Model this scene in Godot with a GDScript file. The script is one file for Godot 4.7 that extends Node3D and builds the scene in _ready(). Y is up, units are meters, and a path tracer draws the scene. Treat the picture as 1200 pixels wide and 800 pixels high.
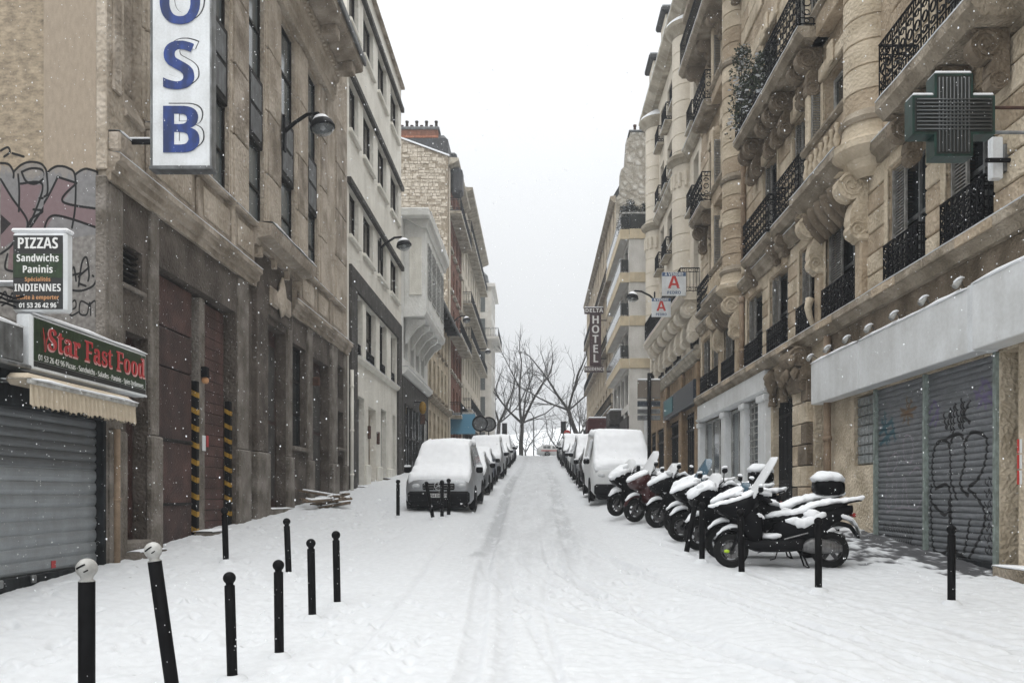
extends Node3D
# A snowy uphill street. Camera at x = 0, depth d runs along -z. Facades: left at x = -6.5, right at x = 6.8.
const EYE := 1.75
var S := -1.0          # side of the facade being built: -1 left, 1 right
var FX := 6.5          # distance of that facade from the street axis
var M := {}
var T := {}
var boxes := {}
var rng := RandomNumberGenerator.new()
var nz := FastNoiseLite.new()
var taken := {}

# ---------------------------------------------------------------- camera, sky, light
func setup_view():
	var cam := Camera3D.new()
	cam.name = "camera"
	cam.projection = Camera3D.PROJECTION_FRUSTUM
	cam.near = 0.1
	cam.far = 3000.0
	cam.size = 0.1 * 800.0 / 950.0
	cam.frustum_offset = Vector2(-30.0, 180.0) * 0.1 / 950.0
	cam.position = Vector3(0, EYE, 0)
	add_child(cam)
	cam.current = true
	var env := Environment.new()
	env.background_mode = Environment.BG_SKY
	var sky := Sky.new()
	# even overcast, somewhat brighter overhead as cloud layers are
	var im := Image.create(64, 64, false, Image.FORMAT_RGBF)
	for j in 64:
		var up := sin(PI * (0.5 - (j + 0.5) / 64.0))
		var l := 0.35 * (1.0 + 1.55 * pow(maxf(0.0, up), 2.2))
		for i in 64:
			im.set_pixel(i, j, Color(l * 0.975, l, l * 1.025))
	var sm := PanoramaSkyMaterial.new()
	sm.panorama = ImageTexture.create_from_image(im)
	sm.filter = true
	sky.sky_material = sm
	env.sky = sky
	env.background_energy_multiplier = 1.0
	env.tonemap_mode = Environment.TONE_MAPPER_LINEAR
	env.tonemap_exposure = 2.55
	env.sdfgi_enabled = true
	env.ssao_enabled = true
	env.ssil_enabled = true
	env.fog_enabled = true
	env.fog_density = 0.0017
	env.fog_light_color = Color(0.93, 0.945, 0.96)
	var we := WorldEnvironment.new()
	we.environment = env
	we.name = "environment"
	add_child(we)
	var sun := DirectionalLight3D.new()
	sun.name = "sun"
	sun.light_energy = 0.32
	sun.light_angular_distance = 80.0
	sun.light_color = Color(1.0, 0.995, 0.985)
	sun.shadow_enabled = true
	sun.rotation_degrees = Vector3(-76, 8, 0)
	add_child(sun)

# ---------------------------------------------------------------- textures and materials
func noise_img(w: int, h: int, freq: float, oct: int, sd: int, kind := 0) -> PackedByteArray:
	var n := FastNoiseLite.new()
	n.seed = sd
	n.frequency = freq
	n.noise_type = FastNoiseLite.TYPE_CELLULAR if kind == 1 else FastNoiseLite.TYPE_SIMPLEX_SMOOTH
	if kind == 1:
		n.cellular_return_type = FastNoiseLite.RETURN_DISTANCE2_SUB
	n.fractal_octaves = oct
	if oct < 2:
		n.fractal_type = FastNoiseLite.FRACTAL_NONE
	var im := n.get_seamless_image(w, h)
	if w != 512 or h != 512:
		im.resize(512, 512, Image.INTERPOLATE_CUBIC)
	im.convert(Image.FORMAT_L8)
	return im.get_data()

func grey_tex(parts: Array, lo: float, hi: float, tint := 0.0) -> ImageTexture:
	# parts: [data, weight, contrast] summed to a brightness between lo and hi; dark spots turn a little warmer by tint
	var out := PackedByteArray()
	out.resize(512 * 512 * 3)
	var tw := 0.0
	for p in parts:
		tw += p[1]
	for i in 512 * 512:
		var v := 0.0
		for p in parts:
			v += p[1] * clampf((p[0][i] / 255.0 - 0.5) * p[2] + 0.5, 0.0, 1.0)
		v = lo + (hi - lo) * v / tw
		var k := (hi - v) * tint
		out[i * 3] = int(clampf(v, 0, 1) * 255)
		out[i * 3 + 1] = int(clampf(v - k * 0.35, 0, 1) * 255)
		out[i * 3 + 2] = int(clampf(v - k, 0, 1) * 255)
	var im := Image.create_from_data(512, 512, false, Image.FORMAT_RGB8, out)
	im.generate_mipmaps()
	return ImageTexture.create_from_image(im)

func normal_tex(data: PackedByteArray, strength: float) -> ImageTexture:
	var im := Image.create_from_data(512, 512, false, Image.FORMAT_L8, data)
	im.convert(Image.FORMAT_RGBA8)
	im.bump_map_to_normal_map(strength)
	im.generate_mipmaps()
	return ImageTexture.create_from_image(im)

func mat(key: String, col: Color, rough: float, tex := "", scale := 0.25, bump := "", bs := 0.6, metal := 0.0) -> StandardMaterial3D:
	# col is the real base colour (linear)
	var m := StandardMaterial3D.new()
	m.resource_name = key
	m.albedo_color = col.linear_to_srgb()
	m.roughness = rough
	m.metallic = metal
	if tex != "":
		m.albedo_texture = T[tex]
	if bump != "":
		m.normal_enabled = true
		m.normal_texture = T[bump]
		m.normal_scale = bs
	if tex != "" or bump != "":
		m.uv1_triplanar = true
		m.uv1_world_triplanar = true
		m.uv1_scale = Vector3.ONE * scale
	m.cull_mode = BaseMaterial3D.CULL_DISABLED
	M[key] = m
	return m

func setup_materials():
	var blotch := noise_img(512, 512, 0.008, 5, 3)
	var blotch2 := noise_img(512, 512, 0.014, 4, 9)
	var grain := noise_img(512, 512, 0.12, 3, 5)
	var streak := noise_img(512, 48, 0.03, 4, 11)
	var streakf := noise_img(512, 24, 0.07, 3, 12)
	var cells := noise_img(512, 512, 0.03, 1, 7, 1)
	T.stone = grey_tex([[blotch, 1.0, 2.2], [streak, 0.12, 2.0], [grain, 0.7, 1.6], [blotch2, 1.0, 2.2]], 0.70, 1.0, 0.18)
	T.soot = grey_tex([[streak, 0.28, 2.0], [blotch2, 1.1, 2.0], [blotch, 1.2, 2.4], [grain, 0.5, 1.5]], 0.58, 1.0, 0.15)
	T.render = grey_tex([[blotch, 0.9, 1.8], [streak, 0.4, 2.0], [grain, 0.5, 1.4]], 0.86, 1.0, 0.12)
	T.metal = grey_tex([[streak, 0.8, 2.0], [blotch2, 1.0, 1.8], [grain, 0.3, 1.3]], 0.6, 1.0, 0.05)
	T.snow = grey_tex([[grain, 0.5, 1.4], [blotch, 0.6, 1.4]], 0.93, 1.0, 0.0)
	T.rubble = grey_tex([[cells, 1.3, 3.0], [blotch2, 1.0, 2.2], [grain, 0.7, 1.8]], 0.6, 1.0, 0.2)
	T.wood = grey_tex([[streakf, 1.0, 2.4], [blotch, 0.5, 1.6], [grain, 0.3, 1.2]], 0.45, 1.0, 0.1)
	T.n_grain = normal_tex(grain, 6.0)
	T.n_blotch = normal_tex(blotch2, 10.0)
	T.n_cells = normal_tex(cells, 8.0)
	mat("snow", Color(0.84, 0.855, 0.875), 0.85, "snow", 0.8, "n_grain", 0.35)
	mat("snow_crust", Color(0.82, 0.835, 0.85), 0.9, "snow", 1.4, "n_blotch", 0.5)
	mat("snow_ground", Color(0.63, 0.645, 0.66), 0.9, "snow", 1.3, "n_grain", 0.3)
	mat("tan", Color(0.57, 0.465, 0.345), 0.9, "stone", 0.16, "n_grain", 0.5)
	mat("tan_light", Color(0.72, 0.62, 0.48), 0.9, "stone", 0.19, "n_grain", 0.5)
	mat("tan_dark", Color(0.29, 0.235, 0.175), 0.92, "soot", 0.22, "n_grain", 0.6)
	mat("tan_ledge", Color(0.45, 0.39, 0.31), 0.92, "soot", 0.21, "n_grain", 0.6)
	mat("taupe", Color(0.58, 0.51, 0.43), 0.9, "stone", 0.14, "n_grain", 0.4)
	mat("taupe_panel", Color(0.53, 0.465, 0.395), 0.9, "soot", 0.17, "n_grain", 0.4)
	mat("soot", Color(0.145, 0.122, 0.105), 0.9, "soot", 0.2, "n_grain", 0.5)
	mat("soot_light", Color(0.27, 0.245, 0.22), 0.9, "soot", 0.24, "n_grain", 0.5)
	mat("gable", Color(0.45, 0.38, 0.29), 0.95, "stone", 0.3, "n_blotch", 1.0)
	mat("white_render", Color(0.84, 0.815, 0.745), 0.9, "render", 0.11, "n_grain", 0.25)
	mat("white_trim", Color(0.84, 0.82, 0.75), 0.85, "render", 0.2, "n_grain", 0.2)
	mat("band", Color(0.085, 0.08, 0.075), 0.85, "soot", 0.3, "n_grain", 0.4)
	mat("pale", Color(0.80, 0.80, 0.775), 0.9, "render", 0.12, "n_grain", 0.2)
	mat("rubble", Color(0.70, 0.63, 0.535), 0.95, "stone", 0.35, "n_cells", 0.8)
	mat("rubble_grey", Color(0.58, 0.56, 0.52), 0.95, "rubble", 0.13, "n_cells", 0.8)
	mat("mortar", Color(0.55, 0.485, 0.40), 0.95, "rubble", 0.3, "n_cells", 0.6)
	mat("cream", Color(0.73, 0.665, 0.56), 0.9, "render", 0.13, "n_grain", 0.3)
	mat("cream_ledge", Color(0.62, 0.57, 0.48), 0.9, "soot", 0.2, "n_grain", 0.4)
	mat("brick", Color(0.27, 0.115, 0.07), 0.9, "stone", 0.5, "n_grain", 0.6)
	mat("brick_light", Color(0.45, 0.18, 0.10), 0.9, "stone", 0.5, "n_grain", 0.6)
	mat("yellow_band", Color(0.66, 0.56, 0.40), 0.85, "render", 0.3)
	mat("modern", Color(0.72, 0.70, 0.66), 0.88, "render", 0.15, "n_grain", 0.2)
	mat("slate", Color(0.05, 0.052, 0.058), 0.6, "soot", 0.5)
	mat("zinc", Color(0.17, 0.178, 0.185), 0.55, "metal", 0.4)
	mat("iron", Color(0.012, 0.012, 0.013), 0.45).metallic_specular = 0.18
	mat("iron_brown", Color(0.035, 0.026, 0.02), 0.5).metallic_specular = 0.18
	mat("black_paint", Color(0.008, 0.008, 0.009), 0.5, "metal", 1.2).metallic_specular = 0.18
	mat("frame_dark", Color(0.035, 0.032, 0.03), 0.5, "metal", 0.6).metallic_specular = 0.18
	mat("frame_white", Color(0.55, 0.55, 0.53), 0.6, "metal", 0.6)
	mat("frame_grey", Color(0.22, 0.23, 0.23), 0.6, "metal", 0.6)
	mat("louvre", Color(0.36, 0.35, 0.325), 0.75, "metal", 0.7)
	mat("brown_door", Color(0.07, 0.034, 0.028), 0.62, "soot", 0.35, "n_grain", 0.3)
	mat("brown_board", Color(0.10, 0.047, 0.039), 0.6, "soot", 0.3, "n_grain", 0.3)
	mat("steel_mid", Color(0.15, 0.16, 0.168), 0.55, "render", 0.45, "", 0.5, 0.25)
	mat("dark_wall", Color(0.075, 0.07, 0.065), 0.9, "soot", 0.3)
	mat("white_panel", Color(0.72, 0.735, 0.74), 0.5, "render", 0.16)
	mat("alu", Color(0.30, 0.31, 0.315), 0.45, "metal", 0.5, "", 0.5, 0.6)
	mat("steel_shutter", Color(0.32, 0.345, 0.365), 0.5, "render", 0.45, "", 0.5, 0.35)
	mat("steel_dark", Color(0.04, 0.044, 0.048), 0.6, "metal", 0.45, "", 0.5, 0.2).metallic_specular = 0.18
	mat("green_post", Color(0.30, 0.36, 0.33), 0.6, "metal", 0.8)
	mat("pipe", Color(0.36, 0.265, 0.185), 0.75, "stone", 0.5)
	mat("wood", Color(0.30, 0.225, 0.16), 0.85, "wood", 1.2)
	mat("hazard_yellow", Color(0.48, 0.27, 0.02), 0.55, "metal", 1.0)
	mat("blue_letter", Color(0.012, 0.05, 0.26), 0.5, "metal", 0.5)
	mat("outline", Color(0.015, 0.015, 0.02), 0.6)
	mat("sign_white", Color(0.74, 0.765, 0.785), 0.45, "render", 0.35)
	mat("sign_text", Color(0.72, 0.72, 0.70), 0.5)
	mat("sign_black", Color(0.018, 0.018, 0.017), 0.4)
	mat("sign_green", Color(0.022, 0.05, 0.014), 0.4, "metal", 1.1)
	mat("sign_orange", Color(0.5, 0.26, 0.12), 0.5)
	mat("sign_red", Color(0.40, 0.028, 0.03), 0.5)
	mat("sign_red_light", Color(0.62, 0.35, 0.34), 0.5)
	mat("awning_cloth", Color(0.56, 0.48, 0.37), 0.9, "render", 1.2)
	mat("cross_green", Color(0.008, 0.045, 0.036), 0.35, "metal", 0.8)
	mat("cross_face", Color(0.014, 0.017, 0.017), 0.3)
	mat("cross_tube", Color(0.075, 0.08, 0.08), 0.3)
	mat("rust", Color(0.11, 0.05, 0.032), 0.8, "soot", 0.8)
	mat("red_cloth", Color(0.10, 0.018, 0.018), 0.9, "metal", 1.0)
	mat("hotel_red", Color(0.045, 0.014, 0.016), 0.5)
	mat("sale_red", Color(0.5, 0.04, 0.03), 0.5)
	mat("sale_blue", Color(0.05, 0.10, 0.20), 0.5)
	mat("shop_blue", Color(0.10, 0.28, 0.42), 0.5)
	mat("gold_stone", Color(0.30, 0.21, 0.125), 0.85, "stone", 0.3)
	mat("teal", Color(0.03, 0.14, 0.16), 0.4)
	mat("navy", Color(0.012, 0.02, 0.032), 0.35)
	mat("tyre", Color(0.014, 0.014, 0.014), 0.85).metallic_specular = 0.18
	mat("rim", Color(0.22, 0.22, 0.225), 0.4, "metal", 2.0, "", 0.5, 0.5)
	mat("rim_dark", Color(0.09, 0.09, 0.095), 0.45, "metal", 2.0, "", 0.5, 0.4)
	mat("plastic", Color(0.009, 0.009, 0.01), 0.55).metallic_specular = 0.18
	mat("plastic_gloss", Color(0.006, 0.006, 0.007), 0.25).metallic_specular = 0.15
	mat("lens", Color(0.45, 0.46, 0.47), 0.12)
	mat("tail_red", Color(0.25, 0.015, 0.012), 0.25)
	mat("lime", Color(0.42, 0.62, 0.03), 0.5)
	mat("plate", Color(0.5, 0.5, 0.49), 0.5)
	mat("plate_text", Color(0.02, 0.02, 0.025), 0.6)
	mat("board_brown", Color(0.15, 0.125, 0.10), 0.6)
	mat("bark", Color(0.085, 0.078, 0.07), 0.95, "wood", 0.7)
	mat("leaf", Color(0.035, 0.045, 0.026), 0.8)
	mat("leaf_dark", Color(0.022, 0.026, 0.02), 0.8)
	mat("paint_silver", Color(0.30, 0.31, 0.32), 0.35, "", 0.2, "", 0.5, 0.5)
	mat("paint_grey", Color(0.08, 0.085, 0.09), 0.32)
	mat("paint_black", Color(0.012, 0.013, 0.016), 0.25).metallic_specular = 0.35
	mat("paint_blue", Color(0.02, 0.035, 0.07), 0.28)
	mat("paint_white", Color(0.6, 0.61, 0.61), 0.4)
	mat("paint_red", Color(0.045, 0.008, 0.008), 0.3)
	var g := mat("glass", Color(0.022, 0.026, 0.028), 0.06)
	g.metallic_specular = 0.6
	g = mat("glass_pale", Color(0.10, 0.115, 0.12), 0.09)
	g.metallic_specular = 0.6
	g = mat("glass_brown", Color(0.03, 0.022, 0.018), 0.08)
	g = mat("screen_blue", Color(0.06, 0.11, 0.15), 0.1)
	g.albedo_color.a = 0.82
	g.transparency = BaseMaterial3D.TRANSPARENCY_ALPHA
	g = mat("screen_frost", Color(0.62, 0.63, 0.64), 0.5)
	g.albedo_color.a = 0.85
	g.transparency = BaseMaterial3D.TRANSPARENCY_ALPHA
	g = mat("glass_clear", Color(0.3, 0.33, 0.34), 0.04)
	g.albedo_color.a = 0.4
	g.transparency = BaseMaterial3D.TRANSPARENCY_ALPHA
	mat("glass_block", Color(0.30, 0.33, 0.33), 0.15, "metal", 1.5)

# ---------------------------------------------------------------- nodes
func numbered(n: String) -> String:
	if not taken.has(n):
		taken[n] = 0
		return n
	taken[n] += 1
	return "%s_%03d" % [n, taken[n]]

func meta(o: Node, label: String, category: String, group := "", kind := ""):
	if label: o.set_meta("label", label)
	if category: o.set_meta("category", category)
	if group: o.set_meta("group", group)
	if kind: o.set_meta("kind", kind)

func thing(called: String, label: String, category: String, at: Vector3, group := "", turn := 0.0) -> Node3D:
	var o := Node3D.new()
	o.name = numbered(called)
	add_child(o)
	o.position = at
	o.rotation.y = turn
	meta(o, label, category, group)
	return o

func org(p: Node) -> Vector3:
	var v := Vector3.ZERO
	var q := p
	while q != self and q is Node3D:
		v += q.position
		q = q.get_parent()
	return v

func obj(parent: Node, called: String, mesh: Mesh, material: Material, at := Vector3.ZERO) -> MeshInstance3D:
	var o := MeshInstance3D.new()
	o.name = called
	o.mesh = mesh
	o.material_override = material
	parent.add_child(o, true)
	o.position = at
	return o

func st() -> SurfaceTool:
	var s := SurfaceTool.new()
	s.begin(Mesh.PRIMITIVE_TRIANGLES)
	s.set_smooth_group(-1)
	return s

func done(s: SurfaceTool) -> ArrayMesh:
	s.generate_normals()
	return s.commit()

# ---------------------------------------------------------------- shapes
func tri(s: SurfaceTool, a: Vector3, b: Vector3, c: Vector3):
	s.add_vertex(a); s.add_vertex(b); s.add_vertex(c)

func quad(s: SurfaceTool, a: Vector3, b: Vector3, c: Vector3, d: Vector3):
	tri(s, a, b, c); tri(s, a, c, d)

func sbox(s: SurfaceTool, lo: Vector3, hi: Vector3):
	var p := []
	for i in 8:
		p.append(Vector3(hi.x if i & 1 else lo.x, hi.y if i & 2 else lo.y, hi.z if i & 4 else lo.z))
	for f in [[0, 2, 3, 1], [4, 5, 7, 6], [0, 1, 5, 4], [2, 6, 7, 3], [0, 4, 6, 2], [1, 3, 7, 5]]:
		quad(s, p[f[0]], p[f[3]], p[f[2]], p[f[1]])

func bev(size: Vector3, b: float) -> ArrayMesh:
	# box with chamfered edges, shared between equal sizes
	b = minf(b, minf(size.x, minf(size.y, size.z)) * 0.45)
	var key := "%.3f %.3f %.3f %.3f" % [size.x, size.y, size.z, b]
	if boxes.has(key):
		return boxes[key]
	var s := st()
	var h := size * 0.5
	var v := {}
	for sx in [-1, 1]:
		for sy in [-1, 1]:
			for sz in [-1, 1]:
				v[[sx, sy, sz, 0]] = Vector3(sx * h.x, sy * (h.y - b), sz * (h.z - b))
				v[[sx, sy, sz, 1]] = Vector3(sx * (h.x - b), sy * h.y, sz * (h.z - b))
				v[[sx, sy, sz, 2]] = Vector3(sx * (h.x - b), sy * (h.y - b), sz * h.z)
				var a: Array = [v[[sx, sy, sz, 0]], v[[sx, sy, sz, 1]], v[[sx, sy, sz, 2]]]
				if sx * sy * sz > 0: tri(s, a[0], a[2], a[1])
				else: tri(s, a[0], a[1], a[2])
	for e in [-1, 1]:
		var q := [[-1, -1], [1, -1], [1, 1], [-1, 1]]
		var r := []
		for ax in 3:
			r = []
			for w in q:
				if ax == 0: r.append(v[[e, w[0], w[1], 0]])
				elif ax == 1: r.append(v[[w[0], e, w[1], 1]])
				else: r.append(v[[w[0], w[1], e, 2]])
			if (e > 0) == (ax == 1): quad(s, r[0], r[1], r[2], r[3])
			else: quad(s, r[3], r[2], r[1], r[0])
	for i in [-1, 1]:
		for j in [-1, 1]:
			quad_o(s, v[[i, j, -1, 0]], v[[i, j, 1, 0]], v[[i, j, 1, 1]], v[[i, j, -1, 1]])
			quad_o(s, v[[i, -1, j, 0]], v[[i, 1, j, 0]], v[[i, 1, j, 2]], v[[i, -1, j, 2]])
			quad_o(s, v[[-1, i, j, 1]], v[[1, i, j, 1]], v[[1, i, j, 2]], v[[-1, i, j, 2]])
	var m := done(s)
	boxes[key] = m
	return m

func quad_o(s: SurfaceTool, a: Vector3, b: Vector3, c: Vector3, d: Vector3):
	# quad whose front faces away from the origin
	if (b - a).cross(c - a).dot(a + c) > 0: quad(s, d, c, b, a)
	else: quad(s, a, b, c, d)

func tube(s: SurfaceTool, pts: Array, r0: float, r1 := -1.0, n := 6, caps := true):
	if r1 < 0: r1 = r0
	var prev := []
	var up := Vector3(0.13, 1, 0.21).normalized()
	for i in pts.size():
		var t: Vector3 = (pts[min(i + 1, pts.size() - 1)] - pts[max(i - 1, 0)]).normalized()
		var u := t.cross(up)
		if u.length() < 0.05: u = t.cross(Vector3.RIGHT)
		u = u.normalized()
		var w := t.cross(u)
		var r := lerpf(r0, r1, float(i) / maxf(1, pts.size() - 1))
		var ring := []
		for k in n:
			var a := TAU * k / n
			ring.append(pts[i] + (u * cos(a) + w * sin(a)) * r)
		if i > 0:
			for k in n:
				quad(s, prev[k], prev[(k + 1) % n], ring[(k + 1) % n], ring[k])
		if caps and (i == 0 or i == pts.size() - 1):
			for k in n:
				if i == 0: tri(s, pts[i], ring[(k + 1) % n], ring[k])
				else: tri(s, pts[i], ring[k], ring[(k + 1) % n])
		prev = ring

func lathe(s: SurfaceTool, prof: Array, c: Vector3, n := 20, axis := 1):
	# prof: [radius, height] pairs, turned round the axis through c
	for i in prof.size() - 1:
		for k in n:
			var q := []
			for e in [[i, k], [i, k + 1], [i + 1, k + 1], [i + 1, k]]:
				var a: float = TAU * e[1] / n
				var r: float = prof[e[0]][0]
				var h: float = prof[e[0]][1]
				var v := Vector3(r * cos(a), h, r * sin(a))
				if axis == 0: v = Vector3(h, r * cos(a), r * sin(a))
				elif axis == 2: v = Vector3(r * cos(a), r * sin(a), h)
				q.append(c + v)
			quad(s, q[0], q[1], q[2], q[3])

func ring(s: SurfaceTool, c: Vector3, u: Vector3, w: Vector3, rad: float, r: float, n := 10, sides := 4):
	var pts := []
	for k in n + 1:
		var a := TAU * k / n
		pts.append(c + u * cos(a) * rad + w * sin(a) * rad)
	tube(s, pts, r, r, sides, false)

func cr(a: float, b: float, c: float, d: float, t: float) -> float:
	return 0.5 * (2.0 * b + (c - a) * t + (2.0 * a - 5.0 * b + 4.0 * c - d) * t * t + (3.0 * b - a - 3.0 * c + d) * t * t * t)

func loft(s: SurfaceTool, given: Array, n := 16, lump := 0.0, freq := 9.0):
	# given: [x, centre y, half width z, half height, squareness, centre z]; rings across x, smoothly resampled, closed at both ends
	var secs := []
	for i in given.size() - 1:
		var q := []
		for o in [-1, 0, 1, 2]:
			var e: Array = given[clampi(i + o, 0, given.size() - 1)].duplicate()
			if e.size() < 5: e.append(2.4)
			if e.size() < 6: e.append(0.0)
			q.append(e)
		var k := clampi(int(ceil(absf(q[2][0] - q[1][0]) / 0.05)), 2, 9)
		for j in k:
			var e := []
			for c in 6: e.append(cr(q[0][c], q[1][c], q[2][c], q[3][c], float(j) / k))
			e[0] = lerpf(q[1][0], q[2][0], float(j) / k)
			e[2] = maxf(e[2], 0.004); e[3] = maxf(e[3], 0.004)
			secs.append(e)
		if i == given.size() - 2: secs.append(q[2])
	var prev := []
	for i in secs.size():
		var e: Array = secs[i]
		var p: float = 2.0 / e[4]
		var cz: float = e[5]
		var rg := []
		for k in n:
			var a := TAU * k / n
			var ca := cos(a)
			var sa := sin(a)
			var v := Vector3(e[0], e[1] + signf(sa) * pow(absf(sa), p) * e[3], cz + signf(ca) * pow(absf(ca), p) * e[2])
			if lump > 0.0:
				var u := v + Vector3(given.size() * 3.7, 0, 0)
				var w := nz.get_noise_3d(u.x * 260, u.y * 260, u.z * 260) + 0.55 * nz.get_noise_3d(u.x * 900, u.y * 900, u.z * 900)
				var w2 := nz.get_noise_3d(u.x * 300 + 400, u.y * 300, u.z * 300)
				v += Vector3(0.5 * w2, w, 0.9 * w2) * lump
			rg.append(v)
		if i > 0:
			for k in n:
				quad(s, prev[k], rg[k], rg[(k + 1) % n], prev[(k + 1) % n])
		if i == 0 or i == secs.size() - 1:
			var c := Vector3(e[0], e[1], cz)
			for k in n:
				if i == 0: tri(s, c, rg[k], rg[(k + 1) % n])
				else: tri(s, c, rg[(k + 1) % n], rg[k])
		prev = rg

func prism(s: SurfaceTool, poly: PackedVector2Array, f0: Callable, f1: Callable):
	# polygon swept between two placements
	var idx := Geometry2D.triangulate_polygon(poly)
	for i in range(0, idx.size(), 3):
		tri(s, f0.call(poly[idx[i]]), f0.call(poly[idx[i + 1]]), f0.call(poly[idx[i + 2]]))
		tri(s, f1.call(poly[idx[i]]), f1.call(poly[idx[i + 2]]), f1.call(poly[idx[i + 1]]))
	for i in poly.size():
		var a := poly[i]
		var b := poly[(i + 1) % poly.size()]
		quad(s, f0.call(a), f0.call(b), f1.call(b), f1.call(a))

# ---------------------------------------------------------------- facade pieces: d depth along the street, y height, o out of the wall
func fp(d: float, y: float, o: float) -> Vector3:
	return Vector3(S * (FX - o), y, -d)

func fb(parent: Node, called: String, m: String, d0: float, d1: float, y0: float, y1: float, o0: float, o1: float, b := 0.012) -> MeshInstance3D:
	var c := fp((d0 + d1) / 2, (y0 + y1) / 2, (o0 + o1) / 2)
	return obj(parent, called, bev(Vector3(absf(o1 - o0), absf(y1 - y0), absf(d1 - d0)), b), M[m], c - org(parent))

func snowcap(parent: Node, d0: float, d1: float, y: float, o0: float, o1: float, t := 0.06) -> MeshInstance3D:
	# a lumpy strip of settled snow on a ledge
	var s := st()
	s.set_smooth_group(0)
	var og := org(parent)
	t *= 1.4
	var n := int(clampf(absf(d1 - d0) / 0.3, 3, 60))
	var prev := []
	var w0 := minf(o0, o1)
	var w1 := maxf(o0, o1)
	for i in n + 1:
		var d := lerpf(d0, d1, float(i) / n)
		var k := t * (0.75 + 0.45 * nz.get_noise_2d(d * 60.0, y * 30.0 + FX)) * (0.25 if i == 0 or i == n else 1.0)
		var wob := 0.02 * nz.get_noise_2d(d * 90.0, y * 50.0)
		var rg := [fp(d, y - 0.003, w0) - og, fp(d, y + k * 0.7, w0) - og, fp(d, y + k, (w0 + w1) / 2) - og, fp(d, y + k * 0.75, w1 - 0.02 + wob) - og, fp(d, y + k * 0.1, w1 + 0.008 + wob) - og, fp(d, y - 0.012, w1 - 0.005 + wob) - og]
		if i > 0:
			for j in rg.size() - 1:
				quad(s, prev[j], prev[j + 1], rg[j + 1], rg[j])
		prev = rg
	return obj(parent, "snow_cap", done(s), M.snow)

func wall(parent: Node, called: String, m: String, d0: float, d1: float, y0: float, y1: float, ops: Array, rev := 0.25, back := 7.0, o := 0.0) -> MeshInstance3D:
	# a closed block whose street face has real openings of depth rev
	var s := st()
	var og := org(parent)
	var ds := [d0, d1]
	var ys := [y0, y1]
	for p in ops:
		for k in 2:
			if not ds.has(p[k]) and p[k] > d0 and p[k] < d1: ds.append(p[k])
			if not ys.has(p[2 + k]) and p[2 + k] > y0 and p[2 + k] < y1: ys.append(p[2 + k])
	ds.sort(); ys.sort()
	for j in ys.size() - 1:
		var run := -1
		for i in ds.size():
			var solid := i < ds.size() - 1
			if solid:
				var cd: float = (ds[i] + ds[i + 1]) / 2
				var cy: float = (ys[j] + ys[j + 1]) / 2
				for p in ops:
					if cd > p[0] and cd < p[1] and cy > p[2] and cy < p[3]: solid = false
			if solid and run < 0: run = i
			if not solid and run >= 0:
				quad(s, fp(ds[run], ys[j], o) - og, fp(ds[i], ys[j], o) - og, fp(ds[i], ys[j + 1], o) - og, fp(ds[run], ys[j + 1], o) - og)
				run = -1
	for p in ops:
		var c := [[p[0], p[2]], [p[1], p[2]], [p[1], p[3]], [p[0], p[3]]]
		for k in 4:
			var a: Array = c[k]
			var b: Array = c[(k + 1) % 4]
			quad(s, fp(a[0], a[1], o) - og, fp(b[0], b[1], o) - og, fp(b[0], b[1], o - rev) - og, fp(a[0], a[1], o - rev) - og)
	for c in [[d0, y0, d0, y1], [d1, y0, d1, y1], [d0, y1, d1, y1], [d0, y0, d1, y0]]:
		quad(s, fp(c[0], c[1], o) - og, fp(c[2], c[3], o) - og, fp(c[2], c[3], -back) - og, fp(c[0], c[1], -back) - og)
	quad(s, fp(d0, y0, -back) - og, fp(d1, y0, -back) - og, fp(d1, y1, -back) - og, fp(d0, y1, -back) - og)
	return obj(parent, called, done(s), M[m])

func win(parent: Node, d0: float, d1: float, y0: float, y1: float, o := -0.2, nd := 2, ny := 2, fm := "frame_dark", gm := "glass", fw := 0.05) -> MeshInstance3D:
	# a window: frame bars as one mesh, every pane a sheet of its own behind them
	var s := st()
	var og := org(parent)
	var c := fp((d0 + d1) / 2, y0, o)
	for i in nd + 1:
		var d := lerpf(d0 + fw / 2, d1 - fw / 2, float(i) / nd)
		var w := fw if i == 0 or i == nd else fw * 0.8
		sbx(s, c, d - w / 2, d + w / 2, y0, y1, o - 0.04, o + 0.04)
	for j in ny + 1:
		var y := lerpf(y0 + fw / 2, y1 - fw / 2, float(j) / ny)
		for i in nd:
			var da := lerpf(d0 + fw / 2, d1 - fw / 2, float(i) / nd) + fw / 2
			var db := lerpf(d0 + fw / 2, d1 - fw / 2, float(i + 1) / nd) - fw / 2
			sbx(s, c, da, db, y - fw / 2, y + fw / 2, o - 0.03, o + 0.034)
	var w := obj(parent, "window", done(s), M[fm], c - og)
	var pw := (d1 - d0 - fw) / nd
	var ph := (y1 - y0 - fw) / ny
	for i in nd:
		for j in ny:
			var pd := d0 + fw / 2 + pw * (i + 0.5)
			var py := y0 + fw / 2 + ph * (j + 0.5)
			obj(w, "pane", bev(Vector3(0.012, ph - fw + 0.03, pw - fw + 0.03), 0.001), M[gm], fp(pd, py, o - 0.012) - c)
	return w

func sbx(s: SurfaceTool, og: Vector3, d0: float, d1: float, y0: float, y1: float, o0: float, o1: float):
	var a := fp(d0, y0, o0) - og
	var b := fp(d1, y1, o1) - og
	sbox(s, Vector3(minf(a.x, b.x), minf(a.y, b.y), minf(a.z, b.z)), Vector3(maxf(a.x, b.x), maxf(a.y, b.y), maxf(a.z, b.z)))

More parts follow.
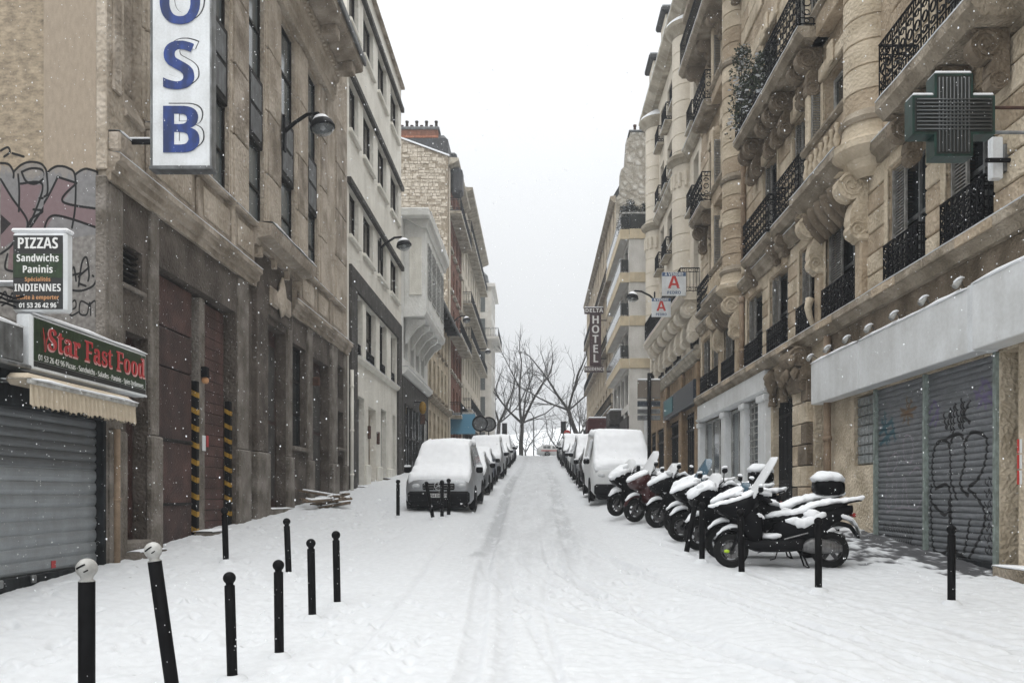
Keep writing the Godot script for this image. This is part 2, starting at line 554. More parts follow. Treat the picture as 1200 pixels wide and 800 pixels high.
func louvre(parent: Node, d0: float, d1: float, y0: float, y1: float, o: float, m := "louvre", step := 0.07, called := "louvred_shutter"):
	var s := st()
	var og := fp((d0 + d1) / 2, y0, o)
	sbx(s, og, d0, d0 + 0.05, y0, y1, o - 0.02, o + 0.025)
	sbx(s, og, d1 - 0.05, d1, y0, y1, o - 0.02, o + 0.025)
	var y := y0
	while y < y1:
		var a := fp(d0 + 0.05, y + step * 0.85, o - 0.02) - og
		var b := fp(d1 - 0.05, y + step * 0.85, o - 0.02) - og
		var c := fp(d1 - 0.05, y, o + 0.02) - og
		var e := fp(d0 + 0.05, y, o + 0.02) - og
		quad(s, a, b, c, e)
		quad(s, e, c, c - Vector3(0, 0.012, 0), e - Vector3(0, 0.012, 0))
		y += step
	return obj(parent, called, done(s), M[m], og - org(parent))

func louvre_x(parent: Node, x0: float, x1: float, y0: float, y1: float, d: float, m := "louvre", step := 0.07):
	# a shutter standing folded out of the wall, its face towards the foot of the street
	var s := st()
	var og := Vector3((x0 + x1) / 2, y0, -d)
	sbox(s, Vector3(x0 - og.x, 0, -0.02), Vector3(x0 - og.x + 0.04, y1 - y0, 0.02))
	sbox(s, Vector3(x1 - og.x - 0.04, 0, -0.02), Vector3(x1 - og.x, y1 - y0, 0.02))
	var y := 0.0
	while y < y1 - y0:
		quad(s, Vector3(x0 - og.x + 0.04, y + step * 0.85, -0.02), Vector3(x1 - og.x - 0.04, y + step * 0.85, -0.02), Vector3(x1 - og.x - 0.04, y, 0.018), Vector3(x0 - og.x + 0.04, y, 0.018))
		y += step
	return obj(parent, "louvred_shutter", done(s), M[m], og - org(parent))

func railing(parent: Node, d0: float, d1: float, y: float, o: float, h: float, ends := 0.0, cell := 0.26, dense := true, m := "iron"):
	# wrought iron: rails, bars, rings and scrolls joined into one panel; ends > 0 returns to the wall by that depth
	var s := st()
	s.set_smooth_group(0)
	var og := fp((d0 + d1) / 2, y, o)
	var runs := [[fp(d0, 0, o), fp(d1, 0, o)]]
	if ends > 0.0:
		runs.append([fp(d0, 0, o - ends), fp(d0, 0, o)])
		runs.append([fp(d1, 0, o), fp(d1, 0, o - ends)])
	for r in runs:
		var a: Vector3 = r[0]
		var b: Vector3 = r[1]
		a.y = 0; b.y = 0
		a -= Vector3(og.x, 0, og.z); b -= Vector3(og.x, 0, og.z)
		var u := (b - a).normalized()
		var L := (b - a).length()
		var n := maxi(2, int(round(L / cell)))
		for yy in [[0.06, 0.017], [0.2, 0.013], [h - 0.16, 0.013], [h, 0.024]]:
			tube(s, [a + Vector3(0, yy[0], 0), b + Vector3(0, yy[0], 0)], yy[1], yy[1], 4)
		for i in n + 1:
			var p := a.lerp(b, float(i) / n)
			tube(s, [p, p + Vector3(0, h, 0)], 0.015, 0.015, 4, false)
			if i == n: break
			var q := a.lerp(b, (i + 0.5) / n)
			var w := L / n
			ring(s, q + Vector3(0, h - 0.08, 0), u, Vector3.UP, minf(0.065, w * 0.36), 0.013, 8)
			ring(s, q + Vector3(0, 0.13, 0), u, Vector3.UP, minf(0.055, w * 0.36), 0.013, 8)
			if dense:
				var mid := (0.2 + h - 0.16) / 2
				var hh := (h - 0.36) / 2
				ring(s, q + Vector3(0, mid, 0), u, Vector3.UP, minf(w * 0.3, hh * 0.42), 0.016, 9)
				for sg in [-1.0, 1.0]:
					for sv in [-1.0, 1.0]:
						var pts := []
						for k in 9:
							var t := k / 8.0
							var ang := t * 4.6
							var rr := w * 0.36 * (1.0 - 0.72 * t)
							pts.append(q + u * sg * (rr * cos(ang) * 0.95) + Vector3(0, mid + sv * (hh * 0.98 - w * 0.36 * 0.9 + rr * sin(ang) - hh * 0.12), 0))
						tube(s, pts, 0.015, 0.010, 4, false)
			else:
				tube(s, [q + Vector3(0, 0.2, 0), q + Vector3(0, h - 0.16, 0)], 0.013, 0.013, 4, false)
	return obj(parent, "railing", done(s), M[m], og - org(parent))

func console(parent: Node, d: float, y: float, D: float, H: float, w: float, m: String, o := 0.0, spiral := true):
	# scrolled stone bracket, top at y, reaching D out of the wall and H down
	var s := st()
	var og := fp(d, y, o)
	var c := Curve2D.new()
	var r1 := minf(H * 0.26, D * 0.45)
	var r2 := minf(H * 0.16, D * 0.3)
	var pts := PackedVector2Array()
	pts.append(Vector2(0, 0))
	pts.append(Vector2(D * 0.96, 0))
	for k in 9:
		var a := lerpf(0.35 * PI, -0.62 * PI, k / 8.0)
		pts.append(Vector2(D - r1 + cos(a) * r1, -r1 + sin(a) * r1))
	var pe := pts[pts.size() - 1]
	var q0 := Vector2(r2 * 2.1, -H + r2 * 1.2)
	for k in range(1, 6):
		var t := k / 6.0
		var cp := Vector2(lerpf(pe.x, q0.x, 0.85), lerpf(pe.y, q0.y, 0.2))
		pts.append(pe.lerp(cp, t).lerp(cp.lerp(q0, t), t))
	for k in 6:
		var a := lerpf(0.2 * PI, -0.8 * PI, k / 5.0)
		pts.append(Vector2(r2 * 1.1 + cos(a) * r2, -H + r2 + sin(a) * r2))
	pts.append(Vector2(0, -H + r2))
	var f := func(v: Vector2, dd: float): return fp(d + dd, y + v.y, o + v.x) - og
	prism(s, pts, f.bind(-w / 2), f.bind(w / 2))
	if spiral:
		for e in [[Vector2(D - r1, -r1), r1 * 0.94], [Vector2(r2 * 1.1, -H + r2), r2 * 0.9]]:
			for sd in [-1.0, 1.0]:
				var sp := []
				for k in 19:
					var t := k / 18.0
					var a := t * 3.6 * PI + 0.3
					var rr: float = e[1] * (1.0 - 0.86 * t)
					sp.append(f.call(e[0] + Vector2(cos(a), sin(a)) * rr, sd * (w / 2 + 0.006)))
				tube(s, sp, e[1] * 0.15, e[1] * 0.1, 5)
	return obj(parent, "console", done(s), M[m], og - org(parent))

func stones(parent: Node, m: Array, d0: float, d1: float, y0: float, y1: float, course: float, o0: float, o1: float, maxlen := 1.5, called := "stone"):
	# coursed blocks, each a piece of its own, joints left open
	var n := maxi(1, int(round((y1 - y0) / course)))
	var h := (y1 - y0) / n
	for j in n:
		var k := maxi(1, int(round((d1 - d0) / maxlen)))
		var cuts := [d0]
		for i in range(1, k):
			cuts.append(lerpf(d0, d1, (i + (0.25 if j % 2 else -0.2)) / k))
		cuts.append(d1)
		for i in cuts.size() - 1:
			var pick: String = m[rng.randi() % m.size()]
			fb(parent, called, pick, cuts[i] + (0.008 if i > 0 else 0.0), cuts[i + 1] - (0.008 if i < cuts.size() - 2 else 0.0), y0 + j * h + 0.014, y0 + (j + 1) * h - 0.014, o0, o1 + rng.randf_range(-0.003, 0.003), 0.018)

func drums(parent: Node, m: Array, d: float, o: float, r: float, y0: float, y1: float, course: float, called := "drum"):
	# a rounded pier of stone drums
	var n := maxi(1, int(round((y1 - y0) / course)))
	var h := (y1 - y0) / n
	for j in n:
		var s := st()
		s.set_smooth_group(-1)
		var g := 0.016
		s.set_smooth_group(1)
		lathe(s, [[r - 0.035, 0.0], [r - 0.035, g * 0.9]], Vector3.ZERO, 36)
		s.set_smooth_group(2)
		lathe(s, [[r - 0.035, g * 0.9], [r - 0.008, g], [r, g * 1.5]], Vector3.ZERO, 36)
		s.set_smooth_group(3)
		lathe(s, [[r, g * 1.5], [r, h - g * 1.5]], Vector3.ZERO, 36)
		s.set_smooth_group(4)
		lathe(s, [[r, h - g * 1.5], [r - 0.008, h - g], [r - 0.035, h - g * 0.9]], Vector3.ZERO, 36)
		s.set_smooth_group(5)
		lathe(s, [[r - 0.035, h - g * 0.9], [r - 0.035, h]], Vector3.ZERO, 36)
		obj(parent, called, done(s), M[m[rng.randi() % m.size()]], fp(d, y0 + j * h, o) - org(parent))

func moulding(parent: Node, called: String, m: String, d: float, o: float, prof: Array, y: float, n := 30):
	var s := st()
	for i in prof.size() - 1:
		s.set_smooth_group(i + 1)
		lathe(s, [prof[i], prof[i + 1]], Vector3.ZERO, n)
	return obj(parent, called, done(s), M[m], fp(d, y, o) - org(parent))

func cornice(parent: Node, called: String, m: String, d0: float, d1: float, y: float, prof: Array, o := 0.0):
	# horizontal moulding swept along the wall; prof: (o, dy) outline from the wall, underside first
	var s := st()
	var og := fp((d0 + d1) / 2, y, o)
	var pv := PackedVector2Array()
	for p in prof: pv.append(Vector2(p[0], p[1]))
	var f := func(v: Vector2, d: float): return fp(d, y + v.y, o + v.x) - og
	prism(s, pv, f.bind(d0), f.bind(d1))
	return obj(parent, called, done(s), M[m], og - org(parent))

func text(parent: Node, called: String, words: String, h: float, m: String, at: Vector3, turn := 0.0, serif := false, depth := 0.006, squeeze := 1.0, bold := true):
	var t := TextMesh.new()
	var f := SystemFont.new()
	f.font_names = PackedStringArray(["Droid Serif" if serif else "Droid Sans"])
	f.font_weight = 700 if bold else 400
	t.font = f
	t.text = words
	t.font_size = 64
	t.pixel_size = h / (64 * 0.72)
	t.depth = depth
	t.curve_step = 2.0
	var o := obj(parent, called, t, M[m], at)
	o.rotation.y = turn
	o.scale.x = squeeze
	return o

func gy(d: float) -> float:
	# street axis height at depth d
	var h := 0.03
	if d > 6.5:
		var e := minf(d, 72.0)
		h = 0.03 + 0.0775 * (e - 7.5) + 0.0775 * 0.5 * exp(-(e - 6.5) * 2.0)
		if d > 72.0:
			var t := minf((d - 72.0) / 40.0, 1.0)
			h += 0.0775 * 40.0 * (t - t * t * 0.5)
	return h

func gh(x: float, d: float) -> float:
	var h := gy(d)
	var near := smoothstep(4.0, 9.0, d)
	if x > 0:
		h += near * (0.17 * smoothstep(1.4, 2.6, x) + 0.10 * smoothstep(4.2, 6.6, x))
	else:
		h += near * (0.12 * smoothstep(12.0, 20.0, d) * smoothstep(1.4, 2.4, -x) + (0.33 - 0.12 * smoothstep(12.0, 20.0, d)) * smoothstep(3.0, 6.4, -x))
	return h

# ---------------------------------------------------------------- ground
func rut(x: float, d: float, cx: float, hw: float, depth: float) -> float:
	var t := absf(x - cx)
	if t > hw * 2.0: return 0.0
	var v := 0.0
	if t < hw:
		v = -depth * (1.0 - pow(t / hw, 4.0)) + 0.35 * depth * sin((x - cx) * 190.0) * (1.0 - t / hw)
	v += depth * 0.55 * exp(-pow((t - hw * 1.15) / (hw * 0.25), 2.0))
	return v

func build_ground():
	var xs := []
	var x := -8.0
	for e in [-900.0, -400.0, -180.0, -80.0, -40.0, -24.0, -16.0, -12.0, -9.5]: xs.append(e)
	while x <= 8.2:
		xs.append(x)
		x += 0.035
	for e in [9.5, 12.0, 16.0, 24.0, 40.0, 80.0, 180.0, 400.0, 900.0]: xs.append(e)
	var ds := [-300.0, -100.0, -40.0, -15.0, -6.0, 0.0, 2.5, 4.0, 5.0]
	var d := 5.4
	while d < 150.0:
		ds.append(d)
		d += 0.04 if d < 12.0 else (0.07 if d < 20.0 else (0.16 if d < 36.0 else (0.5 if d < 80.0 else 2.5)))
	for e in [160.0, 190.0, 240.0, 320.0, 480.0, 800.0, 1500.0]: ds.append(e)
	var W := xs.size()
	var H := ds.size()
	var vs := PackedVector3Array()
	var cs := PackedColorArray()
	vs.resize(W * H)
	cs.resize(W * H)
	var n2 := FastNoiseLite.new()
	n2.seed = 21
	n2.frequency = 1.0
	n2.fractal_octaves = 2
	# footprints on the left pavement and in front
	var feet := {}
	var fr := RandomNumberGenerator.new()
	fr.seed = 77
	for k in 420:
		var fx := fr.randf_range(-6.2, -3.0)
		var fd := fr.randf_range(7.0, 26.0)
		if k > 330:
			fx = fr.randf_range(-2.6, -1.2); fd = fr.randf_range(7.0, 11.0)
		if k > 370:
			fx = fr.randf_range(-0.3, 2.0); fd = fr.randf_range(10.0, 13.5)
		var key := Vector2i(int(floor(fx * 2)), int(floor(fd * 2)))
		for ox in [-1, 0, 1]:
			for oy in [-1, 0, 1]:
				var kk: Vector2i = key + Vector2i(ox, oy)
				if not feet.has(kk): feet[kk] = []
				feet[kk].append([fx, fd, fr.randf_range(0.012, 0.04), fr.randf_range(-0.5, 0.5)])
	for j in H:
		var dd: float = ds[j]
		var lc := -1.05 + 0.12 * sin(dd * 0.13) + 0.28 * smoothstep(15.0, 7.0, dd)
		var rc := 0.66 + 0.06 * sin(dd * 0.21)
		var c3 := 0.66 + 0.035 * pow(maxf(0.0, 20.0 - dd), 1.75)
		var c4 := 0.2 + 0.09 * pow(maxf(0.0, 15.0 - dd), 1.55)
		var thin := [0.4 + 0.042 * pow(maxf(0.0, 21.0 - dd), 1.62), 0.9 + 0.055 * pow(maxf(0.0, 18.0 - dd), 1.75), -0.4 + 0.085 * pow(maxf(0.0, 15.5 - dd), 1.72), 1.1 + 0.03 * pow(maxf(0.0, 17.0 - dd), 2.0), -0.5 + 0.01 * pow(maxf(0.0, 16.0 - dd), 2.0), -1.9 + 0.05 * sin(dd * 0.7), 0.15 + 0.05 * sin(dd)]
		var c5 := -0.9 + 0.06 * pow(maxf(0.0, 14.5 - dd), 2.05)
		for i in W:
			var xx: float = xs[i]
			var h := gh(clampf(xx, -8.0, 8.0), dd)
			var a := 0.0
			var col := Color(0.63, 0.645, 0.66)
			var fade := smoothstep(19.5, 15.0, dd)
			if dd > 4.0 and dd < 130.0 and absf(xx) < 9.0:
				if dd < 45.0:
					a += 0.018 * n2.get_noise_2d(xx * 1.2, dd * 0.9) + 0.012 * n2.get_noise_2d(xx * 5.0, dd * 4.0) + 0.006 * n2.get_noise_2d(xx * 15.0, dd * 11.0)
					var side := smoothstep(2.2, 3.2, absf(xx))
					a += side * 0.012 * n2.get_noise_2d(xx * 3.0 + 9.0, dd * 2.6)
					a += rut(xx, dd, lc, 0.13, 0.026) + rut(xx, dd, rc, 0.14, 0.02 * smoothstep(9.0, 14.0, dd))
					if dd < 20.0:
						a += fade * (rut(xx, dd, c3, 0.12, 0.026) + rut(xx, dd, c4, 0.13, 0.026) + rut(xx, dd, c5, 0.11, 0.02) + rut(xx, dd, c3 + 1.3, 0.12, 0.022) + rut(xx, dd, lc + 0.33, 0.09, 0.018))
						for c in thin:
							a += fade * rut(xx, dd, c, 0.055, 0.016)
						a += 0.014 * n2.get_noise_2d(xx * 0.8 + 3.0, (dd - c4) * 7.0) * smoothstep(13.0, 9.0, dd) * smoothstep(-1.5, 0.5, xx)
					var key := Vector2i(int(floor(xx * 2)), int(floor(dd * 2)))
					if feet.has(key):
						for f in feet[key]:
							var ux: float = xx - f[0]
							var ud: float = dd - f[1]
							if absf(ux) < 0.2 and absf(ud) < 0.25:
								var q := Vector2(ux * cos(f[3]) - ud * sin(f[3]), ux * sin(f[3]) + ud * cos(f[3]))
								var e := pow(q.x / 0.06, 2) + pow(q.y / 0.14, 2)
								a += f[2] * (-1.3 * exp(-pow(e, 1.5)) + 0.5 * exp(-pow(e - 1.9, 2.0)))
				# grey slush pressed into the wheel tracks
				var pat := 0.5 + 0.5 * n2.get_noise_2d(xx * 2.0, dd * 0.35) + 0.35 * n2.get_noise_2d(xx * 7.0, dd * 1.6)
				var tl := exp(-pow((xx - lc) / 0.2, 4.0)) * smoothstep(13.5, 18.0, dd) * (1.0 - 0.6 * smoothstep(30.0, 60.0, dd))
				var tr := exp(-pow((xx - rc) / 0.26, 4.0)) * smoothstep(12.5, 20.0, dd) * 0.55 * (1.0 - 0.5 * smoothstep(30.0, 60.0, dd))
				var sl := clampf(tl * smoothstep(0.0, 0.6, pat) * 0.9 + tr * smoothstep(0.15, 0.75, pat), 0.0, 1.0)
				var near_l := exp(-pow((xx - lc + 0.16) / 0.17, 4.0)) * exp(-pow((dd - 15.3) / 0.35, 4.0)) * 0.8
				sl = maxf(sl, near_l * smoothstep(0.25, 0.6, pat + 0.2))
				col = col.lerp(Color(0.27, 0.28, 0.29), sl * 0.78)
				col = col.lerp(Color(0.46, 0.47, 0.485), clampf(exp(-pow((xx + 0.2) / 1.35, 4.0)) * 0.75 * pat * smoothstep(9.0, 17.0, dd), 0, 1))
				if dd < 20.0:
					var tk := 0.0
					for c in [c3, c4, c5, c3 + 1.3, lc, lc + 0.33]:
						tk = maxf(tk, exp(-pow((xx - c) / 0.12, 4.0)))
					for c in thin:
						tk = maxf(tk, 0.7 * exp(-pow((xx - c) / 0.05, 4.0)))
					col = col.lerp(Color(0.50, 0.51, 0.525), tk * clampf(0.1 + 0.6 * pat, 0.0, 0.7) * smoothstep(18.5, 14.0, dd) * 0.8)
				# wet tarmac showing where the snow is trodden away
				if xx > 3.6 and dd > 10.0 and dd < 24.0:
					var w := smoothstep(5.55, 6.3, xx) * smoothstep(10.8, 12.0, dd) * smoothstep(17.6, 16.2, dd)
					w = maxf(w, 0.75 * smoothstep(4.6, 5.4, xx) * smoothstep(12.2, 13.4, dd) * smoothstep(18.5, 15.5, dd))
					var pn := n2.get_noise_2d(xx * 3.1 + 40.0, dd * 2.3) + 0.5 * n2.get_noise_2d(xx * 11.0, dd * 9.0)
					var bare := smoothstep(-0.05, 0.35, w * 1.15 - 0.62 + pn * 0.75)
					col = col.lerp(Color(0.03, 0.03, 0.032), bare * 0.95)
					a -= bare * 0.02
				if xx < -2.2 and dd < 13.0:
					var sp := n2.get_noise_2d(xx * 6.0 + 80.0, dd * 5.0)
					col = col.lerp(Color(0.2, 0.2, 0.2), 0.7 * smoothstep(0.74, 0.82, sp))
			vs[j * W + i] = Vector3(xx, h + a, -dd)
			cs[j * W + i] = col
	var ix := PackedInt32Array()
	ix.resize((W - 1) * (H - 1) * 6)
	var o := 0
	for j in H - 1:
		for i in W - 1:
			var p := j * W + i
			ix[o] = p; ix[o + 1] = p + W; ix[o + 2] = p + 1
			ix[o + 3] = p + 1; ix[o + 4] = p + W; ix[o + 5] = p + W + 1
			o += 6
	var ns := PackedVector3Array()
	ns.resize(W * H)
	for j in H:
		for i in W:
			var i0 := maxi(i - 1, 0)
			var i1 := mini(i + 1, W - 1)
			var j0 := maxi(j - 1, 0)
			var j1 := mini(j + 1, H - 1)
			ns[j * W + i] = (vs[j * W + i1] - vs[j * W + i0]).cross(vs[j1 * W + i] - vs[j0 * W + i]).normalized()
	var ar := []
	ar.resize(Mesh.ARRAY_MAX)
	ar[Mesh.ARRAY_VERTEX] = vs
	ar[Mesh.ARRAY_NORMAL] = ns
	ar[Mesh.ARRAY_COLOR] = cs
	ar[Mesh.ARRAY_INDEX] = ix
	var am := ArrayMesh.new()
	am.add_surface_from_arrays(Mesh.PRIMITIVE_TRIANGLES, ar)
	var m := mat("ground", Color(1, 1, 1), 0.8, "snow", 1.3, "n_grain", 0.3)
	m.vertex_color_use_as_albedo = true
	var g := obj(self, "ground", am, m)
	meta(g, "snow covered street with grey wheel tracks running uphill", "", "", "structure")

# ---------------------------------------------------------------- painted sheets (graffiti)
func canvas(w: int, h: int, f: Callable) -> Image:
	var im := Image.create(w, h, false, Image.FORMAT_RGB8)
	for j in h:
		for i in w:
			im.set_pixel(i, j, f.call(i, j))
	return im

func dab(im: Image, p: Vector2, rx: float, ry: float, c: Color, a: float):
	for j in range(maxi(0, int(p.y - ry)), mini(im.get_height(), int(p.y + ry) + 1)):
		for i in range(maxi(0, int(p.x - rx)), mini(im.get_width(), int(p.x + rx) + 1)):
			var e := pow((i - p.x) / rx, 2) + pow((j - p.y) / ry, 2)
			if e < 1.0:
				im.set_pixel(i, j, im.get_pixel(i, j).lerp(c, a * minf(1.0, (1.0 - e) * 2.0)))

func stroke(im: Image, pts: Array, rx: float, ry: float, c: Color, a := 0.6):
	var cv := Curve2D.new()
	for i in pts.size():
		var p: Vector2 = pts[i]
		var t: Vector2 = (pts[mini(i + 1, pts.size() - 1)] - pts[maxi(i - 1, 0)]) / 6.0
		cv.add_point(p, -t, t)
	var step := maxf(1.0, minf(rx, ry) * 0.5)
	var L := cv.get_baked_length()
	var s := 0.0
	while s <= L:
		dab(im, cv.sample_baked(s), rx, ry, c, a)
		s += step

func fill(im: Image, poly: Array, c: Color, a: float):
	var pv := PackedVector2Array(poly)
	var lo := pv[0]
	var hi := pv[0]
	for p in pv:
		lo = lo.min(p); hi = hi.max(p)
	for j in range(maxi(0, int(lo.y)), mini(im.get_height(), int(hi.y))):
		for i in range(maxi(0, int(lo.x)), mini(im.get_width(), int(hi.x))):
			if Geometry2D.is_point_in_polygon(Vector2(i, j), pv):
				im.set_pixel(i, j, im.get_pixel(i, j).lerp(c, a * (0.8 + 0.2 * nz.get_noise_2d(i * 8.0, j * 8.0))))

func paint_mat(key: String, im: Image, rough: float, bump := "") -> StandardMaterial3D:
	im.generate_mipmaps()
	var m := StandardMaterial3D.new()
	m.resource_name = key
	m.albedo_texture = ImageTexture.create_from_image(im)
	m.roughness = rough
	m.cull_mode = BaseMaterial3D.CULL_DISABLED
	M[key] = m
	return m

func uvquad(s: SurfaceTool, a: Vector3, b: Vector3, c: Vector3, d: Vector3, ua: Vector2, ub: Vector2, uc: Vector2, ud: Vector2):
	for e in [[a, ua], [b, ub], [c, uc], [a, ua], [c, uc], [d, ud]]:
		s.set_uv(e[1]); s.add_vertex(e[0])

# slats of a roller shutter, each a piece of its own; uv spans the whole shutter
func shutter_slats(parent: Node, d0: float, d1: float, y0: float, y1: float, n: int, o: float, m, upper = null, split := 99.0):
	var og := org(parent)
	var h := (y1 - y0) / n
	for j in n:
		var s := st()
		s.set_smooth_group(-1)
		var ya := y0 + j * h
		var pr := [[0.0, -0.016], [0.10, -0.004], [0.3, 0.008], [0.6, 0.009], [0.86, 0.0], [0.93, -0.016], [1.0, -0.016]]
		var c := fp((d0 + d1) / 2, ya, o)
		for k in pr.size() - 1:
			var y_a: float = ya + pr[k][0] * h
			var y_b: float = ya + pr[k + 1][0] * h
			uvquad(s, fp(d0, y_a, o + pr[k][1]) - c, fp(d1, y_a, o + pr[k][1]) - c, fp(d1, y_b, o + pr[k + 1][1]) - c, fp(d0, y_b, o + pr[k + 1][1]) - c,
				Vector2(0, (y1 - y_a) / (y1 - y0)), Vector2(1, (y1 - y_a) / (y1 - y0)), Vector2(1, (y1 - y_b) / (y1 - y0)), Vector2(0, (y1 - y_b) / (y1 - y0)))
		var mm = upper if ya > split else m
		obj(parent, "slat", done(s), mm, c - og)

# ---------------------------------------------------------------- left side
func build_left():
	S = -1.0
	FX = 6.5
	kebab_shop()
	sign_building()
	white_building()
	pale_building()
	left_far()

func kebab_shop():
	var b := thing("snack_shop", "single storey snack shop with a lowered grey roller shutter at the street corner", "shop", fp(10.0, 0.5, -2.0))
	wall(b, "wall", "soot_light", 2.0, 12.2, -0.3, 3.92, [[7.0, 12.15, 0.2, 3.0], [2.6, 6.4, 0.2, 3.0]], 0.14, 6.0)
	shutter_slats(b, 2.6, 6.4, 0.3, 3.0, 15, -0.09, M.steel_shutter)
	fb(b, "shutter_box", "steel_dark", 7.0, 12.13, 2.86, 3.3, -0.12, 0.05)
	fb(b, "guide_rail", "steel_dark", 12.08, 12.16, 0.45, 2.9, -0.13, 0.03)
	fb(b, "bottom_rail", "steel_dark", 7.0, 12.07, 0.50, 0.72, -0.11, -0.03)
	fb(b, "plinth", "band", 7.0, 12.18, -0.2, 0.5, -0.13, 0.04)
	shutter_slats(b, 7.0, 12.08, 0.72, 2.12, 8, -0.09, M.steel_shutter)
	shutter_slats(b, 7.0, 12.08, 2.12, 2.86, 6, -0.09, M.steel_mid)
	for e in [[9.75, 0.1], [10.4, 0.12]]:
		fb(b, "padlock", "alu", e[0], e[0] + 0.09, 0.62, 0.72, -0.02, 0.02)
	fb(b, "sticker", "sign_red", 10.95, 11.05, 0.76, 0.86, -0.076, -0.072, 0.001)
	fb(b, "fascia_box", "alu", 6.9, 9.9, 3.36, 3.8, 0.01, 0.22)
	fb(b, "fascia_trim", "alu", 6.9, 9.9, 3.28, 3.335, 0.0, 0.32)
	snowcap(b, 6.9, 9.9, 3.8, 0.02, 0.22, 0.05)
	var s := st()
	s.set_smooth_group(0)
	tube(s, [Vector3(0, 0, 0), Vector3(0, 2.2, 0)], 0.05, 0.05, 10)
	tube(s, [Vector3(0, 1.1, 0), Vector3(0, 1.16, 0)], 0.062, 0.062, 10)
	obj(b, "drainpipe", done(s), M.pipe, fp(12.32, 0.55, 0.1) - org(b))
	for k in 3:
		s = st()
		var pts := []
		for i in 11:
			var t := i / 10.0
			pts.append(fp(lerpf(8.2, 10.0, t), 4.1 - 0.12 * sin(PI * t) + 0.05 * k + 0.03 * sin(t * 17.0 + k), 0.05 + 0.05 * k))
		tube(s, pts, 0.014, 0.014, 5)
		obj(b, "cable", done(s), M.plastic, -org(b))
	# long green sign
	var sg := thing("shop_sign", "long green sign with red lettering over the snack shop shutter", "sign", fp(11.45, 3.3, 0.16))
	fb(sg, "sign_case", "sign_white", 9.98, 12.93, 3.3, 4.0, 0.06, 0.26, 0.03)
	fb(sg, "sign_face", "sign_green", 10.03, 12.88, 3.42, 3.95, 0.255, 0.268, 0.003)
	fb(sg, "sign_strip", "sign_black", 10.03, 12.88, 3.345, 3.415, 0.255, 0.268, 0.003)
	fb(sg, "bottom_trim", "sign_white", 9.99, 12.92, 3.305, 3.34, 0.255, 0.272, 0.003)
	snowcap(sg, 9.98, 12.93, 4.0, 0.07, 0.27, 0.045)
	var og := org(sg)
	text(sg, "lettering_edge", "Star Fast Food", 0.285, "sign_red_light", fp(11.57, 3.725, 0.272) - og, PI / 2, true, 0.003, 0.98).scale = Vector3(0.90, 1.05, 1)
	text(sg, "lettering", "Star Fast Food", 0.27, "sign_red", fp(11.56, 3.735, 0.277) - og, PI / 2, true, 0.006, 0.93)
	text(sg, "small_lettering", "01 53 26 42 96 Pizzas - Sandwichs - Salades - Paninis - Spies Indiennes", 0.072, "sign_text", fp(11.45, 3.47, 0.272) - og, PI / 2, false, 0.004, 0.86, false)
	for k in 4:
		s = st()
		s.set_smooth_group(0)
		tube(s, [Vector3(0, -0.12, 0), Vector3(0, 0.02, 0.02 * (k - 1.5)), Vector3(0, 0.12 - 0.03 * absf(k - 1.5), 0.045 * (k - 1.5)), Vector3(0, 0.2 - 0.05 * absf(k - 1.5), 0.04 * (k - 1.5) + 0.02)], 0.02, 0.006, 6)
		var lg := obj(sg, "emblem_flame", done(s), M.rust if k % 2 else M.sign_red, fp(10.24, 3.68, 0.272) - og)
		lg.scale = Vector3(0.3, 1, 1)
	# upright sign
	var pz := thing("menu_sign", "upright black and green menu sign standing above the snack shop fascia", "sign", Vector3(-6.23, 3.99, -10.2))
	obj(pz, "sign_case", bev(Vector3(0.68, 1.0, 0.16), 0.03), M.sign_white, Vector3(0, 0.55, 0))
	obj(pz, "sign_face", bev(Vector3(0.62, 0.92, 0.01), 0.003), M.sign_black, Vector3(-0.01, 0.54, 0.082))
	obj(pz, "green_field", bev(Vector3(0.62, 0.3, 0.006), 0.002), M.sign_green, Vector3(-0.01, 0.62, 0.087))
	obj(pz, "post", bev(Vector3(0.1, 0.75, 0.08), 0.01), M.alu, Vector3(-0.15, -0.3, -0.02))
	obj(pz, "bracket", bev(Vector3(0.9, 0.05, 0.05), 0.008), M.alu, Vector3(-0.75, 0.4, 0.0))
	obj(pz, "snow_cap", bev(Vector3(0.72, 0.05, 0.17), 0.022), M.snow, Vector3(0, 1.072, 0))
	obj(pz, "snow_cap", bev(Vector3(0.88, 0.035, 0.06), 0.016), M.snow, Vector3(-0.76, 0.44, 0.0))
	for e in [["PIZZAS", 0.135, 0.9, "sign_text", 0.86], ["Sandwichs", 0.088, 0.715, "sign_text", 0.86], ["Paninis", 0.088, 0.575, "sign_text", 0.9], ["Spécialités", 0.05, 0.45, "sign_orange", 0.9], ["INDIENNES", 0.092, 0.345, "sign_text", 0.84], ["Vente à emporter", 0.05, 0.225, "sign_orange", 0.9], ["01 53 26 42 96", 0.06, 0.125, "sign_text", 0.86]]:
		text(pz, "lettering", e[0], e[1], e[3], Vector3(-0.01, e[2], 0.092), 0.0, false, 0.005, e[4])
	# rolled awning with its pleated frill
	var aw := thing("shop_awning", "rolled cream awning with a pleated frill below the green sign", "awning", fp(10.8, 3.1, 0.3))
	fb(aw, "roller", "awning_cloth", 9.55, 12.02, 3.06, 3.2, 0.2, 0.5, 0.05)
	fb(aw, "front_bar", "frame_white", 9.5, 12.05, 3.06, 3.12, 0.5, 0.56, 0.012)
	snowcap(aw, 9.5, 12.05, 3.12, 0.2, 0.57, 0.03)
	s = st()
	var N := 150
	var prev := []
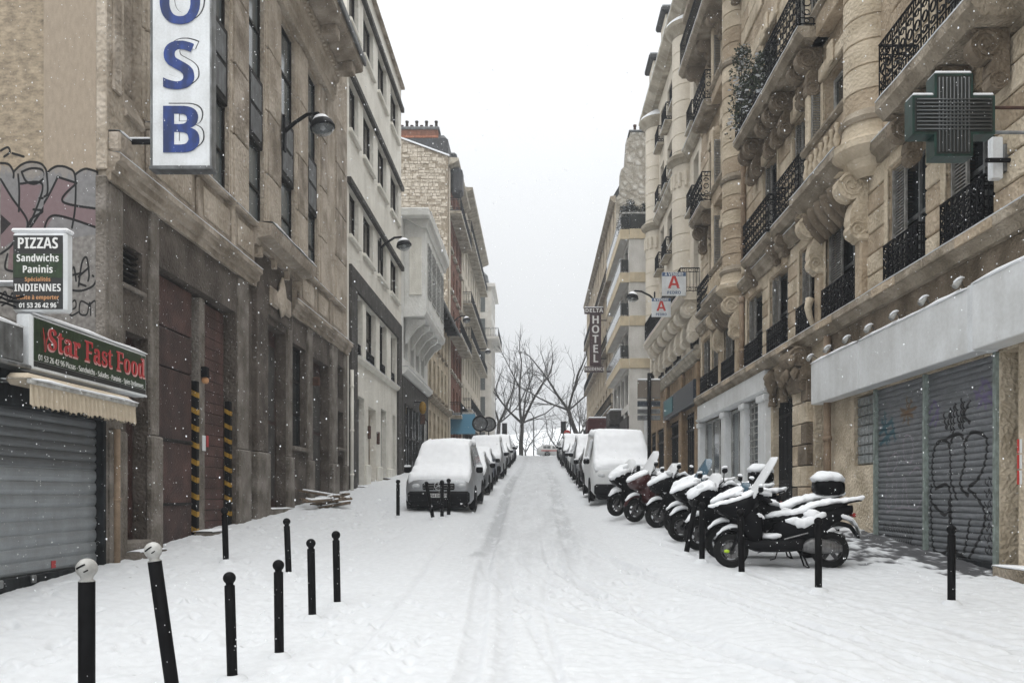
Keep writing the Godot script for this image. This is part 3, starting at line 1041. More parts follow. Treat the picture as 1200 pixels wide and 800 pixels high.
	for i in N + 1:
		var t := float(i) / N
		var d := lerpf(9.52, 12.03, t)
		var k := fposmod(t * 25.0, 1.0)
		var o := 0.53 + 0.03 * sin(t * 25.0 * TAU)
		var dr := 0.25 + 0.035 * sin(PI * k) + 0.012 * sin(t * 40.0)
		var rg := [fp(d, 3.07, 0.53) - org(aw), fp(d, 3.0, lerpf(0.53, o, 0.6)) - org(aw), fp(d, 3.07 - dr, o + 0.012 * sin(t * 33.0)) - org(aw)]
		if i > 0:
			for j in 2: quad(s, prev[j], prev[j + 1], rg[j + 1], rg[j])
		prev = rg
	obj(aw, "frill", done(s), M.awning_cloth)
	for dd in [9.7, 11.85]:
		fb(aw, "arm", "alu", dd, dd + 0.05, 3.1, 3.15, 0.0, 0.24)

func gable_paint() -> StandardMaterial3D:
	# the end wall: x from -8.8 to -6.5, y from 3.4 to 10.4
	var W := 768
	var H := 1024
	var n2 := FastNoiseLite.new()
	n2.seed = 4
	n2.frequency = 0.02
	n2.fractal_octaves = 4
	var f := func(i: int, j: int):
		var x := -8.8 + 2.3 * i / W
		var y := 10.4 - 7.0 * j / H
		var v := 0.8 + 0.35 * n2.get_noise_2d(i * 0.7, j * 2.0) + 0.16 * n2.get_noise_2d(i * 3.0, j * 9.0)
		if x < -7.43: v += 0.25 * n2.get_noise_2d(i * 0.9 + 500, j * 6.0)
		var c := Color(0.37, 0.30, 0.215) * v
		if x >= -7.43: c = Color(0.335, 0.275, 0.21) * (0.95 + 0.14 * n2.get_noise_2d(i * 2.0, j * 1.5) + 0.1 * n2.get_noise_2d(i * 7.0, j * 9.0))
		var edge := 6.62 + 0.10 * n2.get_noise_2d(i * 2.0, 0.0) + 0.15 * sin(i * 0.03) * 0.3
		if y < edge:
			var g := 0.85 + 0.5 * n2.get_noise_2d(i * 1.4 + 90, j * 3.0)
			c = c.lerp(Color(0.225, 0.215, 0.205) * g, smoothstep(0.0, 0.08, edge - y) * 0.9)
		return Color(clampf(c.r, 0, 1), clampf(c.g, 0, 1), clampf(c.b, 0, 1)).linear_to_srgb()
	var im := canvas(W, H, f)
	var k := func(a: Array) -> Array:
		var out := []
		for i in range(0, a.size(), 2):
			var x: float = (a[i] / 3.64 - 630.0) / 77.7
			var y: float = 1.75 + (580.0 - (160.0 + a[i + 1] / 3.64)) / 77.7
			out.append(Vector2((x + 8.8) / 2.3 * W, (10.4 - y) / 7.0 * H))
		return out
	var pink := Color(0.46, 0.36, 0.37)
	var grey := Color(0.47, 0.47, 0.48)
	fill(im, k.call([0, 120, 45, 130, 60, 150, 110, 112, 170, 115, 205, 160, 250, 132, 300, 140, 325, 170, 370, 143, 425, 158, 425, 420, 0, 470]), grey, 0.75)
	for p in [[0, 195, 50, 265, 110, 350, 108, 415, 60, 440, 0, 480], [85, 200, 180, 205, 160, 260, 125, 375, 80, 325], [252, 175, 332, 200, 272, 280, 420, 312, 420, 392, 236, 340, 190, 412, 112, 410, 150, 350, 205, 265], [40, 470, 70, 440, 85, 560, 30, 570]]:
		fill(im, k.call(p), pink, 0.85)
	var blk := Color(0.06, 0.06, 0.065)
	for p in [[0, 112, 35, 118, 55, 150, 55, 175], [55, 150, 85, 122, 120, 108, 165, 112, 195, 135, 205, 165, 206, 250, 165, 262], [205, 162, 225, 142, 255, 130, 295, 138, 325, 170, 326, 300, 312, 395], [325, 168, 345, 152, 375, 142, 425, 156], [0, 180, 50, 262, 112, 352, 108, 410], [85, 200, 180, 207, 125, 375], [75, 160, 80, 230, 78, 320], [250, 176, 332, 202], [332, 202, 272, 280, 420, 312], [420, 392, 236, 340, 190, 412], [252, 176, 205, 268, 112, 410], [140, 310, 180, 318, 130, 352, 115, 400], [0, 500, 40, 470, 70, 430], [30, 500, 20, 560, 60, 575], [0, 620, 30, 640, 70, 650], [90, 150, 130, 135, 175, 140, 190, 170, 150, 200, 110, 190, 90, 150], [0, 60, 30, 45, 40, 65, 15, 85], [50, 70, 100, 85]]:
		stroke(im, k.call(p), 5.6, 2.8, blk, 0.62)
	for p in [[300, 600, 320, 560, 330, 620], [305, 595, 350, 585], [340, 640, 355, 540, 375, 520, 385, 590, 380, 620], [340, 600, 385, 560], [300, 655, 350, 660, 400, 640, 420, 605], [400, 595, 405, 600], [345, 630, 372, 640]]:
		stroke(im, k.call(p), 5.0, 2.6, blk, 0.7)
	for p in [[300, 720, 325, 700, 328, 730, 300, 745, 310, 765, 340, 750], [385, 720, 350, 705, 345, 755, 375, 760, 388, 710, 392, 765], [392, 715, 412, 705, 412, 770], [0, 690, 20, 660, 35, 700, 50, 665, 60, 700], [5, 720, 60, 690]]:
		stroke(im, k.call(p), 4.0, 2.2, blk, 0.6)
	# the dark eye of the left letter
	fill(im, k.call([0, 330, 45, 370, 0, 420]), blk, 0.95)
	return paint_mat("gable_paint", im, 0.92)

func sign_building():
	var b := thing("sooty_stone_building", "tall taupe stone building with sooty ground floor and dark garage opening", "building", fp(20.0, 0.7, -3.0))
	var og := org(b)
	# sooty street level
	var ops := [[12.68, 13.31, 5.07, 5.7], [12.78, 13.51, 0.7, 4.35], [13.84, 17.45, 0.5, 5.68], [19.25, 20.9, 1.15, 5.9], [21.37, 22.7, 3.05, 5.8], [23.3, 25.2, 1.4, 5.75], [26.17, 27.08, 4.9, 6.0], [26.17, 27.08, 3.3, 4.5], [26.2, 27.05, 1.7, 3.05]]
	wall(b, "street_level_wall", "soot", 12.24, 27.62, -0.3, 6.5, ops, 0.3, 7.0)
	var up := [[12.73, 13.28, 7.9, 14.2], [14.15, 15.0, 7.9, 13.84], [16.2, 17.06, 7.9, 13.84], [18.22, 19.24, 7.9, 13.84], [20.5, 21.68, 7.95, 13.84], [22.88, 23.94, 8.0, 13.84]]
	wall(b, "upper_wall", "taupe", 12.241, 27.62, 6.5, 16.4, up, 0.2, 7.0)
	# painted end wall facing down the street
	var gm := gable_paint()
	for e in [[-8.8, -7.43, 0.015, "render_field"], [-7.43, -6.64, 0.06, "broad_pilaster"]]:
		var s := st()
		var z: float = -12.24 + e[2]
		var uv := func(x: float, y: float): return Vector2((x + 8.8) / 2.3, (10.4 - y) / 7.0)
		uvquad(s, Vector3(e[0], 3.4, z) - og, Vector3(e[1], 3.4, z) - og, Vector3(e[1], 10.4, z) - og, Vector3(e[0], 10.4, z) - og, uv.call(e[0], 3.4), uv.call(e[1], 3.4), uv.call(e[1], 10.4), uv.call(e[0], 10.4))
		for x in [e[0], e[1]]:
			uvquad(s, Vector3(x, 3.4, z) - og, Vector3(x, 10.4, z) - og, Vector3(x, 10.4, -12.24) - og, Vector3(x, 3.4, -12.24) - og, uv.call(x, 3.4), uv.call(x, 10.4), uv.call(x, 10.4), uv.call(x, 3.4))
		obj(b, e[3], done(s), gm)
	obj(b, "corner_pier", bev(Vector3(0.16, 6.6, 0.1), 0.015), M.soot_light, Vector3(-6.56, 3.25, -12.20) - og)
	obj(b, "corner_pier", bev(Vector3(0.16, 9.7, 0.08), 0.015), M.taupe, Vector3(-6.56, 11.5, -12.21) - og)
	# pilasters and plinths at street level
	for e in [[12.26, 12.66, 0.03], [13.52, 13.80, 0.06], [17.5, 18.1, 0.05], [18.45, 19.2, 0.12], [20.94, 21.3, 0.06], [22.8, 23.25, 0.06], [25.3, 26.0, 0.09], [27.12, 27.55, 0.04]]:
		fb(b, "pilaster", "soot_light" if e[2] < 0.1 else "soot", e[0], e[1], 2.75, 6.48, -0.02, e[2], 0.02)
		fb(b, "plinth", "soot_light", e[0] - 0.05, e[1] + 0.05, 0.0, 2.74, -0.02, e[2] + 0.05, 0.03)
	# louvre vent, doorway, doors
	for k in 6:
		fb(b, "vent_slat", "frame_dark", 12.7, 13.29, 5.1 + k * 0.1, 5.13 + k * 0.1, -0.25, -0.06, 0.004)
	fb(b, "vent_surround", "soot_light", 12.62, 13.37, 5.0, 5.068, 0.0, 0.06)
	var dr := fb(b, "door", "brown_door", 12.78, 13.51, 0.7, 4.35, -0.33, -0.25)
	fb(dr, "door_panel", "brown_board", 12.86, 13.43, 1.1, 2.4, -0.25, -0.23)
	fb(b, "step", "soot_light", 12.6, 13.55, 0.55, 0.86, 0.02, 0.32, 0.03)
	fb(b, "step", "soot_light", 12.7, 13.5, 0.86, 1.02, -0.24, 0.1, 0.03)
	snowcap(b, 12.62, 13.5, 0.86, 0.1, 0.32, 0.03)
	# garage
	for j in 5:
		var y0: float = [0.75, 1.6, 2.75, 4.05, 4.75][j]
		var y1: float = [1.57, 2.72, 4.02, 4.72, 5.6][j]
		fb(b, "garage_door_panel", "brown_board" if j in [1, 4] else "brown_door", 13.87, 15.5, y0, y1, -0.2, -0.12, 0.015)
	fb(b, "door_bar", "frame_dark", 13.92, 15.48, 2.70, 2.77, -0.12, -0.09)
	fb(b, "door_bar", "frame_dark", 13.92, 15.48, 1.56, 1.61, -0.12, -0.09)
	fb(b, "garage_post", "soot_light", 15.74, 15.98, 0.7, 5.6, -0.28, -0.06, 0.02)
	for j in 22:
		fb(b, "board", "brown_board", 16.0, 17.2, 0.8 + j * 0.218, 1.008 + j * 0.218, -0.22, -0.17, 0.008)
	fb(b, "warning_lamp", "plastic", 15.76, 15.9, 4.05, 4.25, -0.06, 0.06)
	fb(b, "amber_lens", "sign_orange", 15.78, 15.9, 3.93, 4.05, -0.06, 0.06, 0.03)
	fb(b, "notice", "sign_white", 15.84, 15.99, 2.62, 2.92, -0.06, -0.05, 0.002)
	fb(b, "notice", "sign_red", 16.3, 16.4, 2.72, 2.95, -0.17, -0.16, 0.002)
	fb(b, "kerb_stone", "soot_light", 15.5, 16.9, 0.55, 1.05, -0.1, 0.28, 0.05)
	snowcap(b, 15.5, 16.9, 1.05, -0.1, 0.28, 0.03)
	for e in [[15.58, 15.70, 3.95], [17.26, 17.38, 3.75]]:
		var gp := fb(b, "hazard_post", "plastic", e[0], e[1], 0.7, e[2], -0.17, -0.06, 0.01)
		var n := 9
		var h: float = (e[2] - 1.0) / n
		for j in n:
			var y: float = 1.0 + j * h
			var s := st()
			var po := PackedVector2Array([Vector2(-0.173, y + 0.06), Vector2(-0.057, y), Vector2(-0.057, y + h * 0.5 - 0.06), Vector2(-0.173, y + h * 0.5)])
			var c := org(gp)
			var f := func(v: Vector2, d: float): return fp(d, v.y, v.x) - c
			prism(s, po, f.bind(e[0] - 0.003), f.bind(e[1] + 0.003))
			obj(gp, "yellow_stripe", done(s), M.hazard_yellow)
	# doorways up the street
	for e in [[19.25, 20.9, 1.15, 5.9], [23.3, 25.2, 1.4, 5.75], [26.2, 27.05, 1.7, 3.05]]:
		var q := fb(b, "door", "brown_door" if e[0] < 26 else "paint_red", e[0], e[1], e[2], e[3], -0.34, -0.26)
		fb(q, "door_panel", "dark_wall", e[0] + 0.15, e[1] - 0.15, e[2] + 0.5, (e[2] + e[3]) / 2, -0.26, -0.24)
		fb(q, "door_panel", "dark_wall", e[0] + 0.15, e[1] - 0.15, (e[2] + e[3]) / 2 + 0.1, e[3] - 0.4, -0.26, -0.24)
	fb(b, "door_step", "soot_light", 19.2, 20.95, 1.0, 1.42, -0.3, 0.2, 0.03)
	snowcap(b, 19.2, 20.95, 1.42, 0.0, 0.2, 0.025)
	win(b, 21.37, 22.7, 3.05, 5.8, -0.2, 2, 3, "frame_dark", "glass")
	win(b, 26.17, 27.08, 4.9, 6.0, -0.2, 2, 1, "frame_dark", "glass")
	win(b, 26.17, 27.08, 3.3, 4.5, -0.2, 2, 1, "frame_dark", "glass")
	fb(b, "window_sill", "soot_light", 21.3, 22.8, 2.93, 3.048, 0.0, 0.12, 0.02)
	fb(b, "window_sill", "soot_light", 26.1, 27.15, 3.2, 3.298, 0.0, 0.1, 0.02)
	fb(b, "wall_lantern", "rust", 22.95, 23.1, 4.85, 5.1, 0.12, 0.3, 0.02)
	# ledge above street level
	for e in [[12.2, 18.55], [21.25, 27.66]]:
		cornice(b, "ledge", "taupe_panel", e[0], e[1], 6.5, [[0.002, 0], [0.07, 0], [0.08, 0.12], [0.13, 0.15], [0.15, 0.26], [0.21, 0.30], [0.21, 0.40], [0.002, 0.44]])
		snowcap(b, e[0], e[1], 6.915, 0.04, 0.21, 0.03)
	fb(b, "end_block", "taupe_panel", 12.22, 12.6, 6.95, 7.25, 0.0, 0.2, 0.03)
	snowcap(b, 12.22, 12.6, 7.25, 0.0, 0.2, 0.05)
	# parapet panels under the tall windows
	for e in [[13.4, 15.15], [15.35, 16.9], [17.1, 18.35], [21.9, 23.3], [23.5, 24.9], [25.2, 26.6]]:
		fb(b, "parapet_panel", "taupe_panel", e[0], e[1], 6.96, 7.8, 0.0, 0.09, 0.02)
		fb(b, "panel_field", "taupe", e[0] + 0.16, e[1] - 0.16, 7.1, 7.66, 0.09, 0.115, 0.02)
		fb(b, "panel_coping", "taupe_panel", e[0] - 0.05, e[1] + 0.05, 7.8, 7.9, 0.0, 0.2, 0.025)
		snowcap(b, e[0] - 0.05, e[1] + 0.05, 7.9, 0.03, 0.2, 0.03)
	fb(b, "parapet_post", "taupe", 16.92, 17.08, 6.96, 7.9, 0.0, 0.14, 0.03)
	# entrance: hood, carved cartouche
	fb(b, "entrance_panel", "soot", 18.6, 21.2, 6.05, 7.4, -0.02, 0.08, 0.02)
	cornice(b, "hood", "taupe_panel", 18.3, 21.9, 7.42, [[0.002, 0], [0.14, 0.02], [0.16, 0.14], [0.46, 0.2], [0.5, 0.34], [0.52, 0.46], [0.002, 0.54]])
	snowcap(b, 18.3, 21.9, 7.92, 0.05, 0.53, 0.05)
	for k in 4:
		fb(b, "hood_bracket", "taupe", 18.5 + k * 1.0, 18.62 + k * 1.0, 7.2, 7.43, 0.0, 0.2, 0.02)
	var s := st()
	s.set_smooth_group(0)
	loft(s, [[-0.42, 0.0, 0.02, 0.1, 2.0], [-0.2, 0.05, 0.05, 0.24, 2.0], [0.0, 0.1, 0.09, 0.5, 2.2], [0.2, 0.05, 0.05, 0.24, 2.0], [0.42, 0.0, 0.02, 0.1, 2.0]], 14, 0.03)
	var ct := obj(b, "cartouche", done(s), M.taupe, fp(20.1, 6.55, 0.16) - og)
	ct.rotation.y = PI / 2
	fb(b, "cartouche_wing", "taupe_panel", 19.3, 19.95, 6.3, 6.75, 0.06, 0.16, 0.06)
	fb(b, "cartouche_wing", "taupe_panel", 20.3, 20.9, 6.3, 6.75, 0.06, 0.16, 0.06)
	# upper pilasters as coursed stone, windows between them
	for e in [[12.26, 12.7, 0.04], [13.3, 14.1, 0.07], [15.05, 16.14, 0.07], [17.12, 18.16, 0.07], [19.3, 20.44, 0.07], [21.74, 22.82, 0.07], [24.0, 24.9, 0.07], [25.9, 27.5, 0.05]]:
		stones(b, ["taupe", "taupe", "taupe_panel"], e[0] + 0.1, e[1] - 0.1, 7.92, 13.95, 1.5, -0.02, e[2], 9.0)
		stones(b, ["taupe"], e[0], e[1], 7.92, 13.95, 1.5, -0.02, e[2] - 0.035, 9.0)
	fb(b, "recess_panel", "taupe_panel", 12.73, 13.28, 7.9, 14.2, -0.22, -0.14)
	cornice(b, "recess_sill", "taupe_panel", 12.72, 13.3, 7.7, [[-0.13, 0.2], [0.0, 0.0], [0.06, 0.02], [0.06, 0.06], [-0.13, 0.5]])
	for w in up.slice(1):
		win(b, w[0], w[1], w[2], 9.9, -0.13, 1, 2, "frame_dark", "glass_pale", 0.06)
		win(b, w[0], w[1], 11.5, w[3], -0.13, 1, 2, "frame_dark", "glass_pale", 0.06)
		var sp := fb(b, "spandrel", "frame_dark", w[0] + 0.01, w[1] - 0.01, 9.9, 11.5, -0.18, -0.02, 0.02)
		fb(sp, "spandrel_panel", "zinc", w[0] + 0.16, w[1] - 0.16, 10.05, 10.65, -0.02, 0.0, 0.015)
		fb(sp, "spandrel_panel", "zinc", w[0] + 0.16, w[1] - 0.16, 10.75, 11.35, -0.02, 0.0, 0.015)
		fb(b, "window_sill", "taupe_panel", w[0] - 0.04, w[1] + 0.04, w[2] - 0.1, w[2] - 0.002, -0.1, 0.1, 0.02)
	# crowning cornice with blocks
	cornice(b, "architrave", "taupe", 12.2, 25.2, 13.98, [[0.002, 0], [0.18, 0], [0.2, 0.2], [0.24, 0.22], [0.26, 0.55], [0.32, 0.6], [0.36, 0.9], [0.002, 0.94]])
	cornice(b, "crown_cornice", "taupe_panel", 12.2, 25.5, 14.93, [[0.002, 0], [0.42, 0], [0.95, 0.1], [1.0, 0.14], [1.02, 0.42], [0.002, 0.5]])
	fb(b, "gutter", "zinc", 12.2, 25.56, 15.25, 15.48, 1.02, 1.1, 0.02)
	for k in 7:
		fb(b, "cornice_block", "taupe_panel", 13.0 + k * 1.95, 13.4 + k * 1.95, 14.68, 14.99, 0.3, 0.86, 0.03)
	for k in 60:
		fb(b, "dentil", "taupe", 12.5 + k * 0.21, 12.62 + k * 0.21, 14.66, 14.88, 0.3, 0.42, 0.01)
	snowcap(b, 12.2, 25.5, 15.43, 0.3, 1.08, 0.05)
	s = st()
	s.set_smooth_group(0)
	tube(s, [Vector3(0, 0, 0), Vector3(0, 4.2, 0)], 0.06, 0.06, 10)
	for y in [0.6, 2.1, 3.6]: tube(s, [Vector3(0, y, 0), Vector3(0, y + 0.08, 0)], 0.075, 0.075, 10)
	obj(b, "drainpipe", done(s), M.white_trim, fp(27.5, 1.8, 0.2) - og)
	osb_sign()

func osb_sign():
	var g := thing("vertical_letter_sign", "tall white projecting sign with stacked blue letters O S B", "sign", Vector3(-5.51, 6.8, -12.6))
	obj(g, "sign_board", bev(Vector3(0.9, 4.3, 0.16), 0.012), M.sign_white, Vector3(0, 2.18, 0))
	for sx in [-1, 1]:
		obj(g, "edge_trim", bev(Vector3(0.025, 4.3, 0.18), 0.004), M.alu, Vector3(sx * 0.4625, 2.18, 0))
	obj(g, "bottom_tray", bev(Vector3(0.98, 0.06, 0.22), 0.01), M.zinc, Vector3(0, 0, 0))
	obj(g, "bracket", bev(Vector3(0.55, 0.07, 0.07), 0.01), M.iron, Vector3(-0.72, 0.44, 0))
	obj(g, "bracket_plate", bev(Vector3(0.03, 0.2, 0.14), 0.006), M.iron, Vector3(-0.99, 0.42, 0))
	obj(g, "bracket", bev(Vector3(0.55, 0.07, 0.07), 0.01), M.iron, Vector3(-0.72, 3.6, 0))
	obj(g, "snow_cap", bev(Vector3(0.5, 0.03, 0.075), 0.013), M.snow, Vector3(-0.73, 0.487, 0))
	var y := 0.25
	for c in ["B", "S", "O"]:
		var w := 1.12 if c != "O" else 0.98
		text(g, "letter_outline", c, 0.71, "outline", Vector3(0.06, y + 0.385, 0.083), 0.0, false, 0.004, w)
		text(g, "letter_gap", c, 0.69, "sign_white", Vector3(0.05, y + 0.378, 0.0865), 0.0, false, 0.004, w)
		text(g, "letter", c, 0.72, "blue_letter", Vector3(-0.02, y + 0.33, 0.091), 0.0, false, 0.006, w)
		y += 0.99

func white_building():
	var b := thing("white_rendered_building", "white rendered building with dark window bands above a grey framed base", "building", fp(33.0, 1.8, -3.0))
	var cols := [[27.95, 29.4], [30.2, 32.05], [32.95, 34.85], [35.8, 37.85]]
	var ops := []
	for r in [[10.75, 12.4], [14.4, 16.2], [18.2, 19.95]]:
		for c in cols: ops.append([c[0], c[1], r[0], r[1]])
	wall(b, "upper_wall", "white_render", 27.63, 38.6, 9.76, 21.1, ops, 0.24, 7.0)
	for p in ops:
		win(b, p[0], p[1], p[2], p[3], -0.19, 2, 1, "frame_dark", "glass_brown", 0.08)
		fb(b, "window_sill", "white_trim", p[0] - 0.1, p[1] + 0.1, p[2] - 0.14, p[2] - 0.002, -0.1, 0.12, 0.02)
	for y in [12.42, 16.22, 19.98]:
		fb(b, "lintel_band", "band", 27.66 if y > 12.5 else 27.64, 38.7, y, y + 0.2, -0.01, 0.14, 0.01)
	fb(b, "roof_coping", "taupe_panel", 27.6, 38.75, 21.1, 21.22, -7.0, 0.16, 0.02)
	var lo := [[29.02, 30.1, 6.75, 8.95], [30.7, 32.6, 6.75, 8.95], [33.35, 34.9, 6.75, 8.95], [35.9, 37.2, 6.75, 8.95], [29.1, 30.4, 1.9, 5.35], [31.1, 32.6, 1.9, 5.15], [33.6, 34.8, 2.2, 5.35], [36.3, 37.1, 2.3, 5.35]]
	wall(b, "base_wall", "white_render", 27.63, 38.6, 0.5, 9.76, lo, 0.3, 7.0)
	fb(b, "frame_leg", "band", 27.9, 28.85, 1.0, 9.0, -0.01, 0.1, 0.015)
	fb(b, "frame_leg", "band", 37.4, 38.25, 1.0, 9.0, -0.01, 0.1, 0.015)
	fb(b, "frame_head", "band", 27.9, 38.25, 9.0, 9.72, -0.01, 0.1, 0.015)
	cornice(b, "sill_course", "white_trim", 28.86, 37.39, 6.55, [[0.002, 0], [0.06, 0.0], [0.16, 0.1], [0.16, 0.17], [0.002, 0.19]])
	snowcap(b, 28.86, 37.39, 6.735, 0.0, 0.165, 0.025)
	for i in 4:
		var p: Array = lo[i]
		win(b, p[0], p[1], p[2], p[3], -0.24, 2, 2, "frame_dark", "glass_brown", 0.07)
		railing(b, p[0] + 0.02, p[1] - 0.02, 6.77, -0.08, 0.5, 0.0, 0.2, false)
	for i in range(4, 8):
		var p: Array = lo[i]
		if i == 5:
			var q := fb(b, "door", "taupe_panel", p[0], p[1], p[2], p[3], -0.32, -0.25)
			var s := st()
			s.set_smooth_group(0)
			lathe(s, [[0.0, 0.02], [0.16, 0.015], [0.2, 0.0], [0.22, -0.02]], Vector3.ZERO, 18, 0)
			obj(q, "round_vent", done(s), M.iron, fp(31.85, 4.75, -0.24) - org(q))
		else:
			win(b, p[0], p[1], p[2], p[3], -0.25, 1, 2, "frame_grey", "glass_brown", 0.08)
	for e in [[30.45, 31.08], [32.65, 33.5], [34.9, 36.2]]:
		fb(b, "pier_foot", "white_trim", e[0], e[1], 1.2, 2.9, 0.0, 0.12, 0.03)
	for e in [[30.95, 3.9], [32.7, 3.8]]:
		fb(b, "wall_light", "rust", e[0], e[0] + 0.08, e[1], e[1] + 0.5, 0.0, 0.12, 0.02)
	for e in [[28.95, 30.4], [33.5, 34.9]]:
		fb(b, "step", "soot_light", e[0], e[1], 1.4, 2.05 if e[0] < 30 else 2.45, 0.0, 0.3, 0.03)
		snowcap(b, e[0], e[1], 2.05 if e[0] < 30 else 2.45, 0.0, 0.3, 0.04)

func pale_building():
	var b := thing("pale_grey_house", "pale grey house with an overhanging bay on brackets beyond the white building", "building", fp(43.0, 2.5, -3.0))
	var ops := [[39.3, 40.6, 8.4, 10.6], [41.4, 42.6, 8.4, 10.6], [43.3, 44.5, 8.4, 10.6], [45.2, 46.4, 8.4, 10.6]]
	wall(b, "wall", "pale", 38.62, 47.9, 1.5, 15.3, ops, 0.3, 7.0)
	for p in ops: win(b, p[0], p[1], p[2], p[3], -0.25, 2, 3, "frame_white", "glass", 0.08)
	var bay := fb(b, "bay", "pale", 39.5, 47.0, 10.7, 15.2, 0.0, 1.05, 0.02)
	FX = 5.45
	for k in 4:
		win(bay, 40.1 + k * 1.75, 41.3 + k * 1.75, 11.6, 14.2, 0.015, 2, 2, "frame_white", "glass_pale", 0.07)
	FX = 6.5
	fb(bay, "bay_panel", "white_trim", 39.44, 39.5, 11.5, 14.3, 0.25, 0.85, 0.01)
	cornice(b, "crown_cornice", "pale", 39.2, 47.4, 14.7, [[0.9, 0], [1.12, 0.0], [1.2, 0.3], [1.32, 0.4], [1.34, 0.72], [0.0, 0.85], [0.0, 0.5]])
	fb(b, "crown_return", "pale", 38.7, 39.2, 15.1, 15.5, -3.0, 1.3, 0.04)
	snowcap(b, 39.2, 47.4, 15.45, 0.2, 1.34, 0.12)
	cornice(b, "bay_foot", "pale", 39.3, 47.2, 10.1, [[0.0, 0.3], [0.95, 0.34], [1.05, 0.42], [1.12, 0.56], [1.12, 0.75], [0.0, 0.75]])
	for k in 5: cornice(b, "bracket", "pale", 39.8 + k * 1.7, 40.0 + k * 1.7, 10.1, [[0.0, -0.9], [0.1, -0.9], [0.2, -0.65], [0.55, -0.15], [0.95, 0.1], [0.95, 0.3], [0.0, 0.3]])
	snowcap(b, 39.3, 47.2, 10.85, 1.02, 1.13, 0.05)
	cornice(b, "string_course", "pale", 38.65, 47.9, 7.55, [[0.002, 0], [0.1, 0.0], [0.3, 0.2], [0.3, 0.32], [0.002, 0.36]])
	snowcap(b, 38.65, 47.9, 7.9, 0.0, 0.31, 0.05)
	fb(b, "shop_front", "dark_wall", 38.7, 47.8, 1.6, 7.5, 0.002, 0.05, 0.01)
	for k in 4:
		var w := win(b, 39.3 + k * 2.1, 41.0 + k * 2.1, 2.9, 6.2, 0.06, 2, 2, "frame_dark", "glass" if k != 2 else "glass_pale", 0.09)
	fb(b, "shop_door", "frame_white", 45.6, 46.8, 2.9, 6.0, 0.05, 0.09)
	var lg := thing("round_shop_sign", "small yellow and red projecting shop sign on the dark shop front", "sign", fp(42.3, 6.0, 0.5))
	var s := st()
	s.set_smooth_group(0)
	lathe(s, [[0.0, 0.05], [0.3, 0.05], [0.34, 0.0], [0.3, -0.05], [0.0, -0.05]], Vector3.ZERO, 18, 2)
	var y := obj(lg, "sign_disc", done(s), M.hazard_yellow, Vector3(0, 0.3, 0))
	y.scale = Vector3(0.55, 1.0, 1)
	obj(lg, "sign_tail", bev(Vector3(0.26, 0.5, 0.08), 0.02), M.rust, Vector3(0, -0.3, 0))
	obj(lg, "arm", bev(Vector3(0.5, 0.05, 0.05), 0.01), M.iron, Vector3(-0.3, 0.6, 0))

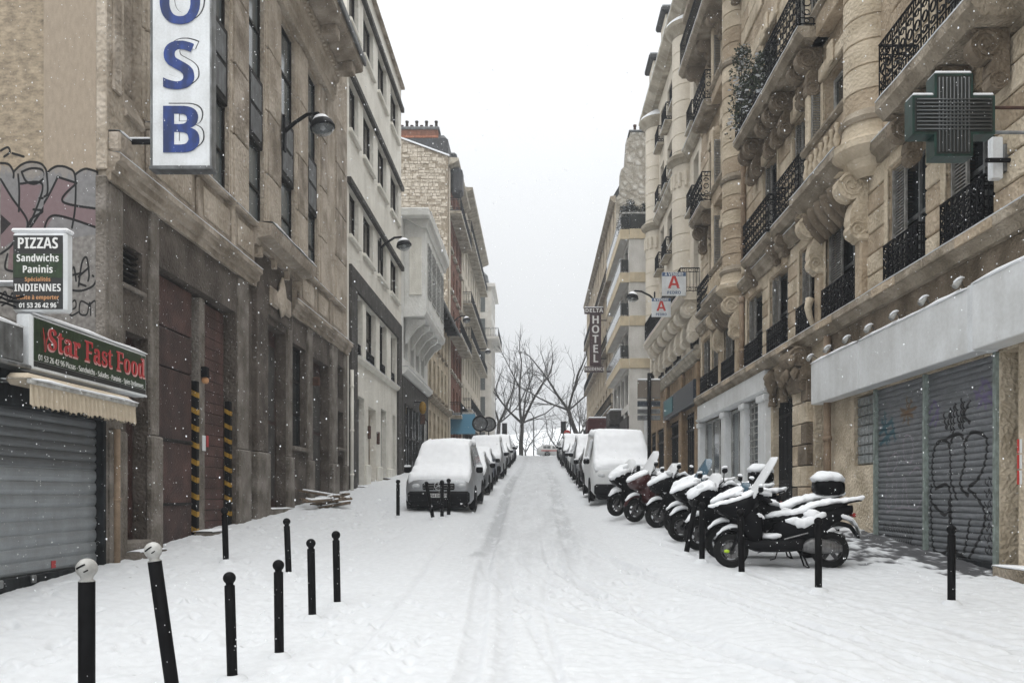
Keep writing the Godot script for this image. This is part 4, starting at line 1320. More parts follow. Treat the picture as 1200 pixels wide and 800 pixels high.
func left_far():
	# low stone house with a dark eave
	var b := thing("low_stone_house", "low weathered stone house with a dark overhanging eave", "building", fp(53.0, 3.2, -3.0))
	var ops := []
	for k in 5:
		for r in [[4.2, 6.9], [8.1, 10.2], [11.0, 12.8]]:
			ops.append([48.5 + k * 2.05, 49.5 + k * 2.05, r[0], r[1]])
	wall(b, "wall", "tan_light", 47.92, 58.8, 2.0, 13.4, ops, 0.25, 6.5)
	for p in ops:
		win(b, p[0], p[1], p[2], p[3], -0.2, 2, 2, "frame_white", "glass", 0.07)
		if p[2] > 5: fb(b, "window_sill", "tan_ledge", p[0] - 0.1, p[1] + 0.1, p[2] - 0.12, p[2] - 0.002, -0.05, 0.16)
	cornice(b, "string_course", "tan_ledge", 47.95, 58.8, 7.4, [[0.002, 0], [0.12, 0], [0.3, 0.15], [0.3, 0.3], [0.002, 0.34]])
	fb(b, "eave", "slate", 47.9, 59.4, 13.4, 13.75, -6.0, 0.75, 0.05)
	fb(b, "roof_snow", "snow", 47.95, 59.3, 13.75, 13.83, -6.0, 0.6, 0.03)
	fb(b, "eave_gutter", "zinc", 47.9, 59.4, 13.3, 13.5, 0.76, 0.88, 0.04)
	for k in 9: fb(b, "rafter_end", "frame_dark", 48.4 + k * 1.2, 48.55 + k * 1.2, 13.15, 13.4, 0.0, 0.7)
	# tall house with the bare rubble gable
	b = thing("rubble_gable_house", "tall brick fronted house showing a bare rubble gable and chimney stack", "building", fp(64.0, 4.2, -3.0))
	var og := org(b)
	var s := st()
	var gp := PackedVector2Array([Vector2(-17.0, 3.0), Vector2(-6.5, 3.0), Vector2(-6.5, 26.35), Vector2(-9.9, 27.6), Vector2(-13.5, 27.6), Vector2(-17.0, 26.0)])
	var f := func(v: Vector2, z: float): return Vector3(v.x, v.y, z) - og
	prism(s, gp, f.bind(-58.82), f.bind(-59.3))
	obj(b, "gable_wall", done(s), M.mortar)
	# rubble stones too small to pick apart singly
	s = st()
	var rr := RandomNumberGenerator.new()
	rr.seed = 5
	var y := 12.0
	while y < 27.2:
		var h := rr.randf_range(0.17, 0.3)
		var x := -10.6 + rr.randf() * 0.3
		while x < -6.6:
			var w := rr.randf_range(0.18, 0.62)
			var top := 26.3 if x > -6.9 else 26.25 + (-6.6 - x) * 0.34
			if y + h < top and x + w < -6.52 and rr.randf() > 0.2:
				var z := -58.82 + rr.randf_range(0.005, 0.045)
				var j := rr.randf_range(-0.05, 0.05)
				var q := [Vector3(x + 0.02, y + 0.02 + j, z), Vector3(x + w - 0.03, y + 0.015, z), Vector3(x + w - 0.02, y + h - 0.03 + j, z), Vector3(x + 0.03, y + h - 0.02, z)]
				var qb := []
				for v in q: qb.append(v + Vector3(0, 0, -0.08) + (v - Vector3(x + w / 2, y + h / 2, z)) * 0.08)
				for v in 4:
					quad(s, q[v] - og, q[(v + 1) % 4] - og, qb[(v + 1) % 4] - og, qb[v] - og)
				quad(s, q[0] - og, q[1] - og, q[2] - og, q[3] - og)
			x += w
		y += h
	var st0 := obj(b, "rubble_stones", done(s), M.rubble)
	st0.set_meta("kind", "stuff")
	var ops2 := []
	for k in 4:
		for r in 7:
			ops2.append([59.7 + k * 2.45, 61.0 + k * 2.45, 5.0 + r * 3.0, 7.0 + r * 3.0])
	wall(b, "street_wall", "brick", 59.3, 69.4, 3.0, 25.8, ops2, 0.3, 10.0)
	for p in ops2:
		win(b, p[0], p[1], p[2], p[3], -0.22, 2, 2, "frame_white", "glass", 0.08)
		fb(b, "window_sill", "cream_ledge", p[0] - 0.15, p[1] + 0.15, p[2] - 0.16, p[2] - 0.002, -0.05, 0.2)
		snowcap(b, p[0] - 0.15, p[1] + 0.15, p[2] - 0.002, 0.0, 0.2, 0.07)
	for y2 in [7.4, 13.4, 22.4]:
		fb(b, "balcony_slab", "cream_ledge", 59.4, 69.3, y2, y2 + 0.2, 0.0, 0.9)
		snowcap(b, 59.4, 69.3, y2 + 0.2, 0.1, 0.9, 0.1)
		railing(b, 59.4, 69.3, y2 + 0.2, 0.85, 0.95, 0.8, 0.5, false)
	fb(b, "edge_quoin", "cream", 59.32, 59.8, 3.5, 25.7, 0.0, 0.08)
	fb(b, "edge_quoin", "cream", 68.9, 69.38, 3.5, 25.7, 0.0, 0.08)
	cornice(b, "crown_cornice", "cream_ledge", 59.0, 69.5, 25.8, [[-0.5, 0], [0.2, 0.0], [0.7, 0.3], [0.75, 0.5], [-0.5, 0.6]])
	fb(b, "mansard", "slate", 59.32, 69.4, 26.35, 28.2, -8.0, -0.1, 0.3)
	fb(b, "dormer", "slate", 59.6, 61.0, 24.0, 25.9, 0.1, 0.95, 0.2)
	for k in 3: fb(b, "dormer", "slate", 62.0 + k * 2.4, 63.3 + k * 2.4, 26.3, 28.0, -0.6, 0.3, 0.15)
	s = st()
	quad(s, Vector3(-6.4, 26.42, -58.7) - og, Vector3(-9.9, 27.7, -58.7) - og, Vector3(-9.9, 27.7, -60.0) - og, Vector3(-6.4, 26.42, -60.0) - og)
	quad(s, Vector3(-6.4, 26.42, -58.7) - og, Vector3(-9.9, 27.7, -58.7) - og, Vector3(-9.9, 27.58, -58.7) - og, Vector3(-6.4, 26.3, -58.7) - og)
	obj(b, "gable_coping", done(s), M.snow)
	var ch := obj(b, "chimney", bev(Vector3(2.9, 1.9, 0.9), 0.02), M.brick, Vector3(-8.75, 27.6, -59.8) - og)
	obj(ch, "brick_band", bev(Vector3(2.96, 0.22, 0.96), 0.02), M.brick_light, Vector3(0, 0.35, 0))
	obj(ch, "chimney_cap", bev(Vector3(3.1, 0.2, 1.1), 0.03), M.zinc, Vector3(0, 1.0, 0))
	for k in 8:
		s = st()
		s.set_smooth_group(0)
		var hh := 0.62 if k % 2 else 0.3
		lathe(s, [[0.12, 0], [0.1, hh * 0.8], [0.13, hh * 0.85], [0.13, hh], [0.0, hh]], Vector3.ZERO, 10)
		obj(ch, "chimney_pot", done(s), M.iron_brown if k % 2 else M.rust, Vector3(-1.25 + k * 0.36, 1.1, 0))
	# long cream terrace
	b = thing("cream_balcony_terrace", "long cream apartment block with rows of dark balconies up the hill", "building", fp(80.0, 5.6, -3.0))
	var ops3 := []
	for k in 8:
		for r in 6:
			ops3.append([70.3 + k * 2.75, 71.6 + k * 2.75, 9.2 + r * 3.05, 11.5 + r * 3.05])
	wall(b, "wall", "cream", 69.42, 92.0, 3.8, 27.6, ops3, 0.3, 10.0)
	for p in ops3: win(b, p[0], p[1], p[2], p[3], -0.2, 2, 2, "frame_white", "glass", 0.08)
	for r in [8.9, 15.0, 18.05, 24.15]:
		fb(b, "balcony_slab", "cream_ledge", 69.6, 91.8, r, r + 0.2, 0.0, 0.85)
		snowcap(b, 69.6, 91.8, r + 0.2, 0.1, 0.85, 0.08)
		railing(b, 69.6, 91.8, r + 0.2, 0.8, 0.95, 0.75, 0.55, false)
	cornice(b, "crown_cornice", "cream_ledge", 69.4, 92.2, 27.6, [[-0.5, 0], [0.2, 0.0], [0.9, 0.3], [0.95, 0.5], [-0.5, 0.6]])
	fb(b, "mansard", "slate", 69.5, 92.0, 28.2, 30.0, -8.0, -0.3, 0.4)
	fb(b, "shop_front", "dark_wall", 69.6, 91.8, 4.0, 8.3, 0.0, 0.15)
	for k in 5: win(b, 70.2 + k * 4.3, 73.4 + k * 4.3, 5.6, 7.5, 0.17, 3, 1, "frame_dark", "glass", 0.12)
	# corner block across the boulevard end
	b = thing("white_corner_block", "white corner apartment block with a wrapped top balcony at the street end", "building", Vector3(-9.5, 6.5, -101.0))
	og = org(b)
	FX = 5.5
	var ops4 := []
	for k in 3:
		for r in 6:
			ops4.append([97.2 + k * 2.6, 98.5 + k * 2.6, 8.0 + r * 3.1, 10.4 + r * 3.1])
	wall(b, "wall", "modern", 96.5, 105.0, 5.5, 26.5, ops4, 0.3, 9.0)
	for p in ops4:
		win(b, p[0], p[1], p[2], p[3], -0.2, 2, 2, "frame_white", "glass", 0.1)
	for k in 3:
		for r in 6:
			var xx := -6.6 - k * 2.0
			obj(b, "shutter", bev(Vector3(0.7, 2.3, 0.08), 0.02), M.glass_pale, Vector3(xx, 9.2 + r * 3.1, -96.47) - og)
	fb(b, "balcony_slab", "modern", 95.6, 105.0, 20.2, 20.5, -9.0, 0.9)
	railing(b, 95.7, 105.0, 20.5, 0.85, 1.0, 6.0, 0.6, false)
	fb(b, "crown_cornice", "modern", 96.1, 105.2, 26.5, 26.9, -9.0, 0.45)
	fb(b, "mansard", "zinc", 96.8, 105.0, 26.9, 28.6, -8.5, -0.5, 0.5)
	FX = 6.5
	# awnings, signs and lamps on the far left
	var a := thing("blue_shop_sign", "pale blue projecting shop sign on the brick front far up the street", "sign", fp(60.5, 7.1, 0.9))
	obj(a, "sign_board", bev(Vector3(1.9, 1.6, 0.2), 0.04), M.shop_blue, Vector3(0, 0.0, 0))
	obj(a, "sign_trim", bev(Vector3(1.94, 0.16, 0.22), 0.03), M.frame_white, Vector3(0, 0.75, 0))
	obj(a, "bracket", bev(Vector3(0.8, 0.08, 0.08), 0.02), M.iron, Vector3(-1.2, 0.5, 0))
	a = thing("snowy_awning", "dark low awning with snow on top at the far street corner", "awning", fp(88.0, 7.0, 1.0))
	fb(a, "canopy", "dark_wall", 86.5, 93.5, 7.0, 7.5, 0.2, 2.4, 0.1)
	fb(a, "snow_cap", "snow", 86.6, 93.4, 7.5, 7.75, 0.3, 2.3, 0.1)
	for e in [[50.0, -3.55], [53.0, -3.2]]:
		var r := thing("round_road_sign", ["round road sign seen from behind, closest to the blue shop sign", "round road sign seen from behind, on the street side of its twin"][0 if e[0] < 51 else 1], "road sign", Vector3(e[1], gh(e[1], e[0]), -e[0]), "round road signs seen from behind")
		s = st()
		s.set_smooth_group(0)
		tube(s, [Vector3(0, 0, 0), Vector3(0, 3.1, 0)], 0.045, 0.045, 8)
		obj(r, "post", done(s), M.iron)
		s = st()
		s.set_smooth_group(0)
		ring(s, Vector3(0, 2.7, 0.06), Vector3.RIGHT, Vector3.UP, 0.45, 0.05, 24, 6)
		obj(r, "rim", done(s), M.iron)
		s = st()
		lathe(s, [[0.0, 0.06], [0.43, 0.06], [0.43, 0.04], [0.0, 0.04]], Vector3(0, 2.7, 0), 24, 2)
		obj(r, "disc", done(s), M.zinc)

# ---------------------------------------------------------------- right side
func build_right():
	S = 1.0
	FX = 6.8
	stone_building()
	corner_shop()
	white_shop()
	cream_building()
	right_far()
	cross_sign()

func balcony(b: Node, d0: float, d1: float, y: float, o: float, h: float, t := 0.2, m := "tan_ledge", dense := true, o0 := 0.0):
	cornice(b, "balcony_slab", m, d0, d1, y - t, [[o0, 0], [o - 0.14, 0], [o - 0.06, t * 0.3], [o, t * 0.5], [o, t], [o0, t]])
	snowcap(b, d0, d1, y, o - 0.10, o + 0.01, 0.035)
	railing(b, d0 + 0.04, d1 - 0.04, y + 0.01, o - 0.06, h, maxf(0.1, o - o0 - 0.1), 0.26, dense)

func stone_building():
	var b := thing("ornate_stone_building", "ornate tan stone apartment building with black iron balconies and rounded bays", "building", Vector3(9.0, 0.8, -21.0))
	var og := org(b)
	# street level with its openings
	wall(b, "street_level_wall", "tan_light", 1.0, 33.6, -0.3, 5.5, [[11.45, 11.9, 0.4, 3.85], [12.01, 16.2, 0.4, 3.85], [16.35, 17.4, 2.37, 3.85], [19.25, 19.85, 0.8, 4.9], [21.2, 23.4, 0.9, 5.1], [23.75, 33.3, 1.0, 5.4]], 0.5, 7.0)
	var W := [[9.7, 11.0], [12.03, 13.37], [14.14, 15.57], [16.9, 18.95], [19.46, 20.84], [21.9, 23.49], [24.38, 26.05], [27.2, 29.3], [29.75, 31.3], [31.75, 33.1]]
	var ops := []
	for w in W: ops.append([w[0], w[1], 5.82, 8.0])
	wall(b, "first_floor_wall", "tan", 1.0, 33.6, 5.5, 8.7, ops, 0.3, 7.0)
	var up := []
	for r in [[9.05, 11.5], [12.75, 15.2], [16.6, 18.6]]:
		for c in [[10.2, 11.4], [12.3, 13.7], [17.55, 19.1], [20.1, 21.4], [22.8, 24.2], [28.5, 29.6], [30.4, 31.7]]:
			up.append([c[0], c[1], r[0], r[1]])
	wall(b, "upper_wall", "tan", 1.0, 33.6, 8.7, 21.2, up, 0.3, 7.0)
	# string course over the street level
	cornice(b, "string_course", "tan_ledge", 1.0, 33.6, 5.42, [[0.002, 0], [0.16, 0.0], [0.2, 0.08], [0.3, 0.14], [0.32, 0.3], [0.002, 0.34]])
	snowcap(b, 1.0, 33.6, 5.745, 0.25, 0.325, 0.018)
	for k in 24:
		fb(b, "course_slab", "tan_ledge" if k % 3 else "tan", 8.4 + k * 1.05, 9.43 + k * 1.05, 5.57, 5.73, 0.3, 0.335, 0.012)
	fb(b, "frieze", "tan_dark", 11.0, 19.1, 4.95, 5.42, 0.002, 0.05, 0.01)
	# first floor: piers of coursed blocks, recessed windows, shutters and little iron guards
	var tones := ["tan_light", "tan", "tan_light", "tan"]
	var piers := [[11.02, 12.0], [13.4, 14.11], [15.6, 16.6], [20.87, 21.86], [23.52, 24.34], [26.08, 26.9], [31.33, 31.72], [33.13, 33.58]]
	for p in piers: stones(b, tones, p[0], p[1], 5.78, 8.3, 0.42, -0.02, 0.05, 1.3)
	for w in W:
		if w[0] < 11: continue
		stones(b, tones, w[0] - 0.02, w[1] + 0.02, 8.03, 8.5, 0.46, -0.02, 0.04, 1.0)
		fb(b, "window_sill", "tan_ledge", w[0] - 0.03, w[1] + 0.03, 5.76, 5.818, -0.3, 0.06, 0.01)
		win(b, w[0], w[1], 5.82, 8.0, -0.24, 2, 2, "frame_grey", "glass", 0.07)
		var lw: float = (w[1] - w[0]) * 0.36
		louvre(b, w[1] - lw, w[1] - 0.02, 5.85, 7.95, -0.06, "louvre", 0.06)
		louvre_x(b, FX + 0.0, FX + 0.26, 5.85, 7.95, w[1] - 0.06, "louvre", 0.06)
		fb(b, "jamb", "tan_light", w[1] + 0.002, w[1] + 0.14, 5.82, 8.02, 0.04, 0.09, 0.015)
		railing(b, w[0] + 0.02, w[1] - 0.02, 5.79, 0.16, 0.72, 0.14, 0.2, true)
	# consoles framing the wide windows under the bays
	for e in [[16.72, 0.34], [19.18, 0.3], [27.02, 0.32], [29.5, 0.3]]:
		console(b, e[0], 8.35, 0.62, 1.35, e[1], "tan_light", 0.04)
		fb(b, "console_pier", "tan", e[0] - 0.15, e[0] + 0.15, 5.78, 7.05, 0.0, 0.2, 0.03)
		fb(b, "pier_capital", "tan_light", e[0] - 0.2, e[0] + 0.2, 6.95, 7.1, 0.0, 0.28, 0.04)
	# second floor string and entablature
	for e in [[8.0, 16.0], [19.7, 26.6], [30.2, 33.6]]:
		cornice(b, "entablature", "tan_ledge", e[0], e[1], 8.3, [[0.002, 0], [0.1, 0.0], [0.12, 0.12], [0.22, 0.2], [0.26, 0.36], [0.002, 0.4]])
		snowcap(b, e[0], e[1], 8.68, 0.1, 0.26, 0.02)
	# two rounded bays
	for e in [[16.6, 19.6], [27.6, 30.2]]:
		var d0: float = e[0]
		var d1: float = e[1]
		drums(b, ["tan_light", "tan", "tan_light"], d0, -0.06, 0.56, 9.35, 12.3, 0.52)
		drums(b, ["tan_light", "tan", "tan_light"], d0, -0.06, 0.56, 12.55, 16.2, 0.52)
		drums(b, ["tan_light", "tan"], d0, -0.06, 0.56, 16.4, 19.0, 0.52)
		for y in [9.2, 12.3, 16.2]:
			moulding(b, "band_moulding", "tan_ledge", d0, -0.06, [[0.56, 0], [0.62, 0.02], [0.66, 0.1], [0.62, 0.16], [0.6, 0.2], [0.56, 0.26]], y)
		moulding(b, "bay_foot", "tan_light", d0, -0.06, [[0.35, -0.75], [0.5, -0.6], [0.56, -0.42], [0.72, -0.3], [0.78, -0.24], [0.78, -0.1], [0.7, -0.06], [0.64, 0.0], [0.6, 0.12], [0.58, 0.3]], 8.92)
		cornice(b, "bay_base", "tan_ledge", d0, d1, 8.3, [[0.0, -0.15], [0.3, 0.05], [0.46, 0.2], [0.6, 0.36], [0.72, 0.4], [0.72, 0.56], [0.62, 0.6], [0.0, 0.62]])
		snowcap(b, d0, d1, 8.88, 0.55, 0.73, 0.02)
		# fluted swell below the foot
		for k in 6:
			var s := st()
			s.set_smooth_group(0)
			var pts := []
			for i in 8:
				var t := i / 7.0
				pts.append(fp(d0 + 0.35 + k * 0.42, 8.32 - 0.62 * t, 0.44 * cos(t * 1.45)) - og)
			tube(s, pts, 0.17, 0.13, 8)
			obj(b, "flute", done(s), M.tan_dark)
		for e2 in [[9.0, 9.9], [12.4, 12.85], [16.3, 16.7]]:
			fb(b, "bay_parapet", "tan", d0 + 0.4, d1, e2[0], e2[1], 0.0, 0.32, 0.02)
			cornice(b, "bay_sill", "tan_ledge", d0 + 0.3, d1 + 0.05, e2[1], [[0.0, 0], [0.36, 0], [0.44, 0.06], [0.44, 0.12], [0.0, 0.14]])
		for k in 7:
			var s := st()
			s.set_smooth_group(0)
			lathe(s, [[0.05, 0], [0.05, 0.05], [0.09, 0.2], [0.04, 0.42], [0.07, 0.5], [0.05, 0.56]], Vector3.ZERO, 10)
			obj(b, "baluster", done(s), M.tan_light, fp(d0 + 0.75 + k * 0.33, 9.15, 0.38) - og)
		for y in [9.95, 12.75, 16.6]:
			fb(b, "bay_jamb", "tan_light", d1 - 0.28, d1, y + 0.1, y + 2.6, 0.0, 0.34, 0.03)
			stones(b, ["tan_light", "tan"], d1 - 0.02, d1 + 0.3, y + 0.1, y + 2.3, 0.5, 0.0, 0.2, 2.0)
			louvre_x(b, FX - 0.28, FX + 0.1, y + 0.15, y + 2.1, d1 - 0.3, "louvre", 0.06)
	# windows of the upper floors
	for p in up:
		win(b, p[0], p[1], p[2], p[3], -0.22, 2, 3, "frame_grey" if p[0] != 17.55 else "frame_white", "glass", 0.08)
		if p[0] > 19.5:
			louvre(b, p[1] - 0.35, p[1] - 0.01, p[2] + 0.05, p[3] - 0.05, -0.1, "louvre", 0.06)
			louvre_x(b, FX + 0.0, FX + 0.26, p[2] + 0.05, p[3] - 0.05, p[1] - 0.05, "louvre", 0.06)
		fb(b, "window_head", "tan_light", p[0] - 0.15, p[1] + 0.15, p[3] + 0.02, p[3] + 0.35, 0.0, 0.14, 0.03)
		fb(b, "keystone", "tan_light", (p[0] + p[1]) / 2 - 0.16, (p[0] + p[1]) / 2 + 0.16, p[3] - 0.02, p[3] + 0.5, 0.12, 0.22, 0.04)
		for s2 in [p[0] - 0.16, p[1] + 0.02]:
			fb(b, "jamb", "tan_light", s2, s2 + 0.14, p[2], p[3], 0.0, 0.08, 0.015)
	for p in [[13.75, 15.5], [19.75, 19.95], [21.6, 22.6], [24.4, 26.8], [31.9, 33.5]]:
		for y in [[9.0, 11.9], [12.75, 15.9], [16.5, 19.0]]:
			stones(b, tones, p[0], p[1], y[0], y[1], 0.48, -0.02, 0.06, 1.4)
	# balconies with scrolled consoles
	balcony(b, 11.2, 14.4, 8.72, 0.8, 0.98, 0.34)
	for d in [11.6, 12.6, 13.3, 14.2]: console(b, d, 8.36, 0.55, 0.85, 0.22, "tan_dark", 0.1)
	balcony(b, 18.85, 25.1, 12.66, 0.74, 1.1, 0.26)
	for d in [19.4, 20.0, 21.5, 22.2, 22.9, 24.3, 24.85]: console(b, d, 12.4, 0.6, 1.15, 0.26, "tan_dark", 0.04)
	for e in [[22.35, 25.2], [19.75, 22.0]]:
		balcony(b, e[0], e[1], 9.0, 0.48, 1.05, 0.26)
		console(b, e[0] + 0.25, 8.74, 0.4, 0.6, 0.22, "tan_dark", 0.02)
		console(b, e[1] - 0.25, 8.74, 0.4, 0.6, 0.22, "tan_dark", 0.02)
	balcony(b, 30.2, 32.6, 12.7, 0.72, 1.1, 0.26)
	balcony(b, 30.2, 32.6, 16.5, 0.6, 1.1, 0.22)
	balcony(b, 30.3, 32.6, 9.0, 0.45, 1.05, 0.22)
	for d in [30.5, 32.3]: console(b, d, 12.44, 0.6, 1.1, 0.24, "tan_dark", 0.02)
	balcony(b, 16.8, 33.6, 19.3, 0.95, 1.05, 0.3, "tan_ledge", false)
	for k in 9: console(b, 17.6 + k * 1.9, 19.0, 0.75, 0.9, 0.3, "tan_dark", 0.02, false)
	cornice(b, "crown_cornice", "tan_ledge", 1.0, 33.6, 21.0, [[0.0, 0], [0.3, 0.0], [0.8, 0.3], [0.8, 0.5], [0.0, 0.6]])
	# engaged pipe by the far bay and festoon heads
	for e in [[26.4, 5.9, 8.2], [26.2, 9.2, 15.0], [18.62, 0.9, 5.4]]:
		var s := st()
		s.set_smooth_group(0)
		tube(s, [Vector3(0, 0, 0), Vector3(0, e[2] - e[1], 0)], 0.085, 0.085, 10)
		var y := 0.5
		while y < e[2] - e[1]:
			tube(s, [Vector3(0, y, 0), Vector3(0, y + 0.1, 0)], 0.11, 0.11, 10)
			y += 1.6
		obj(b, "drainpipe", done(s), M.pipe, fp(e[0], e[1], 0.14) - og)
	# entrance: iron gate leaves, coursed jamb, carved bracket
	for g0 in [21.25, 22.34]:
		var s := st()
		var c := fp(g0 + 0.5, 1.1, -0.2)
		for i in 9:
			var dd: float = g0 + 0.02 + i * 0.125
			var top := 4.1 + 0.45 * sqrt(maxf(0.0, 1.0 - pow((dd - g0 - 0.52) / 0.54, 2)))
			sbx(s, c, dd, dd + 0.05, 1.1, top, -0.22, -0.17)
		for y in [1.15, 2.0, 2.1, 3.95]: sbx(s, c, g0, g0 + 1.04, y, y + 0.08, -0.225, -0.165)
		obj(b, "iron_gate", done(s), M.iron, c - og)
		fb(b, "gate_panel", "iron_brown", g0 + 0.02, g0 + 1.02, 1.15, 2.3, -0.3, -0.25)
	for d in [21.25, 22.3, 23.35]:
		var s := st()
		s.set_smooth_group(0)
		loft(s, [[0.0, 0.0, 0.1, 0.12], [0.35, 0.0, 0.09, 0.1], [0.6, 0.02, 0.17, 0.19], [0.85, 0.03, 0.2, 0.22], [1.05, 0.0, 0.1, 0.12]], 12, 0.05)
		var fg := obj(b, "carved_figure", done(s), M.tan_dark, fp(d, 4.3, 0.02) - og)
		fg.rotation.z = PI / 2
	stones(b, ["tan_light", "tan_dark", "tan"], 20.0, 21.12, 0.9, 4.6, 0.52, -0.02, 0.16, 0.7)
	console(b, 20.5, 5.44, 0.55, 1.1, 0.9, "tan_dark", 0.02)
	for k in 5:
		var s := st()
		s.set_smooth_group(0)
		loft(s, [[-0.1, 0.0, 0.02, 0.03], [0.0, 0.0, 0.13, 0.17], [0.12, 0.05, 0.05, 0.06]], 10, 0.05)
		obj(b, "carved_leaf", done(s), M.tan_dark, fp(20.05 + (k % 3) * 0.42, 4.75 + 0.3 * (k / 3), 0.45 + 0.06 * (k % 2)) - og)
	# small consoled bracket holding a carved limb at the corner of the first floor
	var s3 := st()
	s3.set_smooth_group(0)
	tube(s3, [Vector3(0, 0.62, 0), Vector3(-0.06, 0.4, 0.03), Vector3(-0.02, 0.2, 0.02), Vector3(0.06, 0, 0)], 0.1, 0.055, 8)
	obj(b, "carved_bracket", done(s3), M.tan_light, fp(19.2, 5.78, 0.34) - og)
	stones(b, ["tan", "tan_dark"], 17.45, 19.2, 0.4, 0.95, 0.28, -0.02, 0.03, 0.9)

func corner_shop():
	var b := thing("closed_shop_front", "closed shop front with white fascia panels and two graffitied roller shutters", "shop", fp(14.5, 0.7, 0.1))
	for e in [[8.2, 11.86, 0.44], [12.08, 16.24, 0.36], [16.27, 19.08, 0.36]]:
		fb(b, "fascia_panel", "white_panel", e[0], e[1], 3.87, 4.84, 0.06, e[2], 0.015)
		snowcap(b, e[0], e[1], 4.84, 0.06, e[2] + 0.01, 0.06)
	fb(b, "fascia_joint", "sign_white", 11.865, 12.075, 3.86, 4.86, 0.04, 0.40, 0.01)
	for e in [[11.93, 12.01], [14.12, 14.2], [16.2, 16.28]]:
		fb(b, "guide_post", "green_post", e[0], e[1], 0.3, 3.86, -0.1, 0.06, 0.01)
	var W := 512
	var n2 := FastNoiseLite.new()
	n2.seed = 8
	n2.frequency = 0.02
	n2.fractal_octaves = 3
	var base := func(i: int, j: int):
		var v := 0.82 + 0.25 * n2.get_noise_2d(i * 0.4, j * 4.0) + 0.14 * n2.get_noise_2d(i * 3.0, j * 2.0)
		return (Color(0.20, 0.21, 0.222) * v).linear_to_srgb()
	# near shutter: black balloon letters and tags (0..1 across from the near end, flipped so it reads left to right)
	var im := canvas(W, W, base)
	var K := func(a: Array) -> Array:
		# picture runs from the far end (u = 1) to the near end (u = 0)
		var out := []
		for i in range(0, a.size(), 2): out.append(Vector2((1.0 - a[i]) * W, a[i + 1] * W))
		return out
	var blk := Color(0.05, 0.05, 0.055)
	var vio := Color(0.42, 0.38, 0.52)
	for p in [[0.02, 0.22, 0.1, 0.16, 0.16, 0.24, 0.1, 0.3], [0.03, 0.28, 0.18, 0.2], [0.72, 0.2, 0.85, 0.12, 0.95, 0.2], [0.75, 0.24, 0.9, 0.18, 0.98, 0.26], [0.8, 0.1, 0.86, 0.26], [0.7, 0.16, 0.95, 0.24]]:
		stroke(im, K.call(p), 9, 7, vio, 0.28)
	for p in [[0.25, 0.24, 0.3, 0.32, 0.36, 0.22, 0.36, 0.34], [0.4, 0.35, 0.42, 0.2, 0.5, 0.33, 0.52, 0.18], [0.54, 0.34, 0.55, 0.2], [0.54, 0.27, 0.64, 0.2], [0.55, 0.27, 0.64, 0.31], [0.25, 0.38, 0.4, 0.36]]:
		stroke(im, K.call(p), 7, 5, blk, 0.9)
	for p in [[0.12, 0.64, 0.06, 0.55, 0.1, 0.42, 0.22, 0.38, 0.34, 0.42, 0.36, 0.6, 0.4, 0.64, 0.45, 0.7], [0.34, 0.42, 0.42, 0.36, 0.54, 0.38, 0.57, 0.5, 0.5, 0.62, 0.62, 0.68], [0.57, 0.4, 0.68, 0.36, 0.86, 0.4, 0.84, 0.52, 0.74, 0.6, 0.62, 0.64, 0.72, 0.68, 0.84, 0.76, 0.8, 0.86, 0.62, 1.0], [0.12, 0.64, 0.3, 0.62, 0.36, 0.7, 0.28, 0.78, 0.12, 0.74, 0.04, 0.7, 0.05, 0.62], [0.04, 0.74, 0.06, 0.9, 0.1, 0.98, 0.28, 0.98, 0.34, 0.88, 0.33, 0.7], [0.36, 0.72, 0.38, 0.9, 0.46, 0.98, 0.56, 0.96, 0.64, 0.8], [0.46, 0.98, 0.58, 1.0]]:
		stroke(im, K.call(p), 7.5, 5, blk, 0.9)
	for k in 7:
		var y := 0.6 + 0.055 * k
		stroke(im, K.call([0.84, y, 0.88, y + 0.03, 0.9, y - 0.01, 0.94, y + 0.03, 0.98, y]), 3, 3, blk, 0.7)
	var m1 := paint_mat("shutter_graffiti_near", im, 0.55)
	m1.metallic = 0.25
	im = canvas(W, W, base)
	for p in [[0.04, 0.28, 0.3, 0.22], [0.08, 0.2, 0.25, 0.34], [0.05, 0.35, 0.35, 0.28], [0.15, 0.16, 0.2, 0.36], [0.3, 0.2, 0.38, 0.34]]:
		stroke(im, K.call(p), 13, 9, Color(0.16, 0.33, 0.38), 0.3)
	for p in [[0.5, 0.16, 0.75, 0.22], [0.55, 0.24, 0.72, 0.12], [0.62, 0.1, 0.66, 0.26], [0.5, 0.2, 0.8, 0.17]]:
		stroke(im, K.call(p), 10, 7, Color(0.42, 0.32, 0.22), 0.3)
	var wht := Color(0.55, 0.53, 0.56)
	for p in [[0.25, 0.45, 0.2, 0.5, 0.25, 0.55, 0.4, 0.5, 0.42, 0.42, 0.28, 0.44], [0.55, 0.36, 0.62, 0.32, 0.74, 0.36, 0.72, 0.48, 0.58, 0.46, 0.55, 0.36], [0.2, 0.6, 0.18, 0.72, 0.28, 0.74, 0.34, 0.58], [0.42, 0.58, 0.4, 0.74, 0.52, 0.74, 0.56, 0.56], [0.6, 0.58, 0.66, 0.74, 0.85, 0.74, 0.95, 0.62, 0.85, 0.52, 0.68, 0.55], [0.2, 0.78, 0.5, 0.75, 0.8, 0.76]]:
		stroke(im, K.call(p), 5, 3.5, wht, 0.55)
	for k in 12:
		stroke(im, K.call([0.12 + k * 0.055, 0.86, 0.14 + k * 0.055, 0.9, 0.16 + k * 0.055, 0.85 + 0.01 * (k % 3)]), 3, 3, blk, 0.6)
		stroke(im, K.call([0.2 + k * 0.045, 0.93, 0.21 + k * 0.045, 0.96, 0.23 + k * 0.045, 0.92]), 3, 3, blk, 0.6)
	var m2 := paint_mat("shutter_graffiti_far", im, 0.55)
	m2.metallic = 0.25
